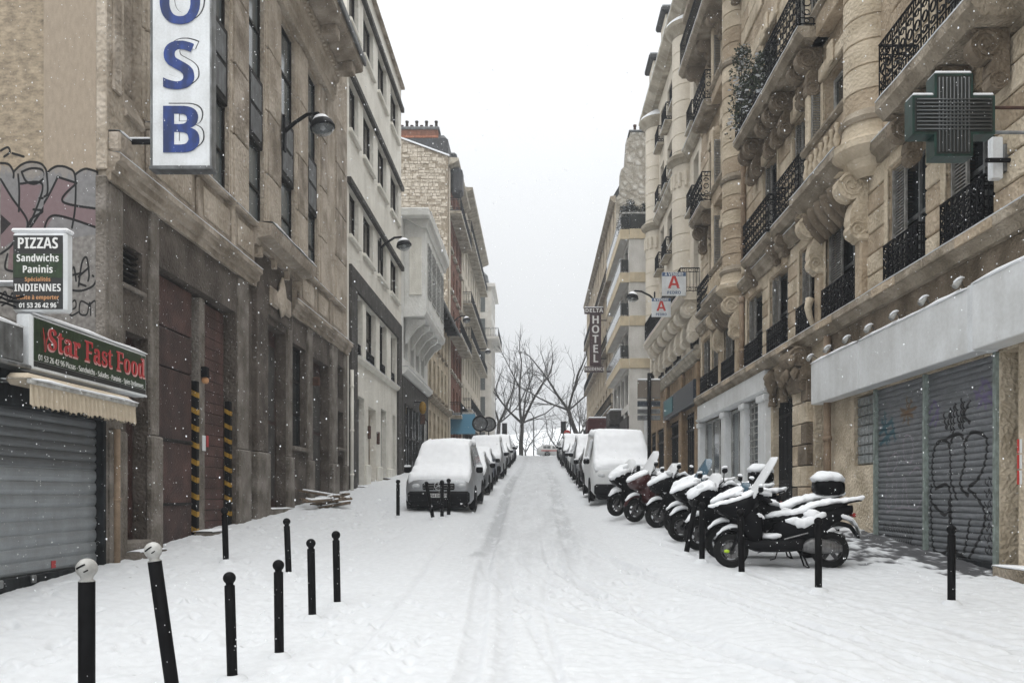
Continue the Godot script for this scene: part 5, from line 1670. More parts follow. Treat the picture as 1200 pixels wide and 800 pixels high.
	for e in [[12.01, 14.12, m1], [14.2, 16.2, m2]]:
		shutter_slats(b, e[0], e[1], 0.74, 3.86, 30, -0.02, e[2])
		fb(b, "bottom_rail", "steel_dark", e[0], e[1], 0.62, 0.74, -0.05, 0.0, 0.01)
	# glass bricks
	for i in 5:
		for j in 7:
			fb(b, "glass_brick", "glass_block", 16.37 + i * 0.205, 16.56 + i * 0.205, 2.4 + j * 0.205, 2.59 + j * 0.205, -0.16, -0.06, 0.02)
	fb(b, "brick_grid", "frame_grey", 16.35, 17.4, 2.37, 3.85, -0.3, -0.17)
	fb(b, "dark_jamb", "frame_grey", 11.5, 11.9, 0.4, 3.86, -0.45, -0.3)
	fb(b, "doorstep", "tan_ledge", 9.0, 11.6, 0.2, 0.75, 0.0, 0.3, 0.03)
	snowcap(b, 9.0, 11.6, 0.75, 0.0, 0.3, 0.03)
	# posters on the wall by the shutter
	for k in 6:
		fb(b, "poster", "sale_red" if k % 2 else "sign_text", 11.36 + 0.06 * (k % 2), 11.415 + 0.06 * (k % 2), 1.9 + 0.22 * (k / 2), 2.1 + 0.22 * (k / 2), 0.003, 0.008, 0.001)
	# snow topped spotlights on arms over the fascia
	for k in 7:
		var d := 12.35 + k * 1.12
		var l := thing("fascia_spotlight", ["spotlight on a thin arm over the white fascia, closest to the green cross", "second snowy spotlight over the white fascia from the green cross end", "third snowy spotlight over the white fascia from the green cross end", "middle one of the seven snowy spotlights over the white fascia", "third snowy spotlight over the white fascia from the stone entrance", "second snowy spotlight over the white fascia from the stone entrance", "snowy spotlight over the white fascia end beside the stone entrance"][k], "spotlight", fp(d, 4.95, 0.3), "spotlights over the white fascia")
		l.scale = Vector3.ONE * 0.8
		var s := st()
		s.set_smooth_group(0)
		tube(s, [Vector3(0.3, 0.12, -0.6), Vector3(-0.02, 0.16, -0.1), Vector3(-0.06, 0.12, 0)], 0.014, 0.014, 6)
		obj(l, "arm", done(s), M.alu)
		s = st()
		s.set_smooth_group(0)
		lathe(s, [[0.0, 0.1], [0.03, 0.09], [0.045, 0.03], [0.065, -0.08], [0.06, -0.12], [0.0, -0.1]], Vector3.ZERO, 12)
		var h := obj(l, "lamp_head", done(s), M.frame_white, Vector3(-0.1, 0.05, 0))
		h.rotation.z = -0.75
		s = st()
		s.set_smooth_group(0)
		loft(s, [[-0.1, -0.05, 0.03, 0.02], [-0.03, 0.0, 0.05, 0.03], [0.05, 0.03, 0.04, 0.025], [0.1, 0.03, 0.015, 0.01]], 10, 0.01)
		obj(l, "snow_cap", done(s), M.snow, Vector3(-0.09, 0.11, 0))
	var wb := thing("blank_wall_sign", "blank white box sign mounted on the stone wall under the green cross", "sign", fp(11.7, 6.3, 0.2))
	fb(wb, "sign_box", "sign_white", 11.64, 11.76, 6.3, 6.9, 0.1, 0.27, 0.015)
	fb(wb, "wall_plate", "alu", 11.64, 11.76, 6.4, 6.8, 0.0, 0.1, 0.01)
	fb(wb, "hanging_bracket", "iron", 11.55, 11.6, 6.5, 6.56, 0.0, 0.4, 0.01)

func white_shop():
	var b := thing("white_shop_front", "white stone shop front with tall display windows beneath the ornate building", "shop", fp(28.5, 2.0, 0.0))
	fb(b, "fascia", "white_panel", 23.6, 33.5, 4.86, 5.4, -0.05, 0.2, 0.02)
	cornice(b, "fascia_moulding", "white_panel", 23.6, 33.5, 4.72, [[0.0, 0], [0.16, 0.0], [0.26, 0.08], [0.26, 0.13], [0.0, 0.14]])
	for e in [[23.6, 24.35], [25.95, 26.5], [28.7, 29.25], [33.1, 33.5]]:
		fb(b, "pier", "white_panel", e[0], e[1], 0.9, 4.72, -0.1, 0.18, 0.02)
		fb(b, "pier_cap", "white_panel", e[0] - 0.04, e[1] + 0.04, 4.5, 4.7, 0.0, 0.24, 0.03)
	fb(b, "stall_riser", "white_panel", 24.36, 33.09, 0.9, 2.3, -0.2, 0.05, 0.02)
	win(b, 29.26, 33.08, 2.3, 4.7, -0.1, 3, 1, "frame_white", "glass_pale", 0.09)
	win(b, 26.52, 28.68, 2.3, 4.7, -0.1, 2, 1, "frame_white", "glass_pale", 0.09)
	win(b, 24.37, 25.93, 2.3, 4.7, -0.1, 1, 1, "frame_white", "glass_pale", 0.09)
	var s := st()
	var c := fp(25.2, 2.3, 0.0)
	for k in 11: sbx(s, c, 24.4, 25.9, 2.4 + k * 0.21, 2.425 + k * 0.21, 0.0, 0.03)
	for k in 4: sbx(s, c, 24.42 + k * 0.48, 24.45 + k * 0.48, 2.35, 4.7, -0.02, 0.01)
	obj(b, "window_grille", done(s), M.frame_white, c - org(b))

func cream_building():
	var b := thing("cream_stone_building", "cream stone apartment building with tall rounded bays and a bracketed balcony", "building", Vector3(9.0, 2.2, -41.0))
	var og := org(b)
	var ops := []
	for c in [[34.2, 35.3], [38.4, 39.8], [41.0, 42.4], [43.6, 44.8], [47.2, 48.4]]:
		for r in [[8.2, 9.8], [10.4, 12.9], [14.0, 16.3], [17.6, 19.8], [20.8, 22.8]]:
			ops.append([c[0], c[1], r[0], r[1]])
	wall(b, "upper_wall", "cream", 33.62, 48.9, 7.5, 24.0, ops, 0.35, 7.0)
	for p in ops:
		win(b, p[0], p[1], p[2], p[3], -0.28, 2, 3, "frame_dark", "glass", 0.08)
		if p[2] < 9.0:
			railing(b, p[0] - 0.03, p[1] + 0.03, 8.1, 0.12, 0.8, 0.1, 0.2, false)
		elif p[2] > 13.0:
			railing(b, p[0] - 0.05, p[1] + 0.05, p[2] - 0.1, 0.3, 0.9, 0.28, 0.25, false)
			fb(b, "window_sill", "cream_ledge", p[0] - 0.15, p[1] + 0.15, p[2] - 0.2, p[2] - 0.102, 0.0, 0.38, 0.03)
			snowcap(b, p[0] - 0.15, p[1] + 0.15, p[2] - 0.102, 0.2, 0.38, 0.03)
	wall(b, "street_level_wall", "gold_stone", 33.62, 48.9, 1.2, 7.5, [[34.3, 37.2, 2.4, 5.4], [38.2, 41.6, 2.4, 5.4], [42.6, 46.0, 2.4, 5.4], [46.6, 48.4, 2.4, 5.4]], 0.4, 7.0)
	for e in [[34.3, 37.2], [38.2, 41.6], [42.6, 46.0], [46.6, 48.4]]:
		win(b, e[0], e[1], 2.4, 5.4, -0.3, 2, 1, "frame_dark", "glass", 0.1)
		var s := st()
		var c := fp(e[0], 2.4, -0.1)
		var d: float = e[0] + 0.1
		while d < e[1]:
			sbx(s, c, d, d + 0.07, 2.4, 5.4, -0.12, -0.06)
			d += 0.42
		for y in [2.6, 4.6, 5.2]: sbx(s, c, e[0], e[1], y, y + 0.1, -0.13, -0.05)
		obj(b, "window_grille", done(s), M.iron, c - og)
	fb(b, "shop_fascia", "navy", 33.8, 42.0, 5.6, 6.6, 0.0, 0.3, 0.03)
	fb(b, "shop_fascia_panel", "teal", 39.0, 41.4, 5.75, 6.5, 0.3, 0.33, 0.02)
	for e in [[33.64, 34.25], [37.3, 38.1], [41.7, 42.5]]:
		fb(b, "pier", "gold_stone", e[0], e[1], 1.4, 7.3, 0.0, 0.18, 0.03)
	cornice(b, "string_course", "cream_ledge", 33.62, 48.9, 7.4, [[0.002, 0], [0.14, 0.0], [0.3, 0.2], [0.36, 0.36], [0.002, 0.42]])
	snowcap(b, 33.62, 48.9, 7.8, 0.2, 0.37, 0.03)
	cornice(b, "balcony_slab", "cream", 33.7, 45.0, 9.88, [[0.0, 0], [0.7, 0.0], [0.82, 0.12], [0.9, 0.16], [0.9, 0.3], [0.0, 0.3]])
	snowcap(b, 33.7, 45.0, 10.18, 0.8, 0.91, 0.04)
	railing(b, 33.75, 44.9, 10.2, 0.85, 1.0, 0.8, 0.3, false)
	for k in 7: console(b, 34.15 + k * 1.65, 9.9, 0.74, 1.7, 0.55, "cream", 0.02)
	for e in [[36.9, 0.72], [46.0, 0.72]]:
		drums(b, ["cream"], e[0], -0.06, e[1], 10.3, 16.6, 0.75)
		drums(b, ["cream"], e[0], -0.06, e[1], 17.2, 22.4, 0.75)
		moulding(b, "band_moulding", "cream_ledge", e[0], -0.06, [[0.72, 0], [0.78, 0.06], [0.95, 0.2], [0.98, 0.34], [0.8, 0.5], [0.72, 0.6]], 16.6)
		moulding(b, "crown_moulding", "cream_ledge", e[0], -0.06, [[0.72, 0], [0.78, 0.1], [1.0, 0.35], [1.05, 0.5], [0.8, 0.7], [0.4, 0.95], [0.0, 1.0]], 22.4)
		moulding(b, "snow_cap", "snow", e[0], -0.06, [[1.04, 0], [1.0, 0.12], [0.78, 0.3], [0.4, 0.56], [0.0, 0.62]], 22.9)
		moulding(b, "bay_foot", "cream", e[0], -0.06, [[0.2, -0.9], [0.5, -0.6], [0.68, -0.2], [0.85, 0.0], [0.85, 0.15], [0.72, 0.2]], 10.15)
		for k in 7:
			var a := PI / 2 + (k - 3) * 0.42
			obj(b, "carved_block", bev(Vector3(0.16, 0.7, 0.2), 0.04), M.cream, fp(e[0] + cos(a) * 0.7, 15.9, -0.06 + sin(a) * 0.72) - og)
	for e in [[33.62, 36.2], [37.6, 45.3], [46.7, 48.9]]:
		cornice(b, "mid_cornice", "cream_ledge", e[0], e[1], 16.7, [[0.002, 0], [0.14, 0.0], [0.3, 0.2], [0.36, 0.36], [0.002, 0.42]])
		snowcap(b, e[0], e[1], 17.1, 0.15, 0.36, 0.03)
	cornice(b, "crown_cornice", "cream_ledge", 33.62, 48.9, 23.6, [[0.0, 0], [0.3, 0.0], [0.7, 0.3], [0.7, 0.5], [0.0, 0.6]])
	snowcap(b, 33.62, 48.9, 24.15, 0.1, 0.7, 0.06)
	fb(b, "mansard", "slate", 33.7, 48.8, 24.2, 27.4, -7.0, -0.5, 0.3)
	for e in [[36.0, 37.8], [40.8, 42.4], [45.2, 46.8]]:
		fb(b, "dormer", "cream", e[0], e[1], 24.2, 26.0, -0.6, 0.35, 0.04)
		fb(b, "dormer_roof", "slate", e[0] - 0.2, e[1] + 0.2, 26.0, 26.3, -0.6, 0.6, 0.08)
		fb(b, "dormer_snow", "snow", e[0] - 0.15, e[1] + 0.15, 26.3, 26.4, -0.6, 0.55, 0.04)
	# two estate agent boards tied to the balcony
	for e in [[5.66, 10.5, 33.62, 1.0, "estate agent board with a red letter A hung highest on the cream balcony"], [5.28, 9.75, 34.6, 0.82, "smaller estate agent board with a red letter A below the first one"]]:
		var g := thing("sale_board", e[4], "sign", Vector3(e[0], e[1], -e[2]), "estate agent boards on the cream balcony")
		var w: float = e[3]
		obj(g, "board", bev(Vector3(w, w * 0.98, 0.05), 0.01), M.sign_white, Vector3.ZERO)
		obj(g, "top_stripe", bev(Vector3(w * 0.98, w * 0.16, 0.052), 0.002), M.sale_blue, Vector3(0, w * 0.4, 0.002))
		text(g, "heading", "A VENDRE", w * 0.13, "sign_text", Vector3(0, w * 0.4, 0.031), 0.0, false, 0.006, 0.9)
		text(g, "letter", "A", w * 0.5, "sale_red", Vector3(0, w * 0.06, 0.028), 0.0, false, 0.006, 1.1)
		text(g, "footer", "PEDRO", w * 0.13, "sale_blue", Vector3(0, -w * 0.36, 0.028), 0.0, false, 0.006, 1.0)

func right_far():
	# modern block with long yellow edged balconies
	FX = 5.6
	var b := thing("modern_balcony_block", "modern off white apartment block with long yellow edged balconies", "building", Vector3(8.0, 3.4, -54.5))
	var og := org(b)
	var ops := []
	for y in [5.0, 7.4, 10.0, 12.6, 15.2]:
		for k in 4: ops.append([50.3 + k * 2.4, 52.2 + k * 2.4, y, y + 2.0])
	wall(b, "wall", "modern", 49.5, 60.2, 2.4, 17.6, ops, 0.3, 8.0)
	for p in ops: win(b, p[0], p[1], p[2], p[3], -0.2, 2, 1, "frame_dark", "glass", 0.1)
	for y in [9.6, 12.2, 14.85, 17.5]:
		fb(b, "balcony_slab", "modern", 49.62, 59.6, y, y + 0.22, 0.0, 0.5, 0.02)
		fb(b, "slab_edge", "yellow_band", 49.62, 59.6, y - 0.1, y + 0.5, 0.505, 0.56, 0.02)
		fb(b, "slab_edge", "yellow_band", 49.56, 49.615, y - 0.1, y + 0.5, 0.0, 0.55, 0.02)
		fb(b, "wall_band", "yellow_band", 49.44, 49.495, y - 0.1, y + 0.5, -2.4, -0.01, 0.01)
		snowcap(b, 49.6, 59.6, y + 0.5, 0.42, 0.57, 0.1)
		var gl := fb(b, "balcony_glass", "glass", 49.7, 59.5, y + 0.6, y + 1.3, 0.49, 0.52, 0.01)
		fb(b, "balcony_glass", "glass", 49.6, 49.63, y + 0.6, y + 1.3, 0.05, 0.47, 0.01)
		fb(b, "hand_rail", "frame_white", 49.58, 59.6, y + 1.3, y + 1.4, 0.44, 0.54, 0.02)
		snowcap(b, 49.58, 59.6, y + 1.4, 0.45, 0.54, 0.05)
	fb(b, "terrace_rail", "frame_white", 49.5, 49.58, 18.93, 19.03, -3.0, 0.43, 0.02)
	fb(b, "terrace_glass", "glass", 49.5, 49.54, 18.1, 18.92, -3.0, 0.0, 0.01)
	fb(b, "penthouse", "rubble_grey", 55.0, 60.1, 17.6, 20.0, -8.0, -1.4, 0.05)
	# white stone door surround below
	for k in 1:
		fb(b, "door_surround", "white_panel", 49.2, 49.48, 2.6, 6.6, -1.9, -0.9, 0.05)
		fb(b, "surround_cap", "white_panel", 49.1, 49.47, 6.6, 7.3, -2.1, -0.6, 0.12)
		fb(b, "shop_front", "dark_wall", 49.6, 59.8, 2.6, 6.6, 0.0, 0.12, 0.02)
	# terrace shrubs in front of the bare gable
	for k in 6:
		shrub(Vector3(5.4 + k * 0.42, 17.75, -50.2 - 0.5 * (k % 3)), 1.9 + 0.7 * ((k * 37) % 10) / 10.0, 0.55, 60 + k, ["tall dark shrub at the open corner of the roof terrace", "second dark shrub from the open corner of the roof terrace", "third dark shrub from the open corner of the roof terrace", "third dark terrace shrub from the cream building", "second dark terrace shrub from the cream building", "dark terrace shrub closest to the cream building"][k], "shrubs on the roof terrace", 1100)
	# house behind with bare gable and hotel front
	FX = 5.8
	b = thing("grey_hotel_building", "grey stone hotel building with slate mansard and a tall bare gable", "building", Vector3(8.0, 4.4, -77.0))
	og = org(b)
	var o3 := []
	for k in 11:
		for r in 6: o3.append([61.2 + k * 3.1, 62.5 + k * 3.1, 8.6 + r * 2.6, 10.5 + r * 2.6])
	wall(b, "wall", "tan_light", 60.25, 95.5, 3.2, 23.6, o3, 0.3, 9.0)
	for p in o3: win(b, p[0], p[1], p[2], p[3], -0.2, 2, 2, "frame_white", "glass", 0.1)
	for y in [8.2, 13.4, 18.6]:
		fb(b, "balcony_slab", "tan_ledge", 60.4, 95.3, y, y + 0.22, 0.0, 0.38, 0.03)
		snowcap(b, 60.4, 95.3, y + 0.22, 0.1, 0.38, 0.08)
		railing(b, 60.4, 95.3, y + 0.22, 0.34, 0.9, 0.3, 0.7, false)
	cornice(b, "crown_cornice", "tan_ledge", 60.2, 95.6, 23.5, [[0.0, 0], [0.15, 0.0], [0.4, 0.25], [0.4, 0.45], [0.0, 0.5]])
	cornice(b, "mansard", "slate", 61.4, 95.5, 24.0, [[0.3, 0], [-1.2, 2.6], [-8.0, 2.6], [-8.0, 0.0]])
	var gs := st()
	var gpoly := PackedVector2Array([Vector2(5.82, 17.0), Vector2(12.3, 17.0), Vector2(12.3, 26.0), Vector2(9.9, 28.3), Vector2(6.65, 28.3), Vector2(6.5, 26.2), Vector2(6.2, 25.9), Vector2(6.15, 24.2), Vector2(5.82, 23.8)])
	var gf := func(v: Vector2, z: float): return Vector3(v.x, v.y, z) - og
	prism(gs, gpoly, gf.bind(-60.2), gf.bind(-61.4))
	obj(b, "gable_wall", done(gs), M.rubble_grey)
	var gc := obj(b, "chimney", bev(Vector3(2.6, 0.5, 0.9), 0.04), M.rubble_grey, Vector3(8.2, 28.55, -60.8) - og)
	obj(gc, "chimney_cap", bev(Vector3(2.8, 0.14, 1.1), 0.04), M.zinc, Vector3(0, 0.3, 0))
	for k in 5:
		var s := st()
		s.set_smooth_group(0)
		lathe(s, [[0.12, 0], [0.1, 0.4], [0.13, 0.42], [0.13, 0.55], [0.0, 0.55]], Vector3.ZERO, 10)
		obj(gc, "chimney_pot", done(s), M.rust, Vector3(-0.9 + k * 0.45, 0.4, 0))
	fb(b, "shop_front", "dark_wall", 60.5, 95.0, 3.6, 7.6, 0.0, 0.12, 0.02)
	for e in [[61.0, 64.0, "red_cloth", "dark red awning with snow under the hotel sign", 4.8, 2.2], [55.5, 58.5, "dark_wall", "black awning with snow on the modern block", 5.6, 1.6]]:
		var a := thing("shop_awning", e[3], "awning", Vector3(e[4], 6.6, -e[0]), "awnings up the right pavement")
		obj(a, "cloth", bev(Vector3(e[5], 1.0, 2.6), 0.08), M[e[2]], Vector3(0, 0.3, 0))
		obj(a, "snow_cap", bev(Vector3(e[5] * 0.95, 0.14, 2.5), 0.06), M.snow, Vector3(0, 0.87, 0))
		obj(a, "valance_bar", bev(Vector3(e[5] * 1.02, 0.06, 0.06), 0.01), M.iron, Vector3(0, -0.22, 1.27))
	# vertical hotel sign
	var h := thing("hotel_sign", "tall dark red vertical HOTEL sign projecting over the right pavement", "sign", Vector3(4.85, 12.2, -68.0))
	obj(h, "sign_board", bev(Vector3(0.95, 4.3, 0.3), 0.03), M.hotel_red, Vector3(0, 2.55, 0))
	obj(h, "name_board", bev(Vector3(1.6, 0.5, 0.3), 0.03), M.hotel_red, Vector3(-0.12, 5.0, 0))
	obj(h, "name_board", bev(Vector3(1.6, 0.5, 0.3), 0.03), M.hotel_red, Vector3(-0.12, 0.1, 0))
	text(h, "lettering", "DELTA", 0.32, "sign_text", Vector3(-0.12, 5.0, 0.155), 0.0, false, 0.02, 1.15)
	text(h, "lettering", "RESIDENCE", 0.27, "sign_text", Vector3(-0.12, 0.1, 0.155), 0.0, false, 0.02, 0.9)
	var i := 0
	for c in ["L", "E", "T", "O", "H"]:
		text(h, "letter", c, 0.66, "sign_text", Vector3(0, 0.98 + i * 0.81, 0.155), 0.0, false, 0.02, 1.05)
		i += 1
	for y in [1.0, 4.2]:
		obj(h, "bracket", bev(Vector3(0.8, 0.08, 0.08), 0.02), M.iron, Vector3(0.7, y, 0))
	obj(h, "snow_cap", bev(Vector3(1.6, 0.08, 0.3), 0.03), M.snow, Vector3(-0.12, 5.29, 0))
	FX = 6.8

func cross_sign():
	var g := thing("pharmacy_cross", "dark green pharmacy cross with snow on its arms projecting from the wall", "sign", Vector3(4.83, 6.16, -9.5))
	var a := 0.48
	var t := 0.225
	var poly := PackedVector2Array([Vector2(-t, a), Vector2(t, a), Vector2(t, t), Vector2(a, t), Vector2(a, -t), Vector2(t, -t), Vector2(t, -a), Vector2(-t, -a), Vector2(-t, -t), Vector2(-a, -t), Vector2(-a, t), Vector2(-t, t)])
	var s := st()
	var f := func(v: Vector2, z: float, k: float): return Vector3(v.x * k, v.y * k, z)
	prism(s, poly, f.bind(0.1, 1.0), f.bind(-0.1, 1.0))
	obj(g, "cross_case", done(s), M.cross_green)
	var inner := PackedVector2Array()
	for v in poly: inner.append(v - Vector2(signf(v.x), signf(v.y)) * 0.03)
	s = st()
	prism(s, inner, f.bind(0.106, 1.0), f.bind(0.09, 1.0))
	obj(g, "cross_face", done(s), M.cross_face)
	s = st()
	s.set_smooth_group(0)
	for k in 9:
		var q := -0.172 + k * 0.043
		tube(s, [Vector3(q, -0.43, 0.112), Vector3(q, 0.43, 0.112)], 0.0085, 0.0085, 6)
		tube(s, [Vector3(-0.43, q, 0.118), Vector3(0.43, q, 0.118)], 0.0085, 0.0085, 6)
	obj(g, "light_tubes", done(s), M.cross_tube)
	for e in [[0.0, a, 0.43], [-0.35, t, 0.25], [0.35, t, 0.25]]:
		obj(g, "snow_cap", bev(Vector3(e[2], 0.035, 0.2), 0.015), M.snow, Vector3(e[0], e[1] + 0.0175, 0))
	for e in [[0.13, "rust"], [-0.16, "alu"]]:
		s = st()
		s.set_smooth_group(0)
		tube(s, [Vector3(a, e[0], 0), Vector3(2.0, e[0], -0.02)], 0.02, 0.02, 8)
		obj(g, "bracket", done(s), M[e[1]])
	obj(g, "wall_plate", bev(Vector3(0.03, 0.5, 0.2), 0.006), M.iron, Vector3(1.955, 0, 0))

func shrub(at: Vector3, h: float, r: float, sd: int, label: String, group: String, n := 300, mt := "leaf_dark"):
	var t := thing("terrace_shrub", label, "shrub", at, group)
	var rr := RandomNumberGenerator.new()
	rr.seed = sd
	var s := st()
	var stem := st()
	for k in 5:
		var e := Vector3(rr.randf_range(-r, r) * 0.7, h * rr.randf_range(0.7, 1.0), rr.randf_range(-r, r) * 0.7)
		tube(stem, [Vector3(0, 0, 0), e * 0.5 + Vector3(0.02, 0, 0.03), e], 0.02, 0.006, 4)
	obj(t, "stems", done(stem), M.bark)
	for k in n:
		var y := h * pow(rr.randf(), 0.75)
		var rad := r * (1.0 - 0.55 * y / h) * sqrt(rr.randf())
		var a := rr.randf() * TAU
		var p := Vector3(cos(a) * rad, y, sin(a) * rad)
		var u := Vector3(rr.randf_range(-1, 1), rr.randf_range(-0.4, 1), rr.randf_range(-1, 1)).normalized() * rr.randf_range(0.06, 0.15)
		var w := u.cross(Vector3(rr.randf_range(-1, 1), rr.randf_range(-1, 1), rr.randf_range(-1, 1))).normalized() * 0.03
		tri(s, p, p + u * 0.5 + w, p + u)
		tri(s, p, p + u, p + u * 0.5 - w)
	obj(t, "foliage", done(s), M[mt])
	s = st()
	for k in n / 5:
		var y := h * rr.randf()
		var rad := r * (1.0 - 0.5 * y / h) * rr.randf()
		var a := rr.randf() * TAU
		var p := Vector3(cos(a) * rad, y, sin(a) * rad)
		var q := rr.randf_range(0.02, 0.06)
		quad(s, p + Vector3(-q, 0, -q), p + Vector3(q, 0.01, -q), p + Vector3(q, 0, q), p + Vector3(-q, 0.01, q))
	obj(t, "snow", done(s), M.snow)

# ---------------------------------------------------------------- vehicles (local x forward, y up, z across)
func wheel(parent: Node, at: Vector3, r: float, w: float, spokes := 5, called := "wheel", rm := "rim"):
	var s := st()
	s.set_smooth_group(0)
	lathe(s, [[r * 0.62, -w * 0.42], [r * 0.86, -w * 0.5], [r * 0.97, -w * 0.42], [r, -w * 0.2], [r, w * 0.2], [r * 0.97, w * 0.42], [r * 0.86, w * 0.5], [r * 0.62, w * 0.42]], Vector3.ZERO, 28, 2)
	var t := obj(parent, called, done(s), M.tyre, at)
	s = st()
	lathe(s, [[r * 0.66, -w * 0.4], [r * 0.6, -w * 0.44], [r * 0.56, -w * 0.3], [r * 0.56, w * 0.3], [r * 0.6, w * 0.44], [r * 0.66, w * 0.4]], Vector3.ZERO, 28, 2)
	for k in spokes:
		var a := TAU * k / spokes + 0.3
		var u := Vector3(cos(a), sin(a), 0)
		var v := Vector3(-sin(a), cos(a), 0) * r * 0.09
		for zz in [-w * 0.3, w * 0.3]:
			quad(s, u * r * 0.1 + v + Vector3(0, 0, zz), u * r * 0.6 + v * 0.7 + Vector3(0, 0, zz * 1.2), u * r * 0.6 - v * 0.7 + Vector3(0, 0, zz * 1.2), u * r * 0.1 - v + Vector3(0, 0, zz))
	lathe(s, [[0.0, -w * 0.4], [r * 0.16, -w * 0.38], [r * 0.16, w * 0.38], [0.0, w * 0.4]], Vector3.ZERO, 12, 2)
	obj(t, "rim", done(s), M[rm])
	return t

func car_ring(e: Array) -> Array:
	var x: float = e[0]
	var out := []
	for p in [[-e[4] * 0.9, e[1]], [-e[4], e[1] + 0.12], [-e[4] * 1.005, (e[1] + e[2]) / 2], [-e[4] * 0.985, e[2]], [-lerpf(e[4] * 0.985, e[5], 0.55), lerpf(e[2], e[3] - 0.07, 0.55)], [-e[5], e[3] - 0.07], [-e[5] * 0.88, e[3] - 0.012], [-e[5] * 0.5, e[3] + 0.014], [0.0, e[3] + 0.022]]:
		out.append(Vector3(x, p[1], p[0]))
	for k in range(7, -1, -1):
		out.append(out[k] * Vector3(1, 1, -1))
	return out

func snow_ring(e: Array, t: float, sd: float) -> Array:
	var out := []
	var yt: float = e[3]
	var w: float = e[5]
	var pr := [[-w * 0.97, -0.11, 0.0], [-w * 1.035, -0.06, 0.5], [-w * 0.97, 0.6 * t, 1.0], [-w * 0.8, 0.95 * t, 1.0], [-w * 0.5, 1.1 * t, 1.0], [0.0, 1.15 * t, 1.0], [w * 0.5, 1.1 * t, 1.0], [w * 0.8, 0.95 * t, 1.0], [w * 0.97, 0.6 * t, 1.0], [w * 1.035, -0.06, 0.5], [w * 0.97, -0.11, 0.0]]
	for i in pr.size() - 1:
		for j in 3:
			var f := j / 3.0
			var p := [lerpf(pr[i][0], pr[i + 1][0], f), lerpf(pr[i][1], pr[i + 1][1], f), lerpf(pr[i][2], pr[i + 1][2], f)]
			var v := Vector3(e[0], yt + p[1], p[0])
			var k := nz.get_noise_3d(v.x * 60 + sd * 77, v.y * 60, v.z * 60) * 0.3 * t + nz.get_noise_3d(v.x * 260 + sd * 77, v.y * 260, v.z * 260) * 0.012
			v += Vector3(0.4, 1.0, 0.6 * signf(p[0])) * k * (0.35 + 0.65 * p[2])
			if absf(p[0]) > w * 0.9: v.y += 0.09 * nz.get_noise_2d(v.x * 130 + sd * 31, 7.0 * signf(p[0]))
			out.append(v)
	out.append(Vector3(e[0], yt - 0.11, w * 0.97))
	return out

func skin(s: SurfaceTool, rings: Array, closed := false):
	for i in rings.size() - 1:
		var a: Array = rings[i]
		var b: Array = rings[i + 1]
		var n := a.size() if closed else a.size() - 1
		for k in n:
			quad(s, a[k], b[k], b[(k + 1) % a.size()], a[(k + 1) % a.size()])

func dense(secs: Array, n: int) -> Array:
	# stations resampled smoothly along the length
	var out := []
	for i in secs.size() - 1:
		var a: Array = secs[i]
		var b: Array = secs[i + 1]
		var k := maxi(1, int(ceil(absf(b[0] - a[0]) / 0.1)))
		for j in k:
			var e := []
			for q in a.size(): e.append(lerpf(a[q], b[q], float(j) / k))
			out.append(e)
	out.append(secs[secs.size() - 1])
	return out

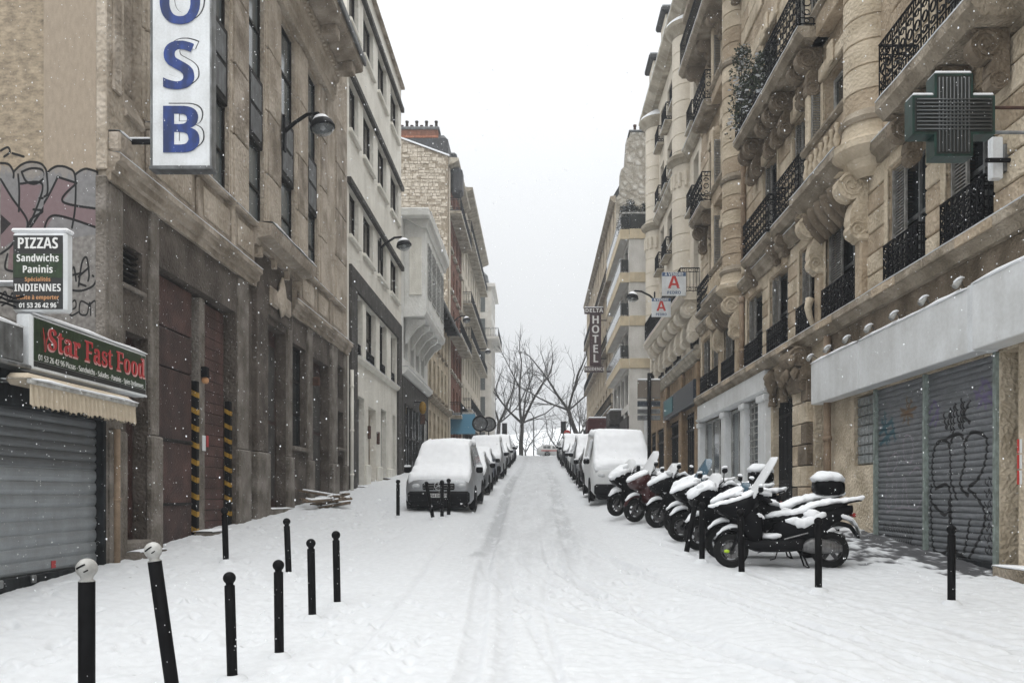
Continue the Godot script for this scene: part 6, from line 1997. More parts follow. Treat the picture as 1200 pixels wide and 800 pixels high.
func car(called: String, label: String, category: String, x: float, d: float, kind: int, paint: String, sd: int, thick := 0.08, plate := "", group := "") -> Node3D:
	var t := thing(called, label, category, Vector3(x, gh(x, d) - 0.03, -d), group)
	t.rotation = Vector3(0, -PI / 2, -0.0773)
	var V: Array
	var wr := 0.31
	if kind == 0:      # people carrier
		V = [[2.3, 0.34, 0.58, 0.70, 0.74, 0.70], [2.26, 0.26, 0.72, 0.90, 0.87, 0.80], [2.08, 0.22, 0.84, 1.01, 0.93, 0.84], [1.5, 0.22, 0.98, 1.17, 0.94, 0.82], [1.28, 0.22, 1.0, 1.27, 0.94, 0.80], [0.62, 0.22, 1.05, 1.80, 0.94, 0.71], [0.35, 0.22, 1.06, 1.88, 0.94, 0.70], [-1.9, 0.22, 1.06, 1.9, 0.94, 0.70], [-2.2, 0.25, 1.06, 1.8, 0.93, 0.67], [-2.32, 0.3, 0.95, 1.1, 0.86, 0.64]]
	elif kind == 1:    # hatchback
		V = [[1.98, 0.3, 0.5, 0.58, 0.68, 0.62], [1.94, 0.24, 0.6, 0.74, 0.8, 0.72], [1.72, 0.2, 0.7, 0.83, 0.84, 0.74], [0.95, 0.2, 0.84, 0.97, 0.86, 0.74], [0.8, 0.2, 0.86, 1.03, 0.86, 0.72], [0.1, 0.2, 0.9, 1.4, 0.86, 0.6], [-0.3, 0.2, 0.91, 1.46, 0.86, 0.59], [-1.3, 0.2, 0.92, 1.42, 0.86, 0.58], [-1.9, 0.24, 0.92, 1.05, 0.82, 0.6], [-2.0, 0.3, 0.7, 0.8, 0.76, 0.6]]
		wr = 0.3
	else:              # panel van
		V = [[2.42, 0.36, 0.66, 0.82, 0.8, 0.74], [2.38, 0.28, 0.82, 1.02, 0.92, 0.84], [2.2, 0.24, 0.96, 1.14, 0.97, 0.88], [1.75, 0.24, 1.1, 1.28, 0.98, 0.87], [1.55, 0.24, 1.12, 1.4, 0.98, 0.86], [0.95, 0.24, 1.18, 2.0, 0.98, 0.8], [0.7, 0.24, 1.2, 2.1, 0.98, 0.79], [-2.1, 0.24, 1.2, 2.12, 0.98, 0.79], [-2.4, 0.28, 1.2, 2.0, 0.96, 0.77], [-2.48, 0.3, 1.0, 1.2, 0.9, 0.74]]
		wr = 0.33
	var secs := dense(V, 0)
	var s := st()
	s.set_smooth_group(0)
	var rings := []
	for e in secs: rings.append(car_ring(e))
	skin(s, rings, true)
	for q in [[0, 1], [rings.size() - 1, -1]]:
		var r: Array = rings[q[0]]
		var c := Vector3.ZERO
		for v in r: c += v
		c /= r.size()
		for k in r.size(): tri(s, c, r[k], r[(k + 1) % r.size()])
	var body := obj(t, "body", done(s), M[paint])
	# blanket of snow over bonnet, windscreen and roof
	s = st()
	s.set_smooth_group(0)
	rings = []
	for i in secs.size():
		if secs[i][3] < V[1][3]: continue
		rings.append(snow_ring(secs[i], thick * (1.0 + 0.4 * nz.get_noise_1d(secs[i][0] * 60 + sd * 13)), sd))
	skin(s, rings)
	for q in [rings[0], rings[rings.size() - 1]]:
		var c: Vector3 = q[15] - Vector3(0, thick * 1.4, 0)
		for k in q.size() - 1: tri(s, c, q[k], q[k + 1])
	obj(t, "snow", done(s), M.snow)
	# side windows
	for sd2 in [-1.0, 1.0]:
		for run in [[5, 6, 0.0, 0.5], [6, 7, 0.03, 0.48], [6, 7, 0.52, 0.93]]:
			if kind == 2 and run[3] > 0.6: continue
			s = st()
			var q := []
			for f in [run[2], run[3]]:
				var a: Array = V[run[0]]
				var b: Array = V[run[1]]
				var e := []
				for k in 6: e.append(lerpf(a[k], b[k], f))
				for h in [0.14, 0.86]:
					q.append(Vector3(e[0], lerpf(e[2], e[3] - 0.07, h), sd2 * (lerpf(e[4] * 0.985, e[5], h) + 0.01)))
			if run[0] == 5:
				q[0].x += 0.25
			quad(s, q[0], q[2], q[3], q[1])
			obj(t, "side_window", done(s), M.glass_pale if kind == 0 else M.glass)
		var mr := obj(t, "wing_mirror", bev(Vector3(0.12, 0.17, 0.2), 0.04), M.plastic, Vector3(V[4][0] - 0.2, V[4][2] + 0.12, sd2 * (V[4][4] + 0.1)))
		obj(mr, "snow", bev(Vector3(0.12, 0.06, 0.2), 0.028), M.snow, Vector3(0, 0.105, 0))
		for wx in [V[2][0] - 0.62, V[7][0] + 0.55]:
			wheel(t, Vector3(wx, wr, sd2 * (V[3][4] - 0.06)), wr, 0.2)
			s = st()
			s.set_smooth_group(0)
			lathe(s, [[wr * 1.05, -0.02], [wr * 1.2, 0.0], [wr * 1.22, 0.02]], Vector3(0, 0, 0), 26, 2)
			obj(t, "wheel_arch", done(s), M.plastic, Vector3(wx, wr + 0.02, sd2 * (V[3][4] + 0.012)))
	# front end
	var fx: float = V[0][0]
	obj(t, "bumper", bev(Vector3(0.2, 0.34, V[1][4] * 1.96), 0.06), M.plastic, Vector3(fx - 0.02, 0.42, 0))
	obj(t, "skirt", bev(Vector3(0.3, 0.2, V[1][4] * 1.8), 0.05), M.plastic, Vector3(fx - 0.16, 0.22, 0))
	var gr := obj(t, "grille", bev(Vector3(0.06, 0.18, V[1][5] * 1.1), 0.03), M.plastic_gloss, Vector3(fx + 0.012, V[0][3] + 0.02, 0))
	for k in 2:
		obj(gr, "grille_bar", bev(Vector3(0.03, 0.022, V[1][5] * 1.06), 0.008), M.rim, Vector3(0.03, -0.035 + 0.07 * k, 0))
	obj(t, "number_plate", bev(Vector3(0.015, 0.11, 0.5), 0.004), M.plate, Vector3(fx + 0.085, 0.48, 0))
	if plate != "":
		text(t, "plate_text", plate, 0.075, "plate_text", Vector3(fx + 0.094, 0.48, 0), PI / 2, false, 0.003, 0.95)
	for sd2 in [-1.0, 1.0]:
		s = st()
		s.set_smooth_group(0)
		loft(s, [[0.0, 0.0, 0.18, 0.09], [0.06, 0.0, 0.16, 0.07], [0.09, 0.0, 0.08, 0.03]], 12)
		var hl := obj(t, "headlight", done(s), M.lens, Vector3(fx - 0.09, V[0][3] + 0.03, sd2 * (V[1][4] - 0.2)))
		hl.rotation.y = -sd2 * 0.35
	for k in 2:
		s = st()
		tube(s, [Vector3(V[4][0] - 0.05, V[4][3] + 0.1, -0.3 + k * 0.55), Vector3(V[4][0] - 0.3, V[4][3] + 0.36, -0.62 + k * 0.55)], 0.012, 0.008, 5)
		if kind == 2 or sd % 3 == 0:
			obj(t, "wiper", done(s), M.plastic)
	return t

func star_emblem(t: Node3D, at: Vector3):
	var s := st()
	s.set_smooth_group(0)
	ring(s, Vector3.ZERO, Vector3(0, 0, 1), Vector3.UP, 0.11, 0.013, 22, 6)
	for k in 3:
		var a := PI / 2 + TAU * k / 3
		tube(s, [Vector3.ZERO, Vector3(0, sin(a), cos(a)) * 0.11], 0.02, 0.006, 5)
	obj(t, "star_emblem", done(s), M.lens, at)

# ---------------------------------------------------------------- scooters
func scooter(label: String, at: Vector3, yaw: float, lean: float, o: Dictionary):
	var t := thing("parked_scooter", label, "scooter", at, "snow covered scooters parked on the right")
	t.rotation = Vector3(lean, PI + yaw, 0.0)
	var paint: String = o.get("paint", "plastic_gloss")
	var k: float = o.get("snow", 1.0)
	var lump: float = 0.034 + 0.016 * (k - 1.0)
	var R := 0.275
	var nose: float = o.get("nose", 1.0)
	var msh: float = o.get("mirror", 0.06)
	wheel(t, Vector3(0.78, R, 0), R, 0.12, 5, "front_wheel", "rim_dark")
	wheel(t, Vector3(-0.76, R + 0.015, 0), R + 0.015, 0.15, 5, "rear_wheel", "rim_dark")
	var s := st()
	s.set_smooth_group(0)
	for z in [-0.085, 0.085]:
		tube(s, [Vector3(0.78, R, z), Vector3(0.55, 0.85, z)], 0.024, 0.03, 8)
	tube(s, [Vector3(0.56, 0.82, 0), Vector3(0.46, 1.12, 0)], 0.03, 0.03, 8)
	obj(t, "fork", done(s), M.plastic)
	s = st()
	s.set_smooth_group(0)
	loft(s, [[1.04, 0.4, 0.06, 0.03], [0.96, 0.52, 0.08, 0.03], [0.8, 0.6, 0.085, 0.035], [0.62, 0.58, 0.08, 0.035], [0.52, 0.48, 0.05, 0.02]], 10)
	obj(t, "front_mudguard", done(s), M[paint])
	s = st()
	s.set_smooth_group(0)
	loft(s, [[1.0, 0.52, 0.05, 0.025], [0.92, 0.6, 0.085, 0.04 * k], [0.78, 0.66, 0.09, 0.045 * k], [0.62, 0.65, 0.07, 0.03 * k]], 10, lump * 0.6)
	obj(t, "snow", done(s), M.snow)
	var disc := st()
	lathe(disc, [[0.06, -0.075], [0.13, -0.075], [0.13, -0.07], [0.06, -0.07]], Vector3(0.78, R, 0), 20, 2)
	obj(t, "brake_disc", done(disc), M.rim)
	# front fairing and leg shield
	s = st()
	s.set_smooth_group(0)
	loft(s, [[0.78 + 0.3 * nose, 0.98, 0.04, 0.03], [0.78 + 0.19 * nose, 0.95, 0.15, 0.09], [0.78, 0.94, 0.23, 0.16], [0.6, 0.96, 0.28, 0.22], [0.46, 1.02, 0.24, 0.18], [0.36, 1.06, 0.14, 0.1]], 14)
	obj(t, "front_fairing", done(s), M[paint])
	s = st()
	s.set_smooth_group(0)
	loft(s, [[0.66, 0.74, 0.1, 0.1], [0.56, 0.72, 0.24, 0.24], [0.44, 0.68, 0.28, 0.3], [0.33, 0.66, 0.24, 0.28], [0.28, 0.66, 0.1, 0.16]], 12)
	obj(t, "leg_shield", done(s), M[o.get("shield", paint)])
	s = st()
	s.set_smooth_group(0)
	loft(s, [[0.56, 0.38, 0.14, 0.06], [0.4, 0.36, 0.25, 0.1], [0.0, 0.36, 0.26, 0.11], [-0.3, 0.4, 0.22, 0.12], [-0.42, 0.44, 0.1, 0.06]], 12)
	obj(t, "floorboard", done(s), M.plastic)
	s = st()
	s.set_smooth_group(0)
	loft(s, [[0.12, 0.55, 0.1, 0.14], [0.02, 0.56, 0.18, 0.22], [-0.25, 0.6, 0.22, 0.24], [-0.55, 0.68, 0.22, 0.2], [-0.88, 0.84, 0.18, 0.13], [-1.1, 0.93, 0.1, 0.07]], 14)
	obj(t, "rear_body", done(s), M[paint])
	s = st()
	s.set_smooth_group(0)
	loft(s, [[0.14, 0.76, 0.08, 0.04], [0.02, 0.79, 0.15, 0.06], [-0.32, 0.83, 0.17, 0.07], [-0.45, 0.91, 0.17, 0.08], [-0.88, 0.98, 0.14, 0.06], [-1.02, 1.0, 0.08, 0.03]], 12)
	obj(t, "seat", done(s), M.plastic)
	# snow lying on seat, fairing, floor
	s = st()
	s.set_smooth_group(0)
	loft(s, [[0.24, 0.82, 0.05, 0.03], [0.12, 0.85, 0.14, 0.06 * k], [-0.08, 0.87, 0.18, 0.07 * k], [-0.3, 0.9, 0.19, 0.065 * k], [-0.44, 0.98, 0.19, 0.075 * k], [-0.8, 1.05, 0.17, 0.065 * k], [-1.08, 1.08, 0.14, 0.05 * k], [-1.26, 1.11, 0.1, 0.035], [-1.3, 1.11, 0.05, 0.015]], 14, lump)
	obj(t, "seat_snow", done(s), M.snow)
	s = st()
	s.set_smooth_group(0)
	loft(s, [[0.8 + 0.34 * nose, 0.97, 0.03, 0.02], [0.8 + 0.2 * nose, 1.0, 0.13, 0.05 * k], [0.82, 1.04, 0.2, 0.07 * k], [0.62, 1.11, 0.24, 0.09 * k], [0.48, 1.18, 0.22, 0.07 * k], [0.4, 1.2, 0.1, 0.03]], 14, lump)
	obj(t, "fairing_snow", done(s), M.snow)
	s = st()
	s.set_smooth_group(0)
	loft(s, [[0.36, 0.5, 0.05, 0.03], [0.24, 0.5, 0.2, 0.07 * k], [0.05, 0.5, 0.22, 0.06 * k], [-0.02, 0.52, 0.08, 0.03]], 12, lump)
	obj(t, "floor_snow", done(s), M.snow)
	for z in [-1.0, 1.0]:
		s = st()
		s.set_smooth_group(0)
		loft(s, [[-0.12, 0.74, 0.03, 0.03, 2.0, z * 0.2], [-0.3, 0.72, 0.06, 0.1 * k, 2.0, z * 0.22], [-0.5, 0.8, 0.06, 0.1 * k, 2.0, z * 0.22], [-0.64, 0.86, 0.03, 0.03, 2.0, z * 0.19]], 10, lump * 1.5)
		obj(t, "side_snow", done(s), M.snow)
		# mirrors
		s = st()
		s.set_smooth_group(0)
		tube(s, [Vector3(0.42, 1.14, z * 0.2), Vector3(0.36, 1.22, z * 0.3), Vector3(0.38, 1.26 + msh, z * 0.36)], 0.011, 0.009, 6)
		obj(t, "mirror_stalk", done(s), M.plastic)
		s = st()
		s.set_smooth_group(0)
		loft(s, [[-0.03, 0.0, 0.05, 0.035], [0.0, 0.0, 0.075, 0.05], [0.035, 0.0, 0.04, 0.03]], 10)
		var mi := obj(t, "mirror", done(s), M.plastic, Vector3(0.38, 1.28 + msh, z * 0.38))
		obj(mi, "snow", bev(Vector3(0.07, 0.05, 0.14), 0.022), M.snow, Vector3(0, 0.06, 0))
	# handlebar
	s = st()
	s.set_smooth_group(0)
	tube(s, [Vector3(0.22, 1.04, -0.38), Vector3(0.3, 1.1, -0.22), Vector3(0.4, 1.12, 0), Vector3(0.3, 1.1, 0.22), Vector3(0.22, 1.04, 0.38)], 0.02, 0.02, 7)
	loft(s, [[0.5, 1.12, 0.06, 0.05], [0.4, 1.14, 0.14, 0.07], [0.28, 1.12, 0.08, 0.05]], 10)
	obj(t, "handlebar", done(s), M.plastic)
	s = st()
	s.set_smooth_group(0)
	loft(s, [[0.5, 1.2, 0.05, 0.03], [0.38, 1.22, 0.16, 0.07 * k], [0.22, 1.19, 0.15, 0.06 * k], [0.14, 1.16, 0.06, 0.03]], 12, lump)
	obj(t, "handlebar_snow", done(s), M.snow)
	# windscreen
	var ws: float = o.get("screen", 0.45)
	if ws > 0.0:
		s = st()
		s.set_smooth_group(0)
		var rows := []
		for i in 8:
			var v := i / 7.0
			var row := []
			for j in 11:
				var u := j / 10.0 * 2.0 - 1.0
				var hw := (0.24 - 0.05 * v) * sqrt(maxf(0.02, 1.0 - pow(maxf(0.0, v - 0.6) / 0.42, 2.0)))
				row.append(Vector3(0.56 - v * ws * 0.62 - 0.1 * u * u, 1.1 + v * ws, u * hw))
			rows.append(row)
		skin(s, rows)
		var back := []
		for r in rows:
			var q := []
			for v in r: q.append(v - Vector3(0.012, 0.004, 0))
			back.append(q)
		skin(s, back)
		obj(t, "windscreen", done(s), M[o.get("screen_mat", "screen_frost")])
	# engine, exhaust, stands, tail
	s = st()
	s.set_smooth_group(0)
	loft(s, [[-0.3, 0.34, 0.05, 0.07, 2.2, -0.17], [-0.42, 0.36, 0.07, 0.12, 2.2, -0.19], [-0.75, 0.34, 0.06, 0.1, 2.2, -0.19], [-0.9, 0.32, 0.03, 0.05, 2.2, -0.17]], 12)
	obj(t, "engine_cover", done(s), M.rim)
	s = st()
	s.set_smooth_group(0)
	tube(s, [Vector3(-0.2, 0.3, 0.12), Vector3(-0.45, 0.28, 0.2), Vector3(-0.6, 0.36, 0.22)], 0.025, 0.03, 8)
	tube(s, [Vector3(-0.55, 0.34, 0.22), Vector3(-1.05, 0.5, 0.23)], 0.06, 0.065, 10)
	obj(t, "exhaust", done(s), M.rim)
	s = st()
	tube(s, [Vector3(0.0, 0.46, -0.25), Vector3(-0.36, 0.56, -0.26)], 0.012, 0.012, 6)
	obj(t, "trim_strip", done(s), M.rim)
	s = st()
	for z in [-0.13, 0.13]:
		tube(s, [Vector3(-0.3, 0.28, z * 0.7), Vector3(-0.4, 0.01, z)], 0.016, 0.014, 6)
	tube(s, [Vector3(-0.4, 0.02, -0.15), Vector3(-0.4, 0.02, 0.15)], 0.014, 0.014, 6)
	tube(s, [Vector3(0.1, 0.26, -0.2), Vector3(0.14, 0.16, -0.24), Vector3(0.22, 0.14, -0.25)], 0.01, 0.01, 6)
	obj(t, "centre_stand", done(s), M.plastic)
	s = st()
	s.set_smooth_group(0)
	loft(s, [[-0.62, 0.6, 0.08, 0.03], [-0.85, 0.7, 0.1, 0.04], [-1.08, 0.66, 0.1, 0.035], [-1.2, 0.5, 0.09, 0.03]], 10)
	obj(t, "rear_mudguard", done(s), M.plastic)
	s = st()
	s.set_smooth_group(0)
	loft(s, [[-0.72, 0.8, 0.1, 0.03], [-0.92, 0.83, 0.18, 0.07 * k], [-1.08, 0.78, 0.15, 0.05 * k], [-1.18, 0.68, 0.08, 0.03]], 12, lump)
	obj(t, "tail_snow", done(s), M.snow)
	obj(t, "tail_light", bev(Vector3(0.06, 0.07, 0.2), 0.02), M.tail_red, Vector3(-1.12, 0.84, 0))
	var pl := obj(t, "number_plate", bev(Vector3(0.012, 0.13, 0.17), 0.003), M.plate, Vector3(-1.2, 0.6, 0))
	pl.rotation.z = -0.3
	s = st()
	s.set_smooth_group(0)
	for z in [-0.12, 0.12]:
		tube(s, [Vector3(-0.8, 0.98, z), Vector3(-1.15, 1.06, z), Vector3(-1.24, 1.07, z * 0.5)], 0.014, 0.014, 6)
	obj(t, "rear_rack", done(s), M.plastic)
	obj(t, "headlight", bev(Vector3(0.05, 0.08, 0.22), 0.02), M.lens, Vector3(0.76 + 0.22 * nose, 0.93, 0))
	if o.get("box", false):
		s = st()
		s.set_smooth_group(0)
		loft(s, [[-0.78, 1.22, 0.14, 0.1, 3.0], [-0.85, 1.22, 0.2, 0.14, 3.2], [-1.15, 1.22, 0.21, 0.14, 3.2], [-1.25, 1.21, 0.15, 0.1, 3.0]], 16)
		var bx := obj(t, "top_box", done(s), M.plastic_gloss)
		s = st()
		s.set_smooth_group(0)
		loft(s, [[-0.74, 1.36, 0.1, 0.04], [-0.84, 1.38, 0.2, 0.08], [-1.02, 1.4, 0.22, 0.09], [-1.18, 1.38, 0.2, 0.07], [-1.28, 1.34, 0.08, 0.03]], 14, lump)
		obj(bx, "snow", done(s), M.snow)
	var cr2 := RandomNumberGenerator.new()
	cr2.seed = int(at.z * -100.0)
	for q in int(o.get("clumps", 7)):
		s = st()
		s.set_smooth_group(0)
		var cx := cr2.randf_range(-0.9, 0.75)
		var cy := 0.62 + cr2.randf() * 0.3 if cx < 0.15 else 0.75 + cr2.randf() * 0.5
		var cw := cr2.randf_range(0.05, 0.12)
		loft(s, [[cx - cw * 1.3, cy - 0.02, 0.02, 0.02], [cx, cy, cw * 0.7, cw * 0.75], [cx + cw * 1.2, cy + 0.01, 0.02, 0.02]], 10, 0.04)
		obj(t, "snow_clump", done(s), M.snow, Vector3(0, 0, cr2.randf_range(0.12, 0.22) * (-1.0 if cr2.randf() < 0.7 else 1.0)))
	if o.get("apron", false):
		s = st()
		s.set_smooth_group(0)
		loft(s, [[0.46, 0.9, 0.12, 0.16], [0.34, 0.84, 0.3, 0.3], [0.1, 0.74, 0.33, 0.3], [-0.12, 0.78, 0.28, 0.16], [-0.26, 0.84, 0.12, 0.05]], 18, 0.02)
		var ap := obj(t, "leg_apron", done(s), M.plastic)
		s = st()
		s.set_smooth_group(0)
		loft(s, [[0.36, 1.1, 0.06, 0.03], [0.24, 1.08, 0.24, 0.06 * k], [0.06, 1.0, 0.28, 0.06 * k], [-0.12, 0.94, 0.22, 0.05 * k], [-0.2, 0.92, 0.06, 0.02]], 16, lump * 1.3)
		obj(ap, "snow", done(s), M.snow)
		for z in [-1.0, 1.0]:
			s = st()
			s.set_smooth_group(0)
			loft(s, [[0.36, 1.08, 0.04, 0.05, 2.2, z * 0.3], [0.26, 1.08, 0.1, 0.1, 2.2, z * 0.33], [0.12, 1.04, 0.07, 0.08, 2.2, z * 0.36], [0.06, 1.02, 0.03, 0.03, 2.2, z * 0.36]], 12, 0.01)
			var hm := obj(t, "handlebar_muff", done(s), M.plastic)
			s = st()
			s.set_smooth_group(0)
			loft(s, [[0.34, 1.15, 0.03, 0.02, 2.2, z * 0.31], [0.24, 1.18, 0.1, 0.04 * k, 2.2, z * 0.33], [0.1, 1.12, 0.06, 0.03, 2.2, z * 0.35]], 12, lump)
			obj(hm, "snow", done(s), M.snow)
	if o.get("lock", false):
		s = st()
		s.set_smooth_group(0)
		loft(s, [[-0.04, 0.0, 0.02, 0.018], [0.0, 0.0, 0.03, 0.03], [0.04, 0.0, 0.02, 0.018]], 10)
		obj(t, "disc_lock", done(s), M.lime, Vector3(0.86, R - 0.01, -0.09))
	if o.get("panel", false):
		var pn := obj(t, "silver_panel", bev(Vector3(0.12, 0.5, 0.16), 0.03), M.paint_silver, Vector3(0.42, 0.55, -0.28))
		pn.rotation.z = 0.45
		obj(pn, "panel_slot", bev(Vector3(0.06, 0.16, 0.01), 0.004), M.plastic, Vector3(0, 0.05, -0.082))
	return t

# ---------------------------------------------------------------- bollards
func bollard(x: float, d: float, h: float, lean_x: float, lean_z: float, white: bool, label: String):
	var t := thing("bollard", label, "bollard", Vector3(x, gh(x, d) - 0.03, -d), "pavement bollards")
	t.rotation = Vector3(lean_z, 0, -lean_x)
	var r := 0.058 if white else 0.047
	var rb := 0.075 if white else 0.058
	var s := st()
	s.set_smooth_group(0)
	lathe(s, [[r, 0.0], [r, h - rb * 2.3], [r * 0.9, h - rb * 2.2], [r * 0.7, h - rb * 2.1], [0.0, h - rb * 2.1]], Vector3.ZERO, 20)
	obj(t, "shaft", done(s), M.black_paint)
	s = st()
	s.set_smooth_group(0)
	var pr := [[r * 0.95, h - rb * 2.35], [r * 1.0, h - rb * 2.25], [r * 0.7, h - rb * 2.05], [rb * 0.62, h - rb * 1.85]]
	for k in 9:
		var a := lerpf(-0.9, PI / 2, k / 8.0)
		pr.append([maxf(0.0, rb * cos(a)), h - rb + rb * sin(a)])
	lathe(s, pr, Vector3(0, 0.0, 0), 22)
	obj(t, "ball", done(s), M.frame_white if white else M.black_paint)
	s = st()
	s.set_smooth_group(0)
	var dw := []
	for k in 5:
		var f := k / 4.0
		dw.append([r + 0.005 + 0.13 * f, 0.075 - 0.05 * f - 0.045 * f * f + 0.012 * sin(x * 40.0 + k)])
	lathe(s, dw, Vector3.ZERO, 18)
	obj(t, "snow_drift", done(s), M.snow_ground)
	if white:
		for e in [[-0.15, 0.2, 0.06, 0.014], [0.1, 0.35, 0.035, 0.012], [0.4, -0.2, 0.035, 0.01]]:
			var q := Vector3(e[0], e[1], 0.9).normalized() * rb
			var b := obj(t, "scuff_mark", bev(Vector3(e[2], e[3], 0.006), 0.002), M.plastic, Vector3(0, h - rb, 0) + q)
			b.rotation = Vector3(-e[1], e[0], 0.5)
	else:
		s = st()
		s.set_smooth_group(0)
		loft(s, [[-rb * 0.8, 0.0, 0.01, 0.004], [0.0, 0.006, rb * 0.8, 0.014], [rb * 0.8, 0.0, 0.01, 0.004]], 10, 0.004)
		if rng.randf() < 0.35: obj(t, "snow_cap", done(s), M.snow, Vector3(0, h - 0.006, 0))
	return t

# ---------------------------------------------------------------- trees
func grow(s: SurfaceTool, tw: SurfaceTool, p: Vector3, dir: Vector3, L: float, r: float, lev: int, rr: RandomNumberGenerator):
	var pts := [p]
	var q := p
	var dd := dir
	var n := 4 if lev < 3 else 3
	for k in n:
		dd = (dd + Vector3(rr.randf_range(-1, 1), rr.randf_range(-0.6, 0.9), rr.randf_range(-1, 1)) * 0.13).normalized()
		q += dd * L / n
		pts.append(q)
	tube(s if lev < 3 else tw, pts, r, r * (0.62 if lev < 4 else 0.3), 7 if lev < 2 else (5 if lev < 4 else 3), false)
	if lev >= 5: return
	var kids := 3 if lev < 2 else rr.randi_range(3, 4)
	for k in kids:
		var f := 1.0 if k == 0 else rr.randf_range(0.35, 1.0)
		var at: Vector3 = pts[n].lerp(pts[n - 1], 0.0) if f > 0.85 else pts[int(f * n)]
		var side := dd.cross(Vector3(rr.randf_range(-1, 1), rr.randf_range(-0.3, 0.3), rr.randf_range(-1, 1))).normalized()
		var nd := (dd * (1.0 if k == 0 else 0.75) + side * (0.28 if k == 0 else rr.randf_range(0.55, 0.95)) + Vector3(0, 0.22, 0)).normalized()
		grow(s, tw, at, nd, L * rr.randf_range(0.58, 0.8), r * (0.66 if k == 0 else rr.randf_range(0.36, 0.52)), lev + 1, rr)

func tree(label: String, at: Vector3, limbs: Array, trunk: Array, r: float, sd: int, group := "bare plane trees at the top of the street"):
	var t := thing("bare_tree", label, "tree", at, group)
	var rr := RandomNumberGenerator.new()
	rr.seed = sd
	var s := st()
	s.set_smooth_group(0)
	tube(s, trunk, r, r * 0.72, 10)
	obj(t, "trunk", done(s), M.bark)
	s = st()
	s.set_smooth_group(0)
	var tw := st()
	for l in limbs:
		grow(s, tw, trunk[trunk.size() - 1 if l.size() < 4 else l[3]], l[0].normalized(), l[1], l[2], 1, rr)
	var c := obj(t, "crown", done(s), M.bark)
	obj(c, "twigs", done(tw), M.bark)
	return t

# ---------------------------------------------------------------- street things
func wall_lamp(label: String, side: float, X: float, y: float, d: float, reach: float):
	var t := thing("wall_street_lamp", label, "street lamp", Vector3(side * X, y, -d), "street lamps on wall arms")
	var s := st()
	s.set_smooth_group(0)
	var k := -side
	tube(s, [Vector3(0, -0.1, 0), Vector3(k * 0.25, 0.12, 0), Vector3(k * reach * 0.6, 0.32, 0.02), Vector3(k * reach * 0.9, 0.34, 0.04), Vector3(k * reach, 0.22, 0.05)], 0.05, 0.04, 8)
	obj(t, "arm", done(s), M.iron)
	obj(t, "wall_plate", bev(Vector3(0.06, 0.9, 0.16), 0.01), M.iron, Vector3(0, -0.15, 0))
	s = st()
	s.set_smooth_group(0)
	lathe(s, [[0.05, 0.2], [0.14, 0.16], [0.26, 0.06], [0.31, -0.06], [0.31, -0.1], [0.27, -0.1]], Vector3.ZERO, 20)
	var h := obj(t, "lamp_head", done(s), M.iron, Vector3(k * reach, 0.06, 0.05))
	s = st()
	s.set_smooth_group(0)
	lathe(s, [[0.28, -0.08], [0.26, -0.16], [0.18, -0.24], [0.08, -0.28], [0.0, -0.29]], Vector3.ZERO, 20)
	obj(h, "glass_bowl", done(s), M.glass_clear)
	s = st()
	s.set_smooth_group(0)
	lathe(s, [[0.05, -0.06], [0.07, -0.12], [0.0, -0.17]], Vector3.ZERO, 12)
	obj(h, "bulb", done(s), M.lens)
	h.rotation.z = k * 0.2
	s = st()
	s.set_smooth_group(0)
	lathe(s, [[0.24, 0.085], [0.16, 0.19], [0.06, 0.24], [0.0, 0.25]], Vector3.ZERO, 16)
	obj(h, "snow_cap", done(s), M.snow)

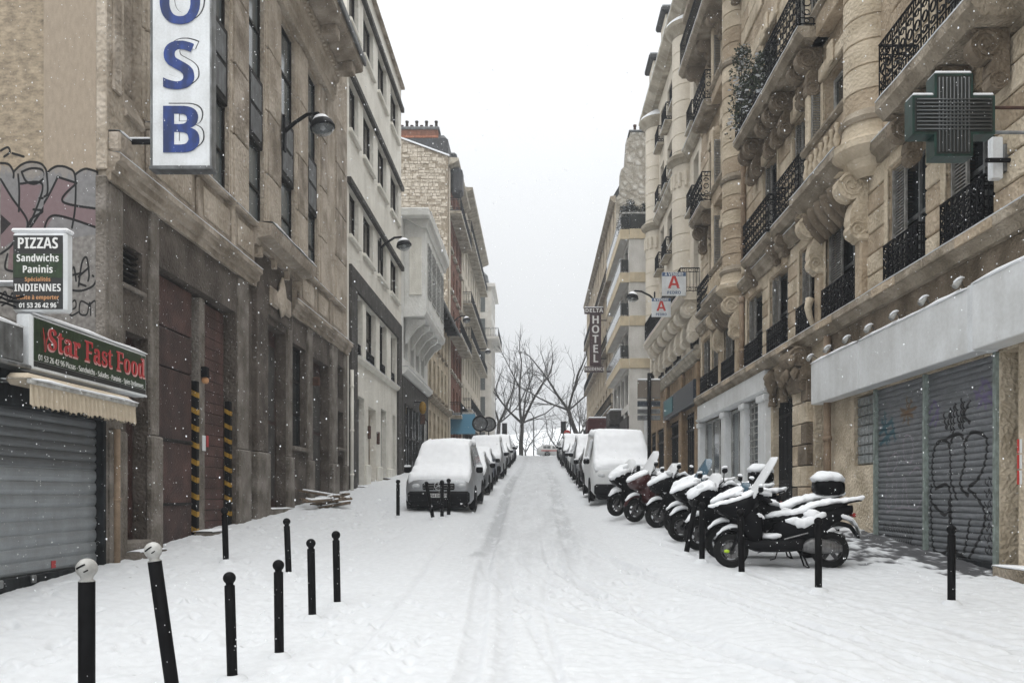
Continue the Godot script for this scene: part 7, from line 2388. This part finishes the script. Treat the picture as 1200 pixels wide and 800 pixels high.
func build_street():
	# bollards on the left kerb
	bollard(-3.34, 6.0, 1.28, 0.0, 0.0, true, "white topped bollard standing upright in the left foreground")
	bollard(-3.19, 7.1, 1.37, -0.14, 0.0, true, "white topped bollard leaning over in the left foreground")
	bollard(-2.84, 7.54, 1.03, -0.03, 0.0, false, "black bollard in the kerb row closest to the leaning white topped one")
	bollard(-2.64, 8.28, 1.03, -0.01, 0.0, false, "second black bollard from the white topped pair in the kerb row")
	bollard(-2.78, 10.0, 1.02, -0.02, 0.0, false, "third black bollard from the white topped pair in the kerb row")
	bollard(-2.67, 10.8, 1.02, -0.02, 0.0, false, "last black bollard of the left kerb row towards the van")
	bollard(-3.9, 12.7, 0.93, -0.04, 0.0, false, "black bollard with a pale sticker between kerb row and garage")
	bollard(-5.0, 13.0, 0.92, -0.03, 0.0, false, "black bollard closest to the garage opening")
	bollard(-2.61, 20.3, 1.0, -0.19, 0.0, false, "leaning black bollard right before the snowed in van")
	bollard(-2.43, 20.6, 1.0, 0.0, 0.0, false, "middle one of the black bollards clustered before the van")
	bollard(-2.3, 20.95, 1.02, 0.0, 0.0, false, "black bollard of the van cluster nearest the roadway")
	bollard(-3.55, 20.6, 1.0, 0.0, 0.0, false, "black bollard at the pavement corner of the van")
	# right kerb
	bollard(5.06, 9.9, 1.0, 0.0, 0.0, false, "black bollard standing alone before the graffitied shutters")
	bollard(3.78, 10.9, 1.02, 0.0, 0.0, false, "black bollard in front of the first scooter rear wheel")
	bollard(3.05, 12.1, 1.02, -0.02, 0.0, false, "black bollard beside the first scooter front wheel")
	bollard(2.70, 13.3, 1.02, 0.0, 0.0, false, "black bollard between the first scooters and the kerb")
	bollard(2.60, 14.2, 1.0, 0.18, 0.0, false, "tilted black bollard among the scooters by the silver panel")
	# scooters, front wheels to the street
	var sc := [
		["black scooter in full profile with tall frosted windscreen, nearest of the row", 3.86, 12.85, -0.07, 0.03, {"screen": 0.66, "lock": true, "snow": 0.75, "clumps": 8, "mirror": -0.05}],
		["black scooter with snowy top box right behind the nearest one", 3.9, 13.8, 0.0, -0.08, {"screen": 0.2, "box": true, "screen_mat": "screen_blue", "nose": 0.5, "snow": 0.85, "apron": true}],
		["heavily snowed black scooter with mirrors third from the shutters", 3.62, 14.95, 0.42, 0.1, {"screen": 0.3, "snow": 1.15, "nose": 0.35, "apron": true, "clumps": 16, "mirror": 0.12, "screen_mat": "screen_frost"}],
		["scooter with dark blue windscreen and silver leg panel", 3.55, 16.1, 0.3, 0.0, {"screen": 0.52, "screen_mat": "screen_blue", "panel": true, "snow": 1.0, "nose": 0.6, "clumps": 10, "mirror": -0.1}],
		["black scooter half hidden behind the blue screened one", 3.7, 17.2, 0.1, -0.12, {"screen": 0.0, "snow": 0.9, "nose": 0.3, "apron": true, "box": true, "clumps": 14}],
		["black scooter with a short clear screen between the hidden one and the dark red one", 3.4, 18.35, 0.35, 0.08, {"screen": 0.35, "snow": 1.0, "nose": 0.5, "apron": true, "clumps": 12, "mirror": 0.05, "screen_mat": "screen_frost"}],
		["black scooter with dark red panels and clear round windscreen", 3.0, 19.5, 0.45, 0.06, {"screen": 0.6, "paint": "paint_red", "screen_mat": "screen_frost", "snow": 0.9, "nose": 0.45, "clumps": 9}],
		["scooter buried deepest in snow, next to the parked panel van", 2.62, 20.9, 0.62, 0.0, {"screen": 0.35, "snow": 1.7, "apron": true, "nose": 0.6, "clumps": 18, "mirror": -0.12}],
	]
	for e in sc:
		scooter(e[0], Vector3(e[1], gh(e[1], e[2]) - 0.02, -e[2]), e[3], e[4], e[5])
	# parked vehicles
	var v := car("people_carrier", "silver people carrier buried in snow behind the leaning bollards", "van", -2.72, 24.6, 0, "paint_silver", 1, 0.08, "254 DEZ 75")
	star_emblem(v, Vector3(2.34, 0.74, 0))
	car("panel_van", "big panel van under thick snow beside the scooters", "van", 2.62, 27.0, 2, "paint_white", 3, 0.12, "")
	var paints := ["paint_grey", "paint_blue", "paint_silver", "paint_black", "paint_grey", "paint_white", "paint_blue", "paint_black", "paint_grey"]
	var ll := ["dark grey car parked directly behind the silver people carrier", "dark blue car second behind the silver people carrier", "silver car third behind the silver people carrier", "black car fourth behind the silver people carrier", "grey car fifth behind the silver people carrier", "white car sixth behind the silver people carrier", "blue car close to the hilltop in the left parking row", "black car at the hilltop end of the left parking row"]
	for k in 8:
		car("parked_car", ll[k], "car", -2.62 - 0.08 * (k % 2), 30.6 + k * 5.4, 0 if k in [2, 5] else 1, paints[k], 10 + k, 0.07 + 0.03 * (k % 3), "", "cars parked uphill under snow")
	var rl := ["dark car parked directly behind the white panel van", "second snowy car behind the white panel van", "third snowy car behind the white panel van", "fourth snowy car behind the white panel van", "fifth snowy car behind the white panel van", "sixth snowy car behind the white panel van", "snowy car second from the hilltop in the right parking row", "snowy car at the hilltop end of the right parking row"]
	for k in 8:
		car("parked_car", rl[k], "car", 2.5 + 0.06 * (k % 2), 33.0 + k * 5.2, 0 if k in [1, 4] else 1, paints[(k + 3) % 9], 30 + k, 0.07 + 0.03 * ((k + 1) % 3), "", "cars parked uphill under snow")
	# crossing car at the top of the street
	var pc := car("crossing_car", "white car with a red stripe crossing at the top of the street", "car", 1.9, 101.0, 1, "paint_white", 51, 0.05)
	pc.rotation = Vector3(0, PI * 0.02, 0)
	pc.position.y = gh(1.9, 101.0)
	for z in [-1.0, 1.0]:
		obj(pc, "red_stripe", bev(Vector3(2.6, 0.12, 0.01), 0.003), M.sale_red, Vector3(-0.2, 0.72, z * 0.875))
	# wall lamps
	wall_lamp("black dome street lamp on the sooty stone facade beside the blue lettered sign", -1.0, 6.34, 10.95, 20.3, 0.95)
	wall_lamp("black dome street lamp on the white rendered facade", -1.0, 6.4, 11.9, 33.0, 0.95)
	wall_lamp("black dome street lamp on the cream stone building", 1.0, 5.85, 11.6, 40.5, 1.1)
	wall_lamp("small distant street lamp on the brick front", -1.0, 6.4, 15.0, 61.5, 1.0)
	wall_lamp("farthest wall street lamp on the cream terrace", -1.0, 6.4, 15.5, 78.0, 1.6)
	# signpost
	var sp := thing("direction_signpost", "black signpost with stacked grey direction boards seen above the scooters", "signpost", Vector3(3.02, gh(3.02, 21.9) - 0.02, -21.9))
	var s := st()
	s.set_smooth_group(0)
	tube(s, [Vector3(0, 0, 0), Vector3(0, 3.75, 0)], 0.05, 0.05, 10)
	obj(sp, "post", done(s), M.iron)
	for e in [[3.32, 0.5, "frame_dark"], [2.93, 0.16, "navy"], [2.72, 0.13, "zinc"], [2.55, 0.13, "zinc"]]:
		var bd := obj(sp, "board", bev(Vector3(0.62, e[1], 0.03), 0.008), M.board_brown if e[1] > 0.4 else M[e[2]], Vector3(0, e[0], -0.07))
		obj(bd, "board_edge", bev(Vector3(0.6, 0.018, 0.034), 0.004), M.frame_grey, Vector3(0, e[1] / 2 - 0.02, 0.002))
		obj(bd, "board_edge", bev(Vector3(0.6, 0.018, 0.034), 0.004), M.frame_grey, Vector3(0, -e[1] / 2 + 0.02, 0.002))
	obj(sp, "snow_cap", bev(Vector3(0.6, 0.04, 0.05), 0.018), M.snow, Vector3(0, 3.59, -0.07))
	# heap of broken boards by the left facade
	var rr := RandomNumberGenerator.new()
	rr.seed = 31
	for k in 11:
		var dd := 21.2 + rr.randf() * 1.6
		var xx := -5.95 + rr.randf() * 0.55
		var b := thing("broken_board", "broken wooden board dusted with snow in the heap by the grey facade", "board", Vector3(xx, gh(xx, dd) + 0.06 + 0.05 * (k / 2), -dd), "heap of broken boards")
		b.rotation = Vector3(rr.randf_range(-0.25, 0.25), rr.randf_range(0, PI), rr.randf_range(-0.35, 0.35))
		var L := rr.randf_range(0.6, 1.4)
		obj(b, "plank", bev(Vector3(L, 0.05, 0.16), 0.008), M.wood)
		obj(b, "snow", bev(Vector3(L * 0.8, 0.045, 0.13), 0.02), M.snow, Vector3(0.04, 0.045, 0))
	# top of the street: trees, lamp posts, lights
	var g := func(x: float, d: float): return Vector3(x, gh(x, d) - 0.1, -d)
	tree("forked bare tree standing in the middle of the view beside the lamp post", g.call(-2.05, 102.0), [[Vector3(-0.9, 0.75, 0.1), 4.2, 0.17], [Vector3(0.55, 1.0, -0.2), 4.4, 0.2], [Vector3(-0.1, 1.0, 0.2), 4.6, 0.2], [Vector3(0.9, 0.45, 0.2), 3.2, 0.12], [Vector3(0.3, 1.2, 0.4), 3.8, 0.15]], [Vector3(0, 0, 0), Vector3(-0.05, 1.6, 0), Vector3(0.1, 3.4, 0), Vector3(0.1, 4.3, 0)], 0.3, 3)
	tree("leaning bare tree by the hotel corner", g.call(5.6, 97.0), [[Vector3(-0.7, 1.0, 0), 4.2, 0.18], [Vector3(0.35, 1.0, 0.1), 4.2, 0.17], [Vector3(-1.0, 0.5, 0.2), 3.8, 0.13], [Vector3(0.9, 0.7, -0.1), 3.4, 0.12]], [Vector3(0, 0, 0), Vector3(-0.7, 1.9, 0), Vector3(-1.5, 4.0, 0), Vector3(-1.9, 5.4, 0)], 0.32, 8)
	tree("bare tree half hidden by the white corner block", g.call(-5.3, 108.0), [[Vector3(-0.4, 1.0, 0), 3.6, 0.16], [Vector3(0.6, 0.9, 0.1), 4.0, 0.17], [Vector3(0.95, 0.5, 0.2), 3.2, 0.12]], [Vector3(0, 0, 0), Vector3(0.0, 2.0, 0), Vector3(0.15, 4.6, 0)], 0.34, 12)
	var far := [[-9.0, 150.0], [-2.5, 165.0], [3.5, 150.0], [8.5, 140.0], [6.2, 120.0], [12.0, 170.0], [-14.0, 175.0], [1.0, 190.0]]
	var fl := ["faint bare tree behind the white corner block", "faint bare tree behind the tall lamp post", "faint bare tree behind the crossing car", "faint bare tree behind the leaning tree", "bare tree behind the traffic light by the hotel", "faint distant bare tree on the far right of the boulevard", "faint distant bare tree on the far left of the boulevard", "farthest faint bare tree on the hill"]
	for k in far.size():
		var x: float = far[k][0]
		var d: float = far[k][1]
		tree(fl[k], g.call(x, d), [[Vector3(-0.5, 1.0, 0), 3.4, 0.15], [Vector3(0.5, 1.0, 0.1), 3.6, 0.15], [Vector3(0.1, 0.9, 0.5), 3.2, 0.12]], [Vector3(0, 0, 0), Vector3(0.1, 2.0, 0), Vector3(0.0, 3.8, 0)], 0.28, 40 + k, "bare trees in the haze beyond the boulevard")
	var lp := thing("tall_lamp_post", "tall thin lamp post beside the forked tree", "lamp post", g.call(-0.5, 105.0))
	s = st()
	s.set_smooth_group(0)
	tube(s, [Vector3(0, 0, 0), Vector3(0, 5.4, 0), Vector3(-0.3, 6.0, 0), Vector3(-1.6, 6.4, 0)], 0.09, 0.05, 8)
	obj(lp, "pole", done(s), M.zinc)
	obj(lp, "lamp_head", bev(Vector3(0.9, 0.16, 0.3), 0.05), M.zinc, Vector3(-1.9, 6.42, 0))
	for e in [[-4.0, 98.0, "traffic light on the left kerb at the top of the street"], [3.0, 94.0, "traffic light above the no entry sign on the right kerb"]]:
		var tl := thing("traffic_light", e[2], "traffic light", g.call(e[0], e[1]), "traffic lights at the hilltop")
		s = st()
		s.set_smooth_group(0)
		tube(s, [Vector3(0, 0, 0), Vector3(0, 3.4, 0)], 0.07, 0.07, 8)
		obj(tl, "pole", done(s), M.iron)
		obj(tl, "signal_case", bev(Vector3(0.5, 1.3, 0.3), 0.05), M.iron, Vector3(0, 3.3, 0))
		obj(tl, "back_board", bev(Vector3(0.62, 1.5, 0.04), 0.02), M.rust, Vector3(0, 3.3, -0.18))
		obj(tl, "snow_cap", bev(Vector3(0.5, 0.14, 0.3), 0.05), M.snow, Vector3(0, 4.02, 0))
	var ne := thing("no_entry_sign", "round red no entry sign on a post at the hilltop", "road sign", g.call(3.35, 92.0))
	s = st()
	s.set_smooth_group(0)
	tube(s, [Vector3(0, 0, 0), Vector3(0, 2.6, 0)], 0.04, 0.04, 8)
	obj(ne, "post", done(s), M.zinc)
	s = st()
	lathe(s, [[0.0, 0.06], [0.36, 0.06], [0.38, 0.05], [0.38, 0.03], [0.0, 0.03]], Vector3(0, 2.5, 0), 24, 2)
	obj(ne, "disc", done(s), M.sale_red)
	obj(ne, "white_bar", bev(Vector3(0.5, 0.12, 0.02), 0.004), M.sign_text, Vector3(0, 2.5, 0.07))
	for e in [[-6.1, 112.0, "old style lantern post at the far left end of the street"], [3.9, 96.0, "old style lantern post beside the no entry sign"]]:
		var ln := thing("lantern_post", e[2], "lantern", g.call(e[0], e[1]), "old style lantern posts")
		s = st()
		s.set_smooth_group(0)
		lathe(s, [[0.16, 0], [0.16, 0.4], [0.08, 0.6], [0.06, 3.6], [0.1, 3.7]], Vector3.ZERO, 10)
		obj(ln, "post", done(s), M.iron)
		s = st()
		lathe(s, [[0.1, 3.7], [0.24, 4.3], [0.28, 4.32], [0.1, 4.6], [0.04, 4.8], [0.0, 4.85]], Vector3.ZERO, 6)
		obj(ln, "lantern_head", done(s), M.iron_brown)

func build_hill():
	var s := st()
	s.set_smooth_group(0)
	var n2 := FastNoiseLite.new()
	n2.seed = 2
	n2.frequency = 0.01
	var P := func(i: int, j: int):
		var x := -260.0 + i * 20.0
		var d := 150.0 + j * 18.0
		var h := gy(150.0) - 1.5 + 26.0 * smoothstep(0.0, 9.0, float(j)) * (0.75 + 0.4 * n2.get_noise_2d(x * 1.4, d))
		return Vector3(x, h, -d)
	for j in 12:
		for i in 26:
			quad(s, P.call(i, j), P.call(i + 1, j), P.call(i + 1, j + 1), P.call(i, j + 1))
	var h := obj(self, "hill", done(s), M.snow_crust)
	meta(h, "snow covered park hillside fading into the haze", "", "", "structure")

func flakes():
	# snow in the air: small clumps of flakes, too many to count
	var s := st()
	var v := [Vector3(1, 0, 0), Vector3(-0.9, 0.1, 0.1), Vector3(0.1, 0.8, 0), Vector3(0, -1, 0.1), Vector3(0, 0.1, 0.9), Vector3(0.1, 0, -1)]
	for f in [[0, 2, 4], [4, 2, 1], [1, 2, 5], [5, 2, 0], [4, 3, 0], [1, 3, 4], [5, 3, 1], [0, 3, 5]]: tri(s, v[f[0]], v[f[2]], v[f[1]])
	var mm := MultiMesh.new()
	mm.transform_format = MultiMesh.TRANSFORM_3D
	mm.mesh = done(s)
	var N := 34000
	mm.instance_count = N
	var rr := RandomNumberGenerator.new()
	rr.seed = 99
	for i in N:
		var d := 3.0 + 30.0 * pow(rr.randf(), 0.8)
		var w := minf(0.62 * d + 0.5, 6.4)
		var p := Vector3(rr.randf_range(-w, w), 0.0, -d)
		p.y = rr.randf_range(gh(p.x, d) + 0.05, 1.75 + 0.62 * d + 0.3)
		var r := rr.randf_range(0.0016, 0.0042)
		var b := Basis.from_euler(Vector3(rr.randf() * TAU, rr.randf() * TAU, rr.randf() * TAU)).scaled(Vector3(r, r * 1.5, r))
		mm.set_instance_transform(i, Transform3D(b, p))
	var o := MultiMeshInstance3D.new()
	o.name = "falling_snow"
	o.multimesh = mm
	o.material_override = M.snow_crust
	add_child(o)
	meta(o, "snowflakes falling through the air of the street", "", "", "stuff")

func balcony_plants():
	S = 1.0
	FX = 6.8
	for e in [[24.6, 12.7, 1.5, "leafy plant at the uphill end of the long stone balcony"], [23.4, 12.7, 1.2, "leafy plant second from the uphill end of the long balcony"], [22.0, 12.75, 1.0, "low leafy plant in the middle of the long stone balcony"], [25.0, 16.0, 1.3, "straggly plant high above the long stone balcony"]]:
		var p := fp(e[0], e[1], 0.62)
		if e[1] > 15.0: p = fp(24.9, 14.2, 0.5)
		shrub(p, e[2], 0.5, 200 + int(e[0] * 10), e[3], "plants on the stone building balconies", 420, "leaf")

func _ready():
	rng.seed = 12
	nz.seed = 5
	nz.frequency = 0.02
	nz.fractal_octaves = 3
	setup_view()
	setup_materials()
	build_ground()
	build_hill()
	build_left()
	build_right()
	build_street()
	balcony_plants()
	flakes()
